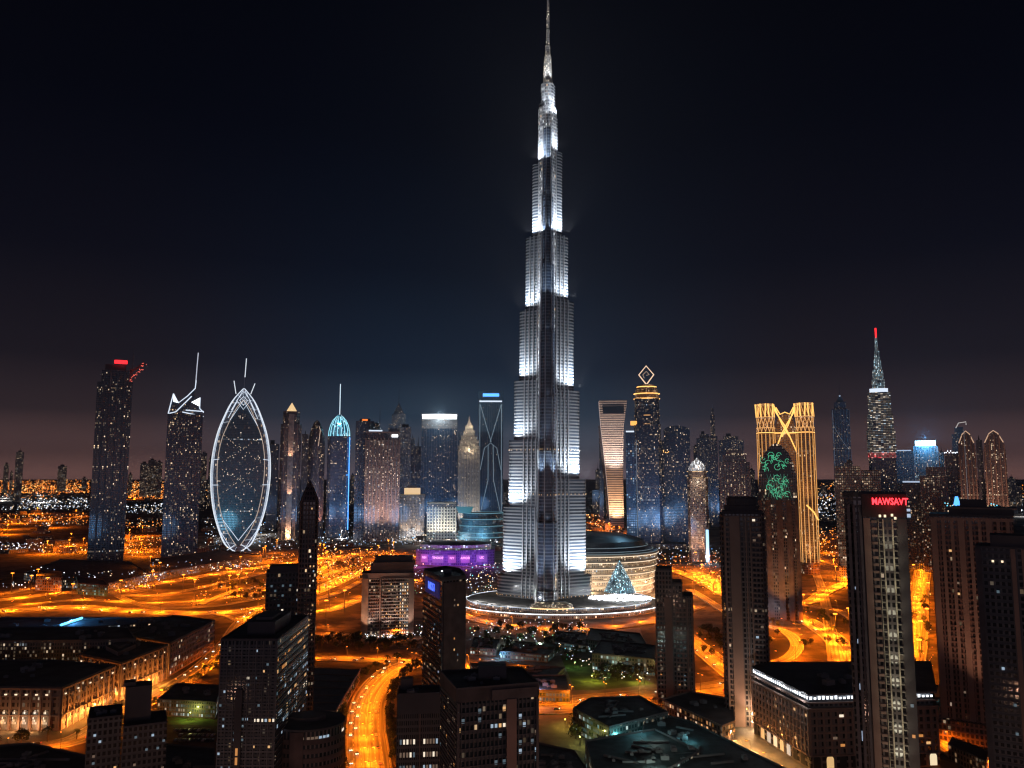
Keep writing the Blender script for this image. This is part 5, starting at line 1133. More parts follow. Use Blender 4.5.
def ac_units(e, P, z, n, s=3.):
    xs = [p[0] for p in P]; ys = [p[1] for p in P]; cx = sum(xs) / len(P); cy = sum(ys) / len(P)
    for k in range(n):
        i = random.randrange(len(P)); t = random.uniform(.1, .65); u = random.random(); a, b = P[i], P[(i + 1) % len(P)]
        x = cx + (a[0] + (b[0] - a[0]) * u - cx) * t; y = cy + (a[1] + (b[1] - a[1]) * u - cy) * t; s2 = s * random.uniform(.5, 1.3)
        mb = MB(); mb.box(-s2 / 2, s2 / 2, -s2 * .35, s2 * .35, 0, s2 * .5); mb.prism(ell(s2 * .22, s2 * .22, 8), s2 * .5, s2 * .62, 0, 0); mb.build('roof_unit', GREYC, e, loc=(x, y, z), rz=random.choice((0, .4, 1.57)))

def levels(e, name, boxes, z0, z1, fh, mat):
    for b in boxes:
        m = MB(); m.box(*b); me = m.mesh(name, [mat]); z = z0
        while z < z1: o = bpy.data.objects.new(name, me); COL.objects.link(o); o.parent = e; o.location.z = z; z += fh
# --- tank topped dark tower
Y = 576; zz = lambda py: ZT(py, Y); e, w, d = tower('tank_topped_tower', 'dark brown tower with a drum-shaped plant room on its roof', 719, 764.5, 515, Y, .9)
DB = facade('near_dark_wall', (.11, .075, .065), (.014, .014, .018), 3.5, 2.6, .012, .8, 1.2, seed=70)
P = cham(w, d, 3.5); body(e, w, d, 0, zz(514), DB, P); body(e, w * .9, d * .85, zz(514), zz(511.5), [DARKC, ROOF], name='roof_deck')
mb = MB(); mb.loft([at(ell(w * .40, d * .3, 22), zz(511.5)), at(ell(w * .40, d * .3, 22), zz(506)), at(ell(w * .34, d * .26, 22), zz(505.8)), at(ell(w * .34, d * .26, 22), zz(499)), at(ell(w * .31, d * .22, 22), zz(497))], 0, 1); mb.build('plant_drum', [DARKC, ROOF], e)
for (x0, x1) in ((-.40, -.36), (-.28, -.06), (.06, .09), (.16, .19)): box_part(e, w * x0, w * x1, -d / 2 - .9, -d / 2 + .05, 0, zz(516), CONC, 'pier')
levels(e, 'balcony', [(w * .20, w * .42, -d / 2 - 1.5, -d / 2 + .05, 0, 1.1), (-w * .36, -w * .29, -d / 2 - .7, -d / 2 + .05, 0, .9)], 3, zz(517), 3.5, CONC)
edge_slabs(e, P, 3, zz(517), 3.5, .5, .3, DARKC, edges=[1, 2, 3, 7])
windows(e, (-w * .36, -d / 2), (-w * .28, -d / 2), 0, zz(517), 3.4, 3.5, 9, off=.2); windows(e, (w * .2, -d / 2), (w * .42, -d / 2), 0, zz(517), 3.2, 3.5, 9, off=.3)
light('SPOT', (w * .08, -d / 2 - 16, 6), 30e3, (1, .62, .4), e, (w * .04, -d / 2, 30), cone=70); light('POINT', (w * .1, -d / 2 - 9, 7), 12e3, WRM, e)

# --- stepped slim tower
Y = 632; zz = lambda py: ZT(py, Y); e, w, d = tower('stepped_slim_tower', 'slim brown tower stepping down in three levels beside the boulevard', 656, 693, 600, Y, .8)
F_ = facade('near_brown_wall', (.15, .10, .085), (.018, .016, .018), 3.4, 2.4, .02, .85, 1.2, seed=71)
for (a, b, py) in ((-.5, -.06, 570.5), (-.06, .22, 584), (.22, .5, 597)):
    mb = MB(); mb.prism([(w * a, -d / 2), (w * b, -d / 2), (w * b, d / 2), (w * a, d / 2)], 0, zz(py), 0, 1); mb.build('shaft', [F_, ROOF], e)
    box_part(e, w * a + .2, w * b - .2, -d / 2 + .3, d / 2 - .3, zz(py), zz(py) + 1.2, DARKC, 'parapet')
levels(e, 'balcony', [(-w * .5 - .6, -w * .30, -d / 2 - .7, d / 2, 0, 1.0), (w * .02, w * .30, -d / 2 - .5, -d / 2 + .05, 0, .8)], 3, zz(600), 3.4, CONC)
for x0, x1 in ((-.28, -.08), (.32, .36), (.44, .48)): box_part(e, w * x0, w * x1, -d / 2 - 1, -d / 2 + .05, 0, zz(598), CONC2, 'pier')
mb = MB(); mb.tube([(-w * .5 - .3, -d / 2 - .5, 2), (-w * .5 - .3, -d / 2 - .5, zz(573))], .35, 4); mb.build('corner_trim', CONC2, e)
windows(e, (-w * .5, -d / 2), (-w * .3, -d / 2), 3, 60, 3.4, 3.4, 12, wts=(0, 2, 0, 0, 0, 6), ww=.4, hh=.3); windows(e, (w * .02, -d / 2), (w * .3, -d / 2), 3, zz(600), 3.2, 3.4, 8, wts=(0, 2, 0, 1, 0, 6), ww=.4, hh=.3)

# --- red-signed tower
Y = 400; zz = lambda py: ZT(py, Y); s_ = Y / 800.; X0 = A(875, 520, Y)[0]; X_ = lambda px, py=520: A(px, py, Y)[0] - X0
e = thing('red_signed_tower', 'tall near tower with a glowing red sign and two pale vertical strips', 'skyscraper', (X0 * (Y + 16) / Y, Y + 16, 0))
RW = facade('red_tower_wall', (.085, .065, .065), (.01, .011, .014), 3.5, 2.4, .008, .7, 1., seed=72)
w = X_(906, 520) - X_(844, 520); d = 30; xl = X_(844); xr = X_(906)
mb = MB(); mb.prism([(xl, -14), (xl + w * .16, -16), (xr, -16), (xr, 14), (xl, 14)], 0, zz(497), 0, 1); mb.build('shaft', [RW, DARKC], e)
mb = MB(); mb.prism([(xl - .6, -14.8), (xl + w * .16, -16.9), (xr + .5, -16.9), (xr + .5, 14.5), (xl - .6, 14.5)], zz(497), zz(492.5), 0, 1); mb.build('roof_slab', [DARKC, ROOF], e)
SG = pbr('sign_wall', (.05, .04, .04), .7); mb = MB(); mb.box(xl + w * .30, xr + .3, -18, -15.9, zz(517), zz(494)); mb.build('sign_wall', SG, e)
o = sign(e, 'MAWSAVT', (X_(889, 502) + .3, -18.4, zz(501.5)), 4.6, emit('red_sign', (1, .02, .03), 5.), bold=.1, sx=.8)
light('POINT', (X_(889, 502), -22, zz(503)), 900, (1, .05, .05), e)
for a_, b_ in ((.05, .10), (.145, .185), (.245, .285)): box_part(e, xl + w * a_, xl + w * b_, -17.2, -14, 0, zz(505), pbr('pier_dim', (.13, .11, .12), .6), 'pier')
box_part(e, xl + w * .31, xl + w * .42, -17.6, -15.9, 0, zz(518), CONC, 'pier'); box_part(e, xl + w * .86, xr + .2, -17.4, -15.9, 0, zz(518), DARKC, 'pier')
PS = emit('pale_strip', (.62, .55, .38), .24)
for a_ in (.625, .775): box_part(e, xl + w * a_ - .35, xl + w * a_ + .35, -17.6, -15.9, 0, zz(519), pbr('pale_pier', (.5, .46, .36), .6), 'light_pier')
box_part(e, xl + w * .545, xl + w * .555, -17.2, -15.9, 0, zz(519), pbr('pale_pier', (.5, .46, .36), .6), 'thin_pier')
levels(e, 'ledge', [(xl + w * .56, xl + w * .61, -17.1, -15.9, 0, .55), (xl + w * .79, xl + w * .84, -17.1, -15.9, .4, 1.0)], 3, zz(522), 3.5, pbr('pale_ledge', (.30, .28, .24), .6)); levels(e, 'balcony', [(xl + w * .44, xl + w * .53, -16.6, -15.9, 0, 1.2)], 3, zz(522), 3.5, CONC)
for zf in range(6, int(zz(530)), 11): light('SPOT', (xl + w * .70, -26, zf), 1.6e3, (1, .9, .65), e, (xl + w * .70, -17, zf + 12), cone=110, r=2., name='strip_light')
for k, (px, py) in enumerate(((880, 517), (885, 517), (892, 516), (895, 519))): box_part(e, X_(px) - .5, X_(px) + .6, -18.3, -18.0, zz(py), zz(py) + 1.2, W3, 'sign_lamp')
mb = MB(); mb.box(xr + .3, xr + 2.4, -15, -9, zz(520), zz(512)); mb.build('corner_bracket', GREYC, e); box_part(e, xr + .5, xr + 2.2, -15.3, -15, zz(511), zz(508.5), W2, 'corner_lamp'); box_part(e, xr + .5, xr + 2.2, -15.3, -15, zz(517), zz(513.5), W2, 'corner_lamp')
for k in range(5): box_part(e, xl + w * .12, xl + w * .13, -16.3, -16, 20 + 24 * k + random.uniform(-6, 6), 21.2 + 24 * k, W2, 'window')
windows(e, (xl + w * .86, -17.4), (xr + .2, -17.4), 0, 120, 2.5, 3.5, 3)
light('SPOT', (xr + 12, -24, 2), 25e3, SOD, e, (xr, -6, 60), cone=70, name='floodlight')

face_view(e)
# --- large brown tower
Y = 539; zz = lambda py: ZT(py, Y); e, w, d = tower('large_brown_tower', 'large rust-brown gridded tower with a thin layered roof', 929, 1012, 520, Y, .6)
BW = facade('rust_wall', (.23, .13, .10), (.035, .022, .02), 3.5, 2.6, .012, 1, 1.4, seed=73)
body(e, w, d, 0, zz(517), BW); box_part(e, -w * .51, w * .51, -d * .52, d * .52, zz(517), zz(514.5), DARKC, 'roof_slab'); box_part(e, -w * .26, w * .52, -d * .4, d * .45, zz(514.5), zz(509), DARKC, 'roof_storey'); box_part(e, -w * .22, w * .56, -d * .45, d * .5, zz(509), zz(507.5), CONC, 'roof_slab'); box_part(e, -w * .12, w * .2, -d * .2, d * .2, zz(507.5), zz(500), DARKC, 'roof_plant')
for k in range(9): x = -w / 2 + w * (k + .5) / 9; box_part(e, x - (1.4 if k % 3 else 2.2), x + (1.4 if k % 3 else 2.2) - .8, -d / 2 - 1.0, -d / 2 + .05, 14, zz(521), CONC2, 'pier')
mb = MB(); z = 14
while z < zz(520): mb.box(-w * .44, w * .5, -d / 2 - .55, -d / 2 + .05, z, z + 1.0); z += 3.5
mb.build('spandrel_cladding', pbr('rust_spandrel', (.22, .125, .10), .75), e); box_part(e, -w / 2 - .3, w / 2 + .3, -d / 2 - 1.2, -d / 2 + .05, zz(521), zz(518), CONC2, 'cornice')
box_part(e, -w * .5 - 2, w * .52, -d / 2 - 4, d / 2, 0, 13.5, BW, 'podium')
windows(e, (w * .0, -d / 2), (w * .12, -d / 2), 20, zz(530), 3.0, 3.5, 26, wts=(4, 3, 0, 0, 1, 1), off=.7, ww=.4, hh=.4); windows(e, (-w * .3, -d / 2), (-w * .1, -d / 2), 20, zz(530), 3.0, 3.5, 5, off=.7)
light('SPOT', (-w * .2, -d / 2 - 34, 4), 110e3, SOD, e, (-w * .1, -d / 2, 40), cone=70, name='floodlight'); light('SPOT', (w * .2, -d / 2 - 40, 8), 100e3, (1, .5, .3), e, (w * .1, -d / 2, 100), cone=60, name='floodlight')

# --- dark tower at the frame edge
Y = 420; zz = lambda py: ZT(py, Y); e, w, d = tower('dark_edge_tower', 'near black tower cut by the picture edge with two small yellow windows', 974.5, 1052, 548, Y, .7)
e['label'] = 'nearly black tower in front of the large brown tower, two small yellow windows on top'
EW = facade('edge_wall', (.055, .06, .075), (.01, .014, .02), 3.5, 2.6, .01, .7, 1.2, seed=74)
body(e, w, d, 0, zz(549), EW); box_part(e, -w * .5, w * .5, -d * .5, d * .5, zz(549), zz(547), pbr('edge_slab', (.08, .08, .09), .7), 'roof_slab'); box_part(e, -w * .3, w * .5, -d * .4, d * .4, zz(547), zz(536), DARKC, 'roof_storey')
box_part(e, -w * .5 - .2, -w * .43, -d / 2 - .9, -d / 2 + .05, 0, zz(549), pbr('edge_pier', (.09, .085, .095), .7), 'pier'); box_part(e, -w * .04, w * .02, -d / 2 - 1.1, -d / 2 + .05, 0, zz(549), CONC, 'pier'); box_part(e, w * .1, w * .4, -d / 2 - 1.1, -d / 2 + .05, 0, zz(549), CONC, 'pier')
levels(e, 'balcony', [(-w * .42, -w * .05, -d / 2 - .8, -d / 2 + .05, 0, .9)], 3, zz(553), 3.5, pbr('edge_balcony', (.09, .10, .12), .7))
windows(e, (-w * .42, -d / 2), (-w * .05, -d / 2), 0, zz(553), 3.2, 3.5, 7, off=.9, ww=.4, hh=.4, wts=(1, 0, 3, 3, 0, 1))
for px in (995, 1003): x = (px - 1013) * Y / 800 ; box_part(e, x - .5, x + .5, -d / 2 - 1.3, -d / 2 - .9, zz(563), zz(561), W3, 'window')

# --- corner block with the bright cornice
zr = 43.7; e, P = polyblock('lamplit_corner_block', 'dark corner block with a bright white lamp row under its roof and lit ground arches', 'office block', [(752, 667), (808, 694), (936, 691), (930, 661), (764, 662)], zr)
n = len(P); i0 = min(range(n), key=lambda i: P[i][1]); CB = facade('corner_wall', (.15, .12, .11), (.02, .018, .02), 4.2, 4.4, .02, .8, 1.5, seed=75, mu=.2)
mb = MB(); mb.prism(P, 0, zr - 9, 0, 1); mb.build('main_storeys', [CB, ROOF], e); mb = MB(); mb.prism(sc(P, .965), zr - 9, zr - .9, 0, 1); mb.build('recessed_storey', [facade('corner_recess', (.05, .05, .06), (.015, .02, .03), 3.5, 3, .08, .5, 1., seed=76), ROOF], e)
mb = MB(); mb.prism(sc(P, 1.01), zr - .9, zr, 0, 1); mb.build('roof_slab', [GREYC, ROOF], e)
iL = (i0 - 1) % n; iR = (i0 + 1) % n
front = [(P[iL], P[i0]), (P[i0], P[iR])]
for a, b in front:
    edge_piers(e, a, b, 8, zr - 9, 4.4, 1.1, .7, CONC)
    l = math.dist(a, b); ux, uy = (b[0] - a[0]) / l, (b[1] - a[1]) / l
    for q in range(int(l / 2.6)):
        s = (q + .5) * 2.6; hgt = random.choice((1.2, 1.7, 1.7, 2.)); mb_ = pane_mesh(1.5, hgt, emit('cornice_white', (.85, .92, 1), 2.4)); o = bpy.data.objects.new('cornice_lamp', mb_); COL.objects.link(o); o.parent = e
        o.location = (a[0] * .99 + ux * s + uy * .2, a[1] * .99 + uy * s - ux * .2, zr - 3.4); o.rotation_euler.z = math.atan2(uy, ux)
    for zf in (zr - 9, zr - 5.5, 8): 
        mb = MB(); mb.obox((a[0] + b[0]) / 2 + uy * .6, (a[1] + b[1]) / 2 - ux * .6, l + 1, 1.2, zf, zf + .8, math.atan2(uy, ux), 0, True); mb.build('ledge', CONC2, e)
    mb = MB(); z = 12.2
    while z < zr - 10: mb.obox((a[0] + b[0]) / 2 + uy * .25, (a[1] + b[1]) / 2 - ux * .25, l, .5, z, z + 1., math.atan2(uy, ux)); z += 4.2
    mb.build('spandrel_cladding', CONC, e)
    windows(e, a, b, 12, zr - 9, 4.4, 4.2, 12, wts=(3, 2, 0, 0, 2, 5), off=.2)
    for q in range(int(l / 8)):
        s = (q + .5) * 8; m = MB(); pts = [(-2.2, 0), (2.2, 0)] + [(2.2 * math.cos(PI * t / 8), 5 + 2.2 * math.sin(PI * t / 8)) for t in range(9)]; pl(m, pts, -.05, .05)
        o = m.build('arch_window', emit('arch_glow_%d' % (q % 3), ((1, .8, .5), (1, .62, .25), (.9, .85, .75))[q % 3], (.9, .7, .5)[q % 3]) if a is front[0][0] and 0 < q < 6 or q % 4 == 1 else pbr('arch_dark', (.03, .03, .03), .3), e, loc=(a[0] + ux * s + uy * .12, a[1] + uy * s - ux * .12, 1), rz=math.atan2(uy, ux))
a, b = front[0]; l = math.dist(a, b)
for t in (.0, .25, .5, .75): light('POINT', (a[0] + (b[0] - a[0]) * t - 7, a[1] + (b[1] - a[1]) * t - 7, 6), 2e3, (1, .42, .10), e)
for t in (.1, .5, .9): light('POINT', (a[0] + (b[0] - a[0]) * t - 3, a[1] + (b[1] - a[1]) * t - 3, zr - 2.5), 1500, WHT, e)
ac_units(e, P, zr, 10, 5)

# --- blue-signed tower
zr = ZT(574, 560); e, P = polyblock('blue_signed_tower', 'dark tower turned on its corner with a glowing blue sign', 'office tower', [(423.5, 571), (442, 580), (466, 577.5), (461, 571), (447, 568)], zr)
n = len(P); BS = facade('blue_sign_wall', (.07, .06, .065), (.012, .014, .02), 3.5, 2.6, .07, .7, 1., seed=77); i0 = min(range(n), key=lambda i: P[i][1]); L0, L1, R1 = P[(i0 - 1) % n], P[i0], P[(i0 + 1) % n]
mb = MB(); mb.prism(P, 0, zr, 0, 1); mb.build('shaft', [BS, DARKC], e); parapet(e, P, zr, 1.6)
def wallslab(e, a, b, z0, z1, out, mat, name, t0=0., t1=1.):
    l = math.dist(a, b); ux, uy = (b[0] - a[0]) / l, (b[1] - a[1]) / l; tm = (t0 + t1) / 2; mb = MB()
    mb.obox(a[0] + (b[0] - a[0]) * tm + uy * out / 2, a[1] + (b[1] - a[1]) * tm - ux * out / 2, l * (t1 - t0), out, z0, z1, math.atan2(uy, ux), 0, True); return mb.build(name, mat, e)
wallslab(e, L1, R1, 0, zr - 2, .6, pbr('plain_rose_wall', (.15, .105, .1), .8), 'blank_wall', .06, .97)
edge_slabs(e, P, 3, zr - 16, 3.5, .7, .5, DARKC, edges=[(i0 - 1) % n])
rz = math.atan2(L1[1] - L0[1], L1[0] - L0[0]); l = math.dist(L0, L1); ux, uy = (L1[0] - L0[0]) / l, (L1[1] - L0[1]) / l; mx_, my_ = (L0[0] + L1[0]) / 2 + uy * .5, (L0[1] + L1[1]) / 2 - ux * .5
wallslab(e, L0, L1, zr - 13, zr - 2.5, .35, emit('blue_board', (.01, .03, .5), .10), 'sign_board', .12, .9)
sign(e, 'NKS1', (mx_ - .1, my_, zr - 7.5), 7.2, emit('blue_letters', (.08, .16, 1), 1.6), rz, bold=.02, sx=1.1)
windows(e, L0, L1, 0, zr - 16, 2.6, 3.5, 40, wts=(1, 1, 1, 2, 0, 5), off=.2, ww=.5, hh=.35); windows(e, L1, R1, 0, zr - 10, 2.6, 3.5, 14, wts=(1, 1, 1, 2, 0, 4), off=.75, ww=.3, hh=.35, cols=[3, 4])
mb = MB(); mb.box(-2.5, 2.5, -2, 2, zr, zr + 3); mb.build('roof_plant', GREYC, e); mb = MB(); mb.octa(-4, 0, zr + 1.5, .7); mb.build('roof_lamp', W1, e)

# --- near glass block
zr = ZT(690, 330); e, P = polyblock('flat_roofed_glass_block', 'near dark glass block with a wide flat roof and a square roof hut', 'office block', [(441, 672), (457, 690), (538, 683.5), (521, 668)], zr)
n = len(P); GB = facade('near_glass', (.05, .05, .055), (.012, .02, .024), 3.4, 1.7, .07, .5, .8, seed=78); i0 = min(range(n), key=lambda i: P[i][1]); L0, L1, R1 = P[(i0 - 1) % n], P[i0], P[(i0 + 1) % n]
if L1[0] > R1[0]: L0, L1, R1 = L0, L1, R1
iw = sorted(range(n), key=lambda i: P[i][0]); mb = MB(); mb.prism(P, 0, zr - 5, 0, 1); mb.build('shaft', [GB, ROOF], e); mb = MB(); mb.prism(sc(P, 1.02), zr - 5, zr, 0, 1); mb.build('roof_band', [pbr('slate_band', (.08, .065, .065), .8), ROOF], e); parapet(e, sc(P, 1.02), zr, .7)
for i in range(n):
    a, b = P[i], P[(i + 1) % n]
    if (b[1] - a[1]) ** 2 < (b[0] - a[0]) ** 2 and b[0] > a[0]:
        edge_piers(e, a, b, 0, zr - 5, 1.7, .18, .35, DSTEEL, 'mullion_lattice'); wallslab(e, a, b, 0, zr - 5, 1.2, CONC, 'pier', .60, .72); wallslab(e, a, b, 0, zr - 5, .9, DARKC, 'pier', .0, .03); wallslab(e, a, b, 0, zr - 5, .9, DARKC, 'pier', .97, 1.)
        wallslab(e, a, b, zr - 5, zr - 1, .9, pbr('slate_light', (.12, .10, .10), .8), 'roof_fascia', .42, .98); windows(e, a, b, 0, zr - 6, 1.7, 3.4, 60, wts=(1, 0, 4, 6, 0, 2), off=.1, ww=.7, hh=.5); windows(e, a, b, zr - 16.5, zr - 13, 1.7, 3.4, 6, wts=(2, 0, 1, 0, 2, 0), off=.12, cols=[8, 9, 10, 11, 12])
    elif a[0] < 0 or b[0] < 0: edge_slabs(e, P, 2, zr - 6, 3.4, .9, .35, DARKC, edges=[i]); windows(e, a, b, 0, zr - 6, 2.2, 3.4, 36, wts=(2, 4, 0, 1, 0, 6), off=.2, ww=.5, hh=.35)
    edge_slabs(e, P, 1, zr - 6, 3.4, .35, .3, DSTEEL, edges=[i], name='spandrel_cladding')
mb = MB(); mb.box(-6.2, 5.5, -4, 4, zr, zr + 5.4); mb.build('roof_hut', DARKC, e, loc=(1.5, 2, 0), rz=.05); ac_units(e, P, zr, 9, 2.6)

# --- small block with barred windows
Y = 430; zz = lambda py: ZT(py, Y); e, w, d = tower('barred_window_block', 'small dark block with rows of pale barred windows', 397, 440.5, 712, Y, .7, 'office block')
body(e, w, d, 0, zz(714), facade('barred_wall', (.075, .06, .06), (.02, .02, .024), 3.4, 1.1, .0, .5, 1, seed=79)); body(e, w, d, zz(714), zz(695), [DARKC, ROOF], name='attic'); parapet(e, rect(w, d), zz(695), 1.); box_part(e, -w * .44, -w * .15, d * .1, d * .48, zz(695), zz(683), DARKC, 'roof_hut'); box_part(e, w * .02, w * .04, -d / 2 - .4, -d / 2, 0, zz(714), CONC, 'pier')
for r_ in range(7):
    for (xa, xb) in ((-.44, -.06), (.10, .46)):
        for q in range(5): 
            x = w * (xa + (xb - xa) * (q + .5) / 5); o = bpy.data.objects.new('window', pane_mesh(.95, 2.4, LITW[(5, 3, 2, 5, 4)[random.randrange(5)]])); COL.objects.link(o); o.parent = e; o.location = (x, -d / 2 - .1, zz(744) - 6.4 * r_)
ac_units(e, rect(w, d), zz(695), 4, 3)

# --- round office drum
Y = 440; zz = lambda py: ZT(py, Y); cx, zr = A(309, 722, Y + 18)[0], ZT(722, Y + 18); e = thing('round_office_drum', 'round rose-brown office drum with bands of lit windows', 'office block', (cx, Y + 18, 0)); rx = 19
RD = facade('drum_band', (.15, .11, .10), (.02, .025, .03), 50, 2.2, .0, .3, 1.4, seed=80)
mb = MB(); mb.prism(ell(rx, rx * .9, 40), 0, zr, 0, 1); mb.build('drum', [RD, ROOF], e)
for k in range(9):
    z = zr - 5.2 - k * 4.6; mb = MB(); mb.prism(ell(rx + .5, rx * .9 + .5, 40), z - 1.6, z + .9, 0, 0, True); mb.build('storey_band', pbr('plain_rose_wall', (.15, .105, .1), .8), e)
for k in range(7):
    for q in range(14):
        a = R(-78 + 6.4 * q) if random.random() < .8 else R(-150 + 7 * q)
        if random.random() < .62: o = bpy.data.objects.new('window', pane_mesh(1.5, 1.3, random.choices(LITW, (1, 0, 5, 4, 2, 1))[0])); COL.objects.link(o); o.parent = e; o.location = ((rx + .1) * math.cos(a), (rx * .9 + .1) * math.sin(a), zr - 3.9 - k * 4.6 - (2.2 if k else .2)); o.rotation_euler.z = a + PI / 2
mb = MB(); mb.prism(ell(rx + .8, rx * .9 + .8, 40), zr, zr + 1.1, 0, 1); mb.build('roof_rim', [DARKC, ROOF], e); mb = MB(); mb.prism(ell(rx * .55, rx * .35, 24), zr + 1.1, zr + 3, 0, 0); mb.build('roof_plant', DARKC, e, loc=(-2, 3, 0))
box_part(e, -5.5, 1.5, -rx * .9 - .9, -rx * .6, 0, zr - .2, pbr('plain_rose_wall', (.15, .105, .1), .8), 'stair_shaft')

# --- stepped glass office with amber window rows
zr = ZT(640, 430); e, P = polyblock('amber_window_office', 'tall dark office with long rows of amber and blue windows on its flank', 'office block', [(221, 641), (278, 641), (308.5, 617), (258, 616)], zr)
n = len(P); OW = facade('office_dark', (.045, .05, .06), (.012, .02, .03), 3.4, 1.9, .05, .5, .8, seed=81, band=.0)
mb = MB(); mb.prism(P, 0, zr, 0, 1); mb.build('shaft', [OW, ROOF], e); parapet(e, P, zr, 1.2)
i0 = [i for i in range(n) if (P[(i + 1) % n][0] - P[i][0]) > 3 * abs(P[(i + 1) % n][1] - P[i][1])][0]; a, b = P[i0], P[(i0 + 1) % n]; c3 = P[(i0 + 2) % n]
edge_piers(e, a, b, 0, zr, 3.8, .5, .5, GREYC, 'mullion_lattice'); edge_slabs(e, P, 2, zr - 2, 3.4, .7, .4, GREYC, edges=[i0, (i0 + 1) % n])
windows(e, a, b, 0, zr - 2, 1.9, 3.4, 34, wts=(1, 0, 5, 6, 1, 1), off=.15); windows(e, a, b, zr - 41, zr - 35, 1.9, 3.4, 10, wts=(4, 0, 1, 0, 5, 0), off=.16, cols=range(9, 17))
mb = MB(); wallslab(e, a, b, 8, zr - 24, 1.6, DARKC, 'stair_shaft', .30, .42); windows(e, (a[0] + (b[0] - a[0]) * .30, a[1]), (a[0] + (b[0] - a[0]) * .42, a[1]), 8, 46, 2., 4.5, 5, wts=(0, 1, 0, 0, 0, 0), off=1.75, hh=.8)
wallslab(e, a, b, 20, 46, .4, emit('room_amber', (1, .40, .10), .8), 'amber_window', .12, .16) if False else None
for j, wt in enumerate(((5, 5, 0, 0, 1, 1), (5, 5, 0, 0, 2, 1), (6, 5, 0, 0, 1, 1), (2, 1, 4, 4, 0, 0), (0, 0, 6, 6, 0, 0), (5, 1, 1, 0, 3, 0), (2, 0, 3, 4, 2, 0), (0, 0, 5, 6, 0, 0), (0, 0, 5, 6, 1, 0))):
    windows(e, b, c3, zr - 6 - 5.6 * j, zr - 2.6 - 5.6 * j, 2.4, 3.4, 13 - j % 3 * 3, wts=wt, off=.15, hh=.5, ww=.6)
mb = MB(); Q = sc(P, .5); mb.prism([(x + 2, y - 3) for x, y in Q], zr, zr + 7, 0, 1); mb.build('roof_storey', [DARKC, ROOF], e); ac_units(e, P, zr, 8, 3)
mb = MB(); mb.prism([(x * .6 + 2, y * .6 - 4) for x, y in Q], zr + 7, zr + 8.4, 0, 0); mb.build('roof_plant', DARKC, e)

# --- block behind it and the pencil tower
Y = 600; zz = lambda py: ZT(py, Y); e, w, d = tower('shaded_block', 'dark block with scattered small blue windows beside the pencil-shaped tower', 266.5, 304, 572, Y, .8, 'office block')
body(e, w, d, 0, zz(573), facade('shade_wall', (.05, .045, .055), (.012, .015, .02), 3.5, 2.6, .06, .4, 1., seed=82)); body(e, w * .84, d * .84, zz(573), zz(566.5), [DARKC, ROOF], name='attic'); parapet(e, rect(w, d), zz(573), 1)
edge_slabs(e, rect(w, d), 3, zz(576), 3.5, .6, .35, DARKC, edges=[0, 1]); windows(e, (-w / 2, -d / 2), (w / 2, -d / 2), 0, zz(576), 2.6, 3.5, 26, wts=(1, 0, 5, 5, 1, 0), off=.15, ww=.55, hh=.45)
Y = 565; zz = lambda py: ZT(py, Y); e, w, d = tower('pencil_tower', 'slender near-black tower sharpened to a pencil point', 299.5, 318.5, 520, Y, 1.)
PW = facade('pencil_wall', (.10, .065, .06), (.014, .012, .014), 3.3, 2.1, .035, .8, 1.5, seed=83)
mb = MB(); c1 = cham(w, d, 2.2); mb.loft([at(c1, 0), at(c1, zz(502)), at(sc(c1, .86), zz(497)), at(sc(c1, .5), zz(489)), at(sc(c1, .16), zz(482.5)), at(sc(c1, .02), zz(480))], 0, 0); mb.build('shaft', PW, e)
mb = MB(); 
for x in (-w * .46, -w * .02, w * .46): mb.tube([(x, -d / 2 - .2, 0), (x, -d / 2 - .2, zz(503)), (x * .1, -d * .08, zz(483))], .35, 4)
mb.build('rib_trim', CONC, e); edge_slabs(e, rect(w * .9, d), 3, zz(560), 3.3, .6, .5, CONC, edges=[0, 1])
windows(e, (w * .05, -d / 2), (w * .4, -d / 2), 20, zz(505), 2.2, 3.3, 16, wts=(2, 1, 1, 0, 3, 3), off=.45, ww=.4, hh=.35)

# --- ribbed slab block
Y = 884; zz = lambda py: ZT(py, Y); e, w, d = tower('ribbed_slab_block', 'broad brown hotel slab with white floor lines and orange-lit end piers', 362, 414, 590, Y, .45, 'hotel')
RB = facade('ribbed_glass', (.12, .09, .08), (.02, .015, .02), 3.4, 2.4, .14, .8, .8, seed=84)
body(e, w, d, 0, zz(578), RB); mb = MB(); mb.prism(rect(w * 1.0, d * 1.06), zz(578), zz(573), 0, 1); mb.build('roof_slab', [CONC2, ROOF], e); box_part(e, -w * .34, w * .5, -d * .2, d * .7, zz(573), zz(566), CONC, 'roof_storey'); box_part(e, -w * .3, w * .52, -d * .25, d * .8, zz(566), zz(563), CONC2, 'roof_slab'); box_part(e, -w * .26, w * .48, 0, d * .7, zz(563), zz(558), DARKC, 'roof_plant')
box_part(e, -w * .5 - .2, -w * .38, -d / 2 - 2, d / 2, 0, zz(578), pbr('terracotta', (.42, .24, .15), .8), 'end_pier'); box_part(e, w * .40, w * .5 + .2, -d / 2 - 2, d / 2, 0, zz(578), CONC2, 'end_pier'); box_part(e, -w * .16, -w * .14, -d / 2 - 1.6, -d / 2, 0, zz(578), CONC2, 'pier')
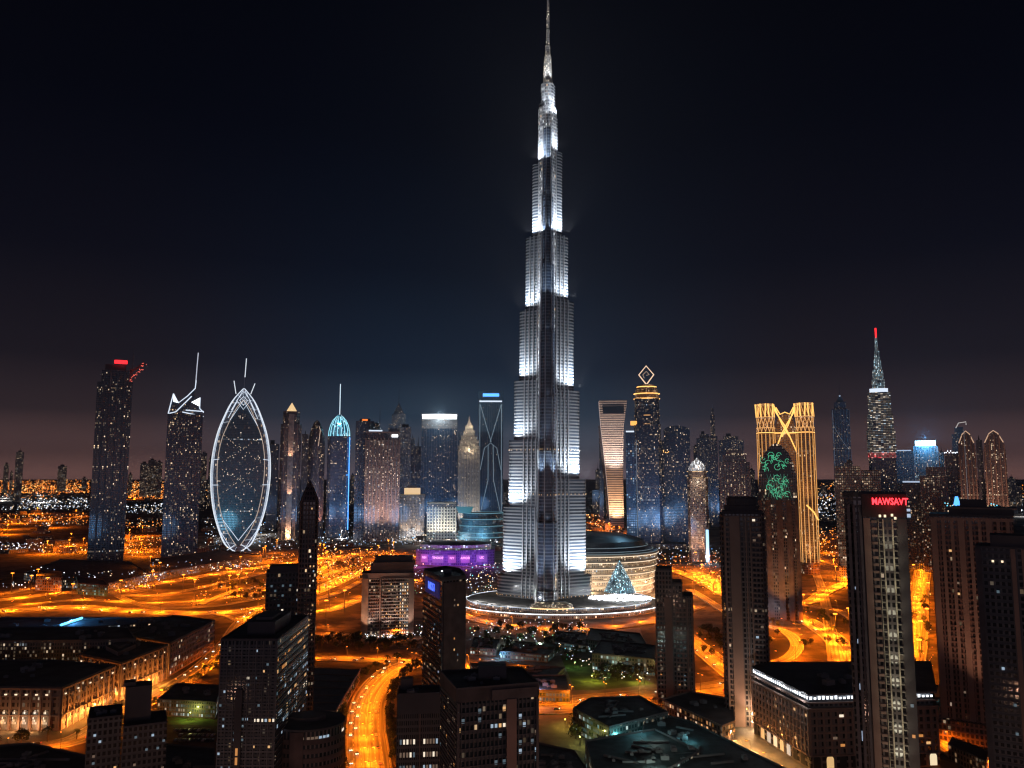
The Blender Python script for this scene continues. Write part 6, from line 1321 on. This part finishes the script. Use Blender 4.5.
levels(e, 'balcony', [(-w * .12, w * .40, -d / 2 - 1.5, -d / 2 + .05, 0, .8), (-w * .37, -w * .17, -d / 2 - .8, -d / 2 + .05, 0, .5)], 3, zz(579), 3.4, pbr('pale_balcony', (.42, .34, .31), .7)); windows(e, (w * .22, -d / 2), (w * .40, -d / 2), 3, zz(580), 2.2, 3.4, 70, wts=(2, 1, 1, 1, 4, 3), off=.2, hh=.5); windows(e, (-w * .12, -d / 2), (w * .2, -d / 2), 3, zz(580), 2.2, 3.4, 24, off=.2, hh=.4, wts=(3, 3, 0, 1, 0, 5))
light('SPOT', (-w * .5, -d / 2 - 18, 4), 180e3, SOD, e, (-w * .42, -d / 2, 35), cone=60, name='floodlight'); flood(e, w, d, zz(578), 40e3, (1, .75, .6), 3, 16, .6); mb = MB()
for q in range(60): mb.octa(random.uniform(-.45, .5) * w, -d / 2 - random.uniform(2, 9), random.uniform(.5, 5), .55, random.choice((0, 0, 1)))
mb.build('entrance_lamp', [W1, W3], e)['kind'] = 'stuff'

# --- bottom left dark cluster
Y = 430; zz = lambda py: ZT(py, Y); e, w, d = tower('boxy_dark_block', 'low black block with a square tower box, almost unlit, before the brown arcade', 88, 168, 722, Y, .6, 'office block')
DK = facade('boxy_wall', (.05, .045, .05), (.012, .012, .016), 3.4, 2.4, .04, .6, .8, seed=85)
mb = MB(); mb.prism(rect(w * .42, d, -w * .29), 0, zz(716), 0, 1); mb.build('side_block', [DK, ROOF], e); mb = MB(); mb.prism(rect(w * .56, d, w * .22), 0, zz(728), 0, 1); mb.build('side_block', [DK, ROOF], e)
mb = MB(); mb.prism(rect(w * .34, d * .5, w * .12, d * .2), zz(728), zz(692), 0, 1); mb.build('tower_box', [DARKC, ROOF], e); mb = MB(); mb.prism(rect(w * .15, d * .3, w * .0, d * .2), zz(692), zz(688), 0, 1); mb.build('roof_hut', [DARKC, ROOF], e)
parapet(e, rect(w * .42, d, -w * .29), zz(716), 1); parapet(e, rect(w * .56, d, w * .22), zz(728), 1); edge_slabs(e, rect(w, d), 3, zz(732), 3.4, .5, .3, DARKC, edges=[0])
windows(e, (-w / 2, -d / 2), (-w * .1, -d / 2), 0, zz(718), 2.4, 3.4, 12, wts=(1, 0, 3, 4, 0, 4), off=.35, ww=.5, hh=.35); windows(e, (w * .0, -d / 2), (w * .5, -d / 2), 0, zz(732), 2.4, 3.4, 12, wts=(1, 0, 3, 4, 0, 4), off=.35, ww=.5, hh=.35); ac_units(e, rect(w * .4, d, -w * .29), zz(716), 5, 3)

# --- long brown arcade building: three wings
BRW = facade('arcade_wall', (.27, .16, .11), (.05, .03, .02), 4.6, 3.6, .10, 1, 1.3, seed=86, mu=.24, mv=.35)
zr = 27.8
for k, (px, lb) in enumerate((([(-90, 687), (62, 688.5), (115, 666), (50, 661), (-90, 661)], 'corner wing of the brown arcade with tall white-lit arches and lettering'), ([(121, 664), (168, 645.5), (112, 639), (80, 655)], 'middle wing of the brown arcade along the orange street'), ([(171, 643.5), (215, 621), (172, 616), (128, 636)], 'far end wing of the brown arcade by the interchange'))):
    e, P = polyblock('arcade_building', lb, 'arcade building', px, zr); n = len(P)
    mb = MB(); mb.prism(P, 0, zr - 1.2, 0, 1); mb.build('wing_block', [BRW, ROOF], e); mb = MB(); mb.prism(sc(P, 1.012), zr - 1.2, zr, 0, 1); mb.build('cornice', [pbr('terracotta', (.42, .24, .15), .8), ROOF], e); parapet(e, P, zr, 1.2); ac_units(e, P, zr, 9, 5)
    for i in range(n):
        a, b = P[i], P[(i + 1) % n]; nx, ny = (b[1] - a[1]), -(b[0] - a[0])
        if ny > -abs(nx) * .2 and not (nx > 0 and b[1] > a[1] and ny > -1e9 and nx > abs(ny)) : continue
        if ny >= 0: continue
        l = math.dist(a, b); ux, uy = (b[0] - a[0]) / l, (b[1] - a[1]) / l; edge_piers(e, a, b, 0, zr - 1.2, 7.2, 1.3, .8, CONC2)
        frontal = abs(uy) < .1
        mb = MB(); mb.obox((a[0] + b[0]) / 2 + uy * .5, (a[1] + b[1]) / 2 - ux * .5, l, 1., 9.5, 10.3, math.atan2(uy, ux), 0, True); mb.obox((a[0] + b[0]) / 2 + uy * .4, (a[1] + b[1]) / 2 - ux * .4, l, .8, zr - 5.8, zr - 5.2, math.atan2(uy, ux), 0, True); mb.build('ledge_molding', CONC2, e)
        for q in range(min(int(l / 7.2), 30)):
            s = (q + .5) * 7.2; m = MB(); hh_ = 11 if frontal else 4.6; pts = [(-1.9, 0), (1.9, 0)] + [(1.9 * math.cos(PI * t / 8), hh_ + 1.9 * math.sin(PI * t / 8)) for t in range(9)]; pl(m, pts, -.06, .06)
            c_ = random.choice(((1, .42, .08), (1, .55, .15), (1, .70, .3))) if not frontal else random.choice(((1, .72, .42), (1, .8, .6), (1, .6, .28)))
            m.build('arch_window', facade('arcade_glow_%d%d%d' % tuple(int(v * 10) for v in c_), (.2, .15, .1), (.1, .08, .06), 1.7, 1.1, 1.5, 1., 1.6, warmc=c_, seed=3, mu=.1, mv=.12), e, loc=(a[0] + ux * s + uy * .15, a[1] + uy * s - ux * .15, .4), rz=math.atan2(uy, ux))
            if frontal or q % 2 == 0:
                m = MB(); m.box(-.8, .8, -.2, .2, 0, .8); m.build('wall_lamp', W3, e, loc=(a[0] + ux * s + uy * .7, a[1] + uy * s - ux * .7, zr - 4.6), rz=math.atan2(uy, ux))
        for t in range(int(l / 14)): light('POINT', (a[0] + ux * (t * 14 + 7) + uy * 5, a[1] + uy * (t * 14 + 7) - ux * 5, 4), 11e3 if not frontal else 3e3, (1, .36, .06) if not frontal else (1, .5, .2), e)
        if frontal and k == 0: sign(e, 'EVAN NVEO', (b[0] - 26, a[1] - .9, 15.8), 4.6, emit('cream_letters', (1, .75, .5), 1.6), bold=.05)
# inner court hall with speckled blue windows
e, P = polyblock('court_hall', 'dark hall behind the brown arcade with a speckled blue-lit window wall', 'hall', [(-60, 643), (104, 641), (136, 640), (128, 628), (-60, 628)], 34)
mb = MB(); mb.prism(P, 0, 34, 0, 1); mb.build('hall_block', [facade('court_wall', (.05, .045, .05), (.02, .03, .04), 3., 2.2, .22, .35, .8, seed=87), ROOF], e); parapet(e, P, 34, 1.4); ac_units(e, P, 34, 10, 5)
e, P = polyblock('stair_house', 'plain brown stair house with a lit side wall on the arcade roof line', 'roof house', [(118, 652), (136, 644), (128, 640), (106, 646)], 31); mb = MB(); mb.prism(P, 0, 31, 0, 1); mb.build('house_block', [CONC2, ROOF], e); mb = MB(); mb.prism(sc(P, .6), 31, 33, 0, 0); mb.build('roof_hut', DARKC, e)
# dark low roofs behind with the blue light bar
for k, (px, z, lb) in enumerate((([(-80, 636), (60, 636), (150, 634), (190, 622), (120, 618), (-80, 618)], 9, 'wide low black roof between the arcade and the expressway'), ([(60, 629), (200, 621), (188, 617), (70, 620)], 13, 'raised black roof hall near the expressway edge'))):
    e, P = polyblock('low_roof_hall', lb, 'hall', px, z); mb = MB(); mb.prism(P, 0, z, 0, 1); mb.build('hall_block', [facade('lowhall', (.07, .06, .065), (.03, .03, .04), 3.5, 3, .4, .4, 1.5, seed=88), ROOF], e); parapet(e, P, z, 1); ac_units(e, P, z, 8, 6)
a = G(61, 625, 15); b = G(82, 618, 15); e = thing('blue_light_bar', 'slanting bar of bright blue light on the low black roof', 'light bar', (a[0], a[1], 13)); mb = MB(); mb.tube([(0, 0, 2), (b[0] - a[0], b[1] - a[1], 2)], 1.3, 6); mb.build('light_tube', emit('bar_blue', (.12, .55, 1), 3.), e)
mb = MB(); mb.tube([(0, 0, -.2), (0, 0, 1.2)], .4, 5); mb.tube([(b[0] - a[0], b[1] - a[1], -.2), (b[0] - a[0], b[1] - a[1], 1.2)], .4, 5); mb.build('post_lattice', DSTEEL, e); light('POINT', ((b[0] - a[0]) / 2, (b[1] - a[1]) / 2, 5), 30e3, (.08, .4, 1), e)
# dark podiums below the far left towers
for k, (px, z, lb) in enumerate((([(24, 573), (62, 580), (108, 584), (150, 574), (130, 562), (60, 560)], 12, 'dark podium under the red-topped tower edged with white lamps'), ([(150, 574), (236, 560), (262, 556), (220, 550), (150, 560)], 12, 'dark podium under the neon-crowned tower edged with white lamps'), ([(36, 577), (62, 578), (61, 572), (38, 571)], 20, 'small beige lit block on the dark podium'), ([(78, 584), (108, 586), (104, 580), (76, 577)], 15, 'teal-lit low hall on the dark podium edge'))):
    e, P = polyblock('podium_block', lb, 'podium', px, z)
    m_ = [facade('podium_dark', (.05, .05, .06), (.03, .04, .05), 4, 4, .6, .35, 1.2, seed=89), facade('podium_dark', (0, 0, 0)), facade('podium_beige', (.4, .28, .18), (.05, .04, .03), 4, 4, .7, 1, 1.2, seed=90), facade('podium_teal', (.05, .15, .15), (.03, .1, .1), 4, 4, .5, .0, .8, seed=91, coolc=(.2, .8, .75))][k]
    mb = MB(); mb.prism(P, 0, z, 0, 1); mb.build('podium_hall', [m_, ROOF], e); parapet(e, P, z, 1.5)
# --- lit low hall and lawn, lower left middle
e, P = polyblock('lit_window_hall', 'low hall with pale green barred windows behind the strip of lawn', 'hall', [(158, 700), (216, 703), (222, 686), (176, 684)], 11); mb = MB(); mb.prism(P, 0, 11, 0, 1); mb.build('hall_block', [facade('green_hall', (.12, .11, .1), (.05, .06, .06), 3., 1.8, .75, .25, .7, seed=92, coolc=(.55, .8, .8)), ROOF], e); parapet(e, P, 11, .9); ac_units(e, P, 11, 5, 4)
def patch(name, px, z, mat, label): mb = MB(); mb.face([(*G(x, y, z), z) for x, y in px]); o = mb.build(name, mat); tag(o, label, kind='structure'); return o
patch('lawn', [(155, 724), (225, 726), (222, 717), (160, 716)], .02, GRASS, 'strip of lawn before the low hall'); patch('lawn', [(540, 712), (560, 706), (598, 712), (600, 745), (560, 760), (530, 745)], .02, GRASS, 'dim lawn beside the low dark roofs')
patch('lawn', [(560, 655), (590, 660), (655, 684), (600, 690), (575, 690)], .02, GRASS, 'green lawn beside the boulevard'); patch('paving', [(440, 622), (640, 628), (660, 690), (470, 690)], .012, PAVE, 'paved plaza before the supertall tower'); patch('paving', [(540, 690), (760, 690), (900, 900), (400, 900)], .03, PAVE, 'dark yards among the low roofs')
for (px, py, p_, cc) in ((190, 720, 2.5e3, (.85, .9, .2)), (565, 727, 4e3, (1, .75, .1)), (580, 745, 2e3, (.8, .8, .2)), (592, 682, 6e3, (1, .8, .15)), (575, 668, 1.6e3, (.5, .9, .35)), (640, 684, 6e3, (1, .7, .2)), (520, 645, 9e3, (.6, .9, .8)), (500, 660, 7e3, (.2, .6, 1)), (480, 665, 12e3, SOD), (548, 662, 8e3, SOD), (540, 650, 8e3, (.6, 1, .6)), (615, 675, 2e3, (.9, .9, .5))):
    x, y = G(px, py); e = thing('garden_lamp', '-', 'lamp', (x, y, 0)); e['label'] = {190: 'garden lamp on the lawn strip before the low hall', 565: 'yellow garden lamp on the dim lawn by the low dark roofs', 580: 'second garden lamp, deeper in the dim lawn', 592: 'bright yellow garden lamp at the boulevard lawn corner', 575: 'greenish garden lamp in the upper boulevard lawn', 640: 'warm garden lamp among trees by the slim stepped tower', 520: 'pale plaza lamp in the middle of the plaza', 500: 'blue plaza lamp near the orange corner', 480: 'orange plaza lamp at the plaza corner by the blue-signed tower', 548: 'orange plaza lamp before the low plaza roofs', 540: 'green-tinted plaza lamp between plaza trees', 615: 'pale garden lamp under the boulevard trees'}[px]
    mb = MB(); mb.tube([(0, 0, 0), (0, 0, 4.6)], .12, 6); mb.build('pole', DSTEEL, e); mb = MB(); mb.loft([at(ell(.3, .3, 8), 4.6), at(ell(.5, .5, 8), 5), at(ell(.3, .3, 8), 5.5)], 0, 0); mb.build('lamp_globe', emit('globe_%d' % px, cc, 2.5), e); light('POINT', (0, 0, 6.2), p_, cc, e)
# flat roof beside the curved road
e, P = polyblock('ribbed_roof_hall', 'low hall with a ribbed flat roof beside the curved road', 'hall', [(300, 712), (336, 711), (360, 670), (305, 668)], 9); mb = MB(); mb.prism(P, 0, 9, 0, 1); mb.build('hall_block', [facade('ribhall', (.2, .13, .1), (.03, .03, .03), 3, 3, .25, .9, 1.2, seed=93), pbr('ribbed_roof', (.10, .09, .10), .7)], e)
mb = MB()
for q in range(7):
    mb = MB(); t = q / 6; a = (P[0][0] + (P[3][0] - P[0][0]) * t, P[0][1] + (P[3][1] - P[0][1]) * t); b = (P[1][0] + (P[2][0] - P[1][0]) * t, P[1][1] + (P[2][1] - P[1][1]) * t); mb.tube([(*a, 9.2), (*b, 9.2)], .35, 4); mb.build('roof_rib', CONC, e)
wallslab(e, P[1] if P[1][0] > P[0][0] else P[0], P[2], 9, 10.4, .6, pbr('rose_edge', (.5, .3, .25), .7), 'roof_edge')
# low roofs at the bottom centre
TEALW = facade('teal_court', (.10, .12, .12), (.03, .05, .05), 3.4, 2.6, .35, .15, 1., seed=94, coolc=(.4, .9, .95), warmc=(1, .8, .5))
for (px, z, lb) in (([(573, 709), (609, 728), (668, 713), (640, 697), (590, 699)], 15, 'low dark block with a shrub-covered side wall beside the boulevard'), ([(648, 712), (690, 722), (790, 772), (700, 790), (640, 738)], 12, 'long black roof running down beside the podium shops'),
    ([(585, 742), (655, 730), (700, 752), (660, 775), (600, 790)], 13, 'black roof block around the small lit court'), ([(530, 742), (575, 752), (600, 790), (520, 800)], 12, 'black roof at the bottom beside the dim lawn'), ([(592, 728), (640, 724), (655, 732), (600, 742)], 6, 'sunken roof terrace glowing cyan between the black roofs'),
    ([(470, 664), (565, 668), (556, 677), (480, 676)], 7, 'low plaza roof behind the near glass block'), ([(500, 676), (566, 676), (570, 692), (512, 690)], 8, 'dark low hall with violet-white shop lights behind the near glass block'), ([(592, 654), (655, 660), (655, 646), (600, 641)], 14, 'modern low hall with an angular dark roof and a rose wall'),
    ([(586, 640), (650, 650), (640, 634), (590, 629)], 10, 'dark shed roof striped with pale light lines by the ring road'), ([(500, 652), (548, 656), (560, 645), (515, 642)], 6, 'dark garden pavilion roof on the plaza'), ([(555, 642), (588, 646), (586, 634), (556, 632)], 7, 'small dark roof beside the ring road on the plaza'), ([(470, 648), (496, 650), (500, 640), (474, 638)], 6, 'small dark roof next to the blue-signed tower on the plaza'), ([(-60, 752), (30, 744), (100, 760), (90, 800), (-60, 800)], 8, 'black low roof in the bottom corner before the arcade'), ([(165, 745), (215, 750), (215, 800), (160, 800)], 9, 'black low roof between the boxy block and the amber-window office')):
    e, P = polyblock('low_roof_block', lb, 'low building', px, z); mb = MB(); mb.prism(P, 0, z, 0, 1); mb.build('building_block', [TEALW, pbr('teal_dark_roof', (.035, .05, .055), .7, scale=.2, var=.5)], e); parapet(e, P, z, 1.1); ac_units(e, P, z + .1, 12, 3.8)
    xs_ = [p[0] for p in P]; ys_ = [p[1] for p in P]
    for q in range(5):
        m = MB(); l_ = (max(xs_) - min(xs_)) * random.uniform(.15, .35); m.box(-l_ / 2, l_ / 2, -.6, .6, 0, 1.1); m.build('roof_duct', GREYC, e, loc=(random.uniform(-.2, .2) * (max(xs_) - min(xs_)), random.uniform(-.25, .25) * (max(ys_) - min(ys_)), z), rz=random.choice((0, .25, -.6, 1.2)))
for (px, py, z, p_, cc) in ((640, 722, 20, 2500, (.3, .9, 1)), (655, 728, 20, 1500, (.8, 1, .9)), (618, 735, 10, 1800, (.2, .8, .8)), (690, 735, 16, 1300, (.3, .9, 1)), (655, 765, 16, 3500, (.7, 1, .85)), (690, 768, 16, 2500, (.8, 1, .85)), (540, 684, 12, 3000, (.6, .6, 1))):
    x, y = G(px, py, z); light('POINT', (x, y, z), p_, cc, name='court_light')
# unseen masts added below the frame as warm fill for the near facades
for k, (x, y) in enumerate(((-250, 330), (-185, 300), (-120, 320), (-60, 290), (0, 300), (60, 320), (120, 300), (175, 290), (235, 310), (300, 330))):
    h = 30; e = thing('fill_mast', 'tall street mast on the near streets below the towers', 'lamp mast', (x, y, 0), 0, 'masts on the near streets'); m = MB(); m.tube([(0, 0, 0), (0, 0, h)], .3, 6, r2=.18); m.build('pole', DSTEEL, e); m = MB(); m.prism(ell(1.6, 1.6, 8), h, h + .6, 0, 0, True); m.build('lamp_head', E_ORANGE, e); light('POINT', (0, -2, h - .6), 16e3, (1, .55, .38), e, r=.8)
# podium shops
e, P = polyblock('podium_shops', 'low podium of shops joining the two slim towers, trimmed in orange lamps', 'shops', [(662, 700), (722, 727), (735, 722), (733, 700), (690, 692)], 11); mb = MB(); mb.prism(P, 0, 11, 0, 1); mb.build('shop_block', [facade('shopwall', (.25, .17, .13), (.04, .03, .03), 3.6, 3, .4, 1, 1.4, seed=95, warmc=(1, .38, .08)), ROOF], e); parapet(e, P, 11, 1., CONC2); ac_units(e, P, 11, 6, 4)
# teal pavilion and screens under the brown tower
e, P = polyblock('teal_pavilion', 'teal-lit low pavilion between the red-signed and large brown towers', 'pavilion', [(915, 699), (941, 699), (939, 686), (917, 686)], 12); mb = MB(); mb.prism(P, 0, 12, 0, 1); mb.build('pavilion_hall', [facade('tealpav', (.05, .2, .2), (.03, .1, .1), 3, 3, .8, .0, .6, seed=96, coolc=(.3, .9, .85)), pbr('teal_roof2', (.12, .2, .22), .6)], e); parapet(e, P, 12, 1.)
for nm, lb, px, py0, py1, ww, cc, tx in (('teal_screen', 'teal glowing screen on the pavilion front', 930, 718, 700, 9, (.25, .75, .68), None), ('white_screen', 'pale upright advertising screen by the bright lane', 932, 758, 740, 7, (.6, .85, .8), None)):
    x, y = G(px, py1 + 26, 0); e = thing(nm, lb, 'advertising screen', (x, y, 0)); mb = MB(); z0 = ZT(py0, y); z1 = ZT(py1, y); mb.box(-ww / 2, ww / 2, -.3, .3, max(z0, 1), z1); mb.build('screen_panel', facade(nm + '_m', (.1, .3, .3), (.1, .3, .3), 2.2, 1.8, 2.2, .0, .8, seed=5, coolc=cc, mu=.06, mv=.06), e); mb = MB(); mb.box(-ww / 2 - .4, ww / 2 + .4, .31, .9, max(z0, 1) - .5, z1 + .5); mb.box(-.5, .5, .35, .85, 0, max(z0, 1)); mb.build('screen_frame', DSTEEL, e)
e, P = polyblock('low_signed_wall', 'low rust wall with lit panels along the bright lane', 'wall', [(948, 745), (986, 762), (990, 752), (952, 738)], 9); mb = MB(); mb.prism(P, 0, 9, 0, 1); mb.build('wall_block', [facade('lanewall', (.3, .17, .1), (.05, .03, .02), 3.2, 2.4, .35, 1, 1., seed=97, warmc=(1, .45, .12)), ROOF], e); parapet(e, P, 9, .8)

# ================================================================= TREES
LEAF = pbr('leaf_green', (.05, .075, .022), .8, var=.45, scale=.6); LEAF2 = pbr('leaf_olive', (.075, .075, .03), .8, var=.4, scale=.6); BARK = pbr('bark', (.12, .085, .055), .9, scale=2)
def tree_proto(name, r, h, nleaf, leafm, seed, label):
    rn = random.Random(seed); e = thing(name, label, 'tree'); mb = MB(); mb.loft([at(ell(.28, .28, 6), 0), at(ell(.2, .2, 6), h * .45), at(ell(.1, .1, 6, .2), h * .8)], 0, 0)
    for k in range(5):
        a = k * 1.3 + rn.random(); mb.tube([(0, 0, h * .4), (r * .35 * math.cos(a), r * .35 * math.sin(a), h * .6), (r * .7 * math.cos(a), r * .7 * math.sin(a), h * .72)], .1, 4, r2=.03)
    mb.build('trunk', BARK, e); mb = MB(); cl = [(rn.uniform(-.7, .7) * r, rn.uniform(-.7, .7) * r, h * .62 + rn.uniform(-.2, .38) * h, rn.uniform(.28, .5) * r) for _ in range(12)]
    for k in range(nleaf):
        cx, cy, cz, cr = rn.choice(cl); v = Vector((rn.gauss(0, 1), rn.gauss(0, 1), rn.gauss(0, 1))).normalized() * cr * rn.uniform(.6, 1.05); p = Vector((cx, cy, cz)) + v; s = rn.uniform(.18, .42) * (r / 4)
        t = v.cross(Vector((rn.random(), rn.random(), rn.random()))).normalized() * s; u = v.cross(t).normalized() * s; t = t + v.normalized() * s * rn.uniform(-.6, .6)
        mb.face([tuple(p - t - u * .5), tuple(p + u), tuple(p + t - u * .3), tuple(p - u * 1.1)], 0)
    mb.build('crown', leafm, e); return e
def palm_proto(name, h, label, seed):
    rn = random.Random(seed); e = thing(name, label, 'tree'); mb = MB(); mb.loft([at(ell(.3, .3, 6), 0), at(ell(.22, .22, 6, .1), h * .5), at(ell(.24, .24, 6, .15), h)], 0, 0); mb.build('trunk', BARK, e); mb = MB()
    for k in range(17):
        a = k * 2.4; el = rn.uniform(-.1, .9); pr = None
        for q in range(5):
            t = q / 4; rr = 3.2 * t * math.cos(el * .6); z = h + 2.2 * t * el - 2.6 * t * t * (1.1 - el * .5); w_ = .45 * math.sin(PI * (.12 + .8 * t)); x, y = .15 + rr * math.cos(a), rr * math.sin(a); nx, ny = -math.sin(a) * w_, math.cos(a) * w_
            cur = [(x - nx, y - ny, z - .15), (x, y, z + .05), (x + nx, y + ny, z - .15)]
            if pr: mb.face([pr[0], pr[1], cur[1], cur[0]]); mb.face([pr[1], pr[2], cur[2], cur[1]])
            pr = cur
    mb.build('fronds', LEAF, e); return e
TP = [tree_proto('broadleaf_tree', 4., 8, 700, LEAF, 1, '-'), tree_proto('broadleaf_tree', 4.6, 7, 700, LEAF2, 2, '-'), palm_proto('date_palm', 8, '-', 3)]
USED = [False] * 3
def trees(regions, label, group, kinds=(0, 1, 2), pts=None):
    P_ = list(pts or [])
    for (x0, y0, x1, y1, n) in regions: P_ += [G(random.uniform(x0, x1), random.uniform(y0, y1)) for _ in range(n)]
    for (x, y) in P_:
        k = random.choice(kinds); lb = label[1] if k == 2 else label[0]; gp = group + (' palms' if k == 2 else ' trees'); s = random.uniform(.75, 1.25)
        if not USED[k]: USED[k] = True; o = TP[k]; o.location = (x, y, 0); o['label'] = lb; o['group'] = gp; o.rotation_euler.z = random.random() * 6
        else: copy_tree(TP[k], (x, y, 0), random.random() * 6, lb, gp, s)
trees([(314, 640, 362, 651, 26), (362, 641, 414, 652, 22)], ('leafy tree in the orange-lit grove before the ribbed slab', 'palm in the orange-lit grove before the ribbed slab'), 'grove before the ribbed slab')
trees([(594, 664, 655, 684, 34), (548, 640, 575, 660, 12)], ('leafy tree beside the boulevard lawn', 'palm beside the boulevard lawn'), 'boulevard lawn')
trees([(470, 628, 590, 656, 44)], ('leafy tree on the plaza below the supertall tower', 'palm on the plaza below the supertall tower'), 'plaza')
trees([(210, 583, 262, 600, 22), (262, 585, 305, 600, 8)], ('leafy tree inside the orange interchange', 'palm inside the orange interchange'), 'interchange')
trees([(318, 556, 395, 580, 40)], ('leafy tree in the dotted orange field', 'palm in the dotted orange field'), 'orange field')
trees([], ('leafy street tree along the brown arcade', 'palm along the brown arcade'), 'arcade street', pts=[(x - math.sin(h_) * 10, y + math.cos(h_) * 10) for x, y, h_ in walk(P6, 15, 6)] and [(x - (-math.sin(h_)) * -12, y + math.cos(h_) * -12) for x, y, h_ in walk(P6, 15, 6)], kinds=(0, 2))
trees([], ('leafy tree beside the curved road with cars', 'palm beside the curved road with cars'), 'curved road', pts=[(x - math.sin(h_) * s2, y + math.cos(h_) * s2) for s2 in (17, -17.5) for x, y, h_ in walk(P10, 13, 4)], kinds=(0, 1, 2, 0))
trees([(604, 722, 618, 742, 4), (575, 716, 606, 740, 12)], ('small tree against the side wall of the low dark block', 'palm against the side wall of the low dark block'), 'side wall', kinds=(0, 1))
trees([(800, 612, 846, 648, 14), (745, 608, 790, 650, 18)], ('leafy tree near the tight loop ramp', 'palm near the tight loop ramp'), 'loop ramp')
trees([(697, 630, 722, 655, 14)], ('leafy tree beside the diagonal road', 'palm beside the diagonal road'), 'diagonal road')
trees([(906, 600, 930, 670, 16)], ('leafy tree beside the straight road between big towers', 'palm beside the straight road between big towers'), 'straight road')

# ================================================================= CARS
def car_proto(col, nm):
    e = thing('car', '-', 'car'); cm = pbr(nm, col, .3, .2, var=.03); mb = MB()
    pr = [(-2.2, .35), (2.2, .35), (2.25, .75), (2.1, .95), (1.2, 1.02), (-1.9, 1.0), (-2.22, .8)]
    pl2 = lambda m, pts, y0, y1: pl(m, pts, y0, y1)
    pl2(mb, pr, -.9, .9); pl2(mb, [(1.2, 1.0), (.55, 1.45), (-1.2, 1.47), (-1.85, 1.0)], -.74, .74); mb.build('body', cm, e)
    mb = MB(); pl2(mb, [(1.08, 1.05), (.52, 1.4), (-1.15, 1.42), (-1.7, 1.05)], -.76, .76); mb.build('window', pbr('car_glass', (.02, .02, .025), .1), e)
    for x in (-1.4, 1.35):
        for y in (-.85, .85): m = MB(); pl(m, [(x + .34 * math.cos(t * PI / 6), .34 + .34 * math.sin(t * PI / 6)) for t in range(12)], y - .12, y + .12); m.build('wheel', pbr('tyre', (.02, .02, .02), .9), e)
    for y in (-.62, .62):
        m = MB(); m.box(2.2, 2.32, y - .24, y + .24, .6, .82); m.build('headlight', emit('headlight', (1, .9, .75), 14.), e); m = MB(); m.box(-2.3, -2.2, y - .24, y + .24, .68, .86); m.build('tail_light', emit('tail_light', (1, .04, .02), 6.), e)
    return e
CP = [car_proto((.75, .74, .72), 'white_paint'), car_proto((.3, .3, .32), 'silver_paint'), car_proto((.06, .06, .07), 'dark_paint')]; CU = [False] * 3; CN = ['white', 'silver', 'dark']
def cars(P, offs, step, label, group, zr=.5):
    for o_ in offs:
        for (x, y, h) in walk(P, step, random.uniform(0, step)):
            if random.random() < .35: continue
            k = random.choice((0, 0, 1, 2)); o2 = o_ + random.uniform(-.3, .3); nx, ny = -math.sin(h), math.cos(h); j = random.uniform(-3, 3)
            loc = (x + nx * o2 + math.cos(h) * j, y + ny * o2 + math.sin(h) * j, zr); rz = h + (PI if o_ > 0 else 0); lb = CN[k] + ' ' + label; gp = CN[k] + ' ' + group
            if not CU[k]: CU[k] = True; c_ = CP[k]; c_.location = loc; c_.rotation_euler.z = rz; c_['label'] = lb; c_['group'] = gp
            else: copy_tree(CP[k], loc, rz, lb, gp)
cars(P10, (-10.5, -6.5, 6.3), 26, 'car queueing on the curved four-lane road', 'cars on the curved road', .42)
cars(P9, (-4, 4), 26, 'car on the cross street', 'cars on the cross street', .37)
cars(P11, (-11, -6, 6, 11), 34, 'car on the broad boulevard', 'cars on the boulevard', .44)
cars(P6, (-5.5, 5), 32, 'car on the street along the arcade', 'cars along the arcade', .26)
cars(P1, (-11, -6, 6, 11), 48, 'car on the wide expressway', 'cars on the expressway', .1)
cars(P12, (-7, 7), 30, 'car on the diagonal road', 'cars on the diagonal road', .48)
cars(P15, (-8, 8), 50, 'car on the curving expressway', 'cars on the curving expressway', .58)
# parked cars in the yard by the lit hall
for r_ in range(3):
    for q in range(9):
        if random.random() < .3: continue
        x, y = G(176 + q * 4.6, 731 + r_ * 5); k = random.randrange(3); q_ = copy_tree(CP[k], (x, y, .04), PI / 2, CN[k] + ' car parked in the yard before the low hall', CN[k] + ' cars in the yard')
        for c_ in list(q_.children):
            if 'light' in c_.name: bpy.data.objects.remove(c_)
for o in CP + TP:
    if o['label'] == '-': o['label'] = 'spare'
HAZE = 4e-5
if HAZE:
    mb = MB(); mb.box(-22500, 22500, -2500, 26500, -1, 900); o = mb.build('haze', bpy.data.materials.new('haze_air')); m = o.data.materials[0]; m.use_nodes = True; n = m.node_tree; n.nodes.clear()
    out = n.nodes.new('ShaderNodeOutputMaterial'); pv = n.nodes.new('ShaderNodeVolumePrincipled'); pv.inputs['Density'].default_value = HAZE; pv.inputs['Color'].default_value = (.85, .88, .95, 1); pv.inputs['Anisotropy'].default_value = .2
    n.links.new(pv.outputs[0], out.inputs['Volume']); tag(o, 'thin night haze hanging over the whole city', kind='stuff')
print('LAMPS', NL, 'OBJ', len(bpy.data.objects), 'LIGHTS', sum(o.type == 'LIGHT' for o in bpy.data.objects))
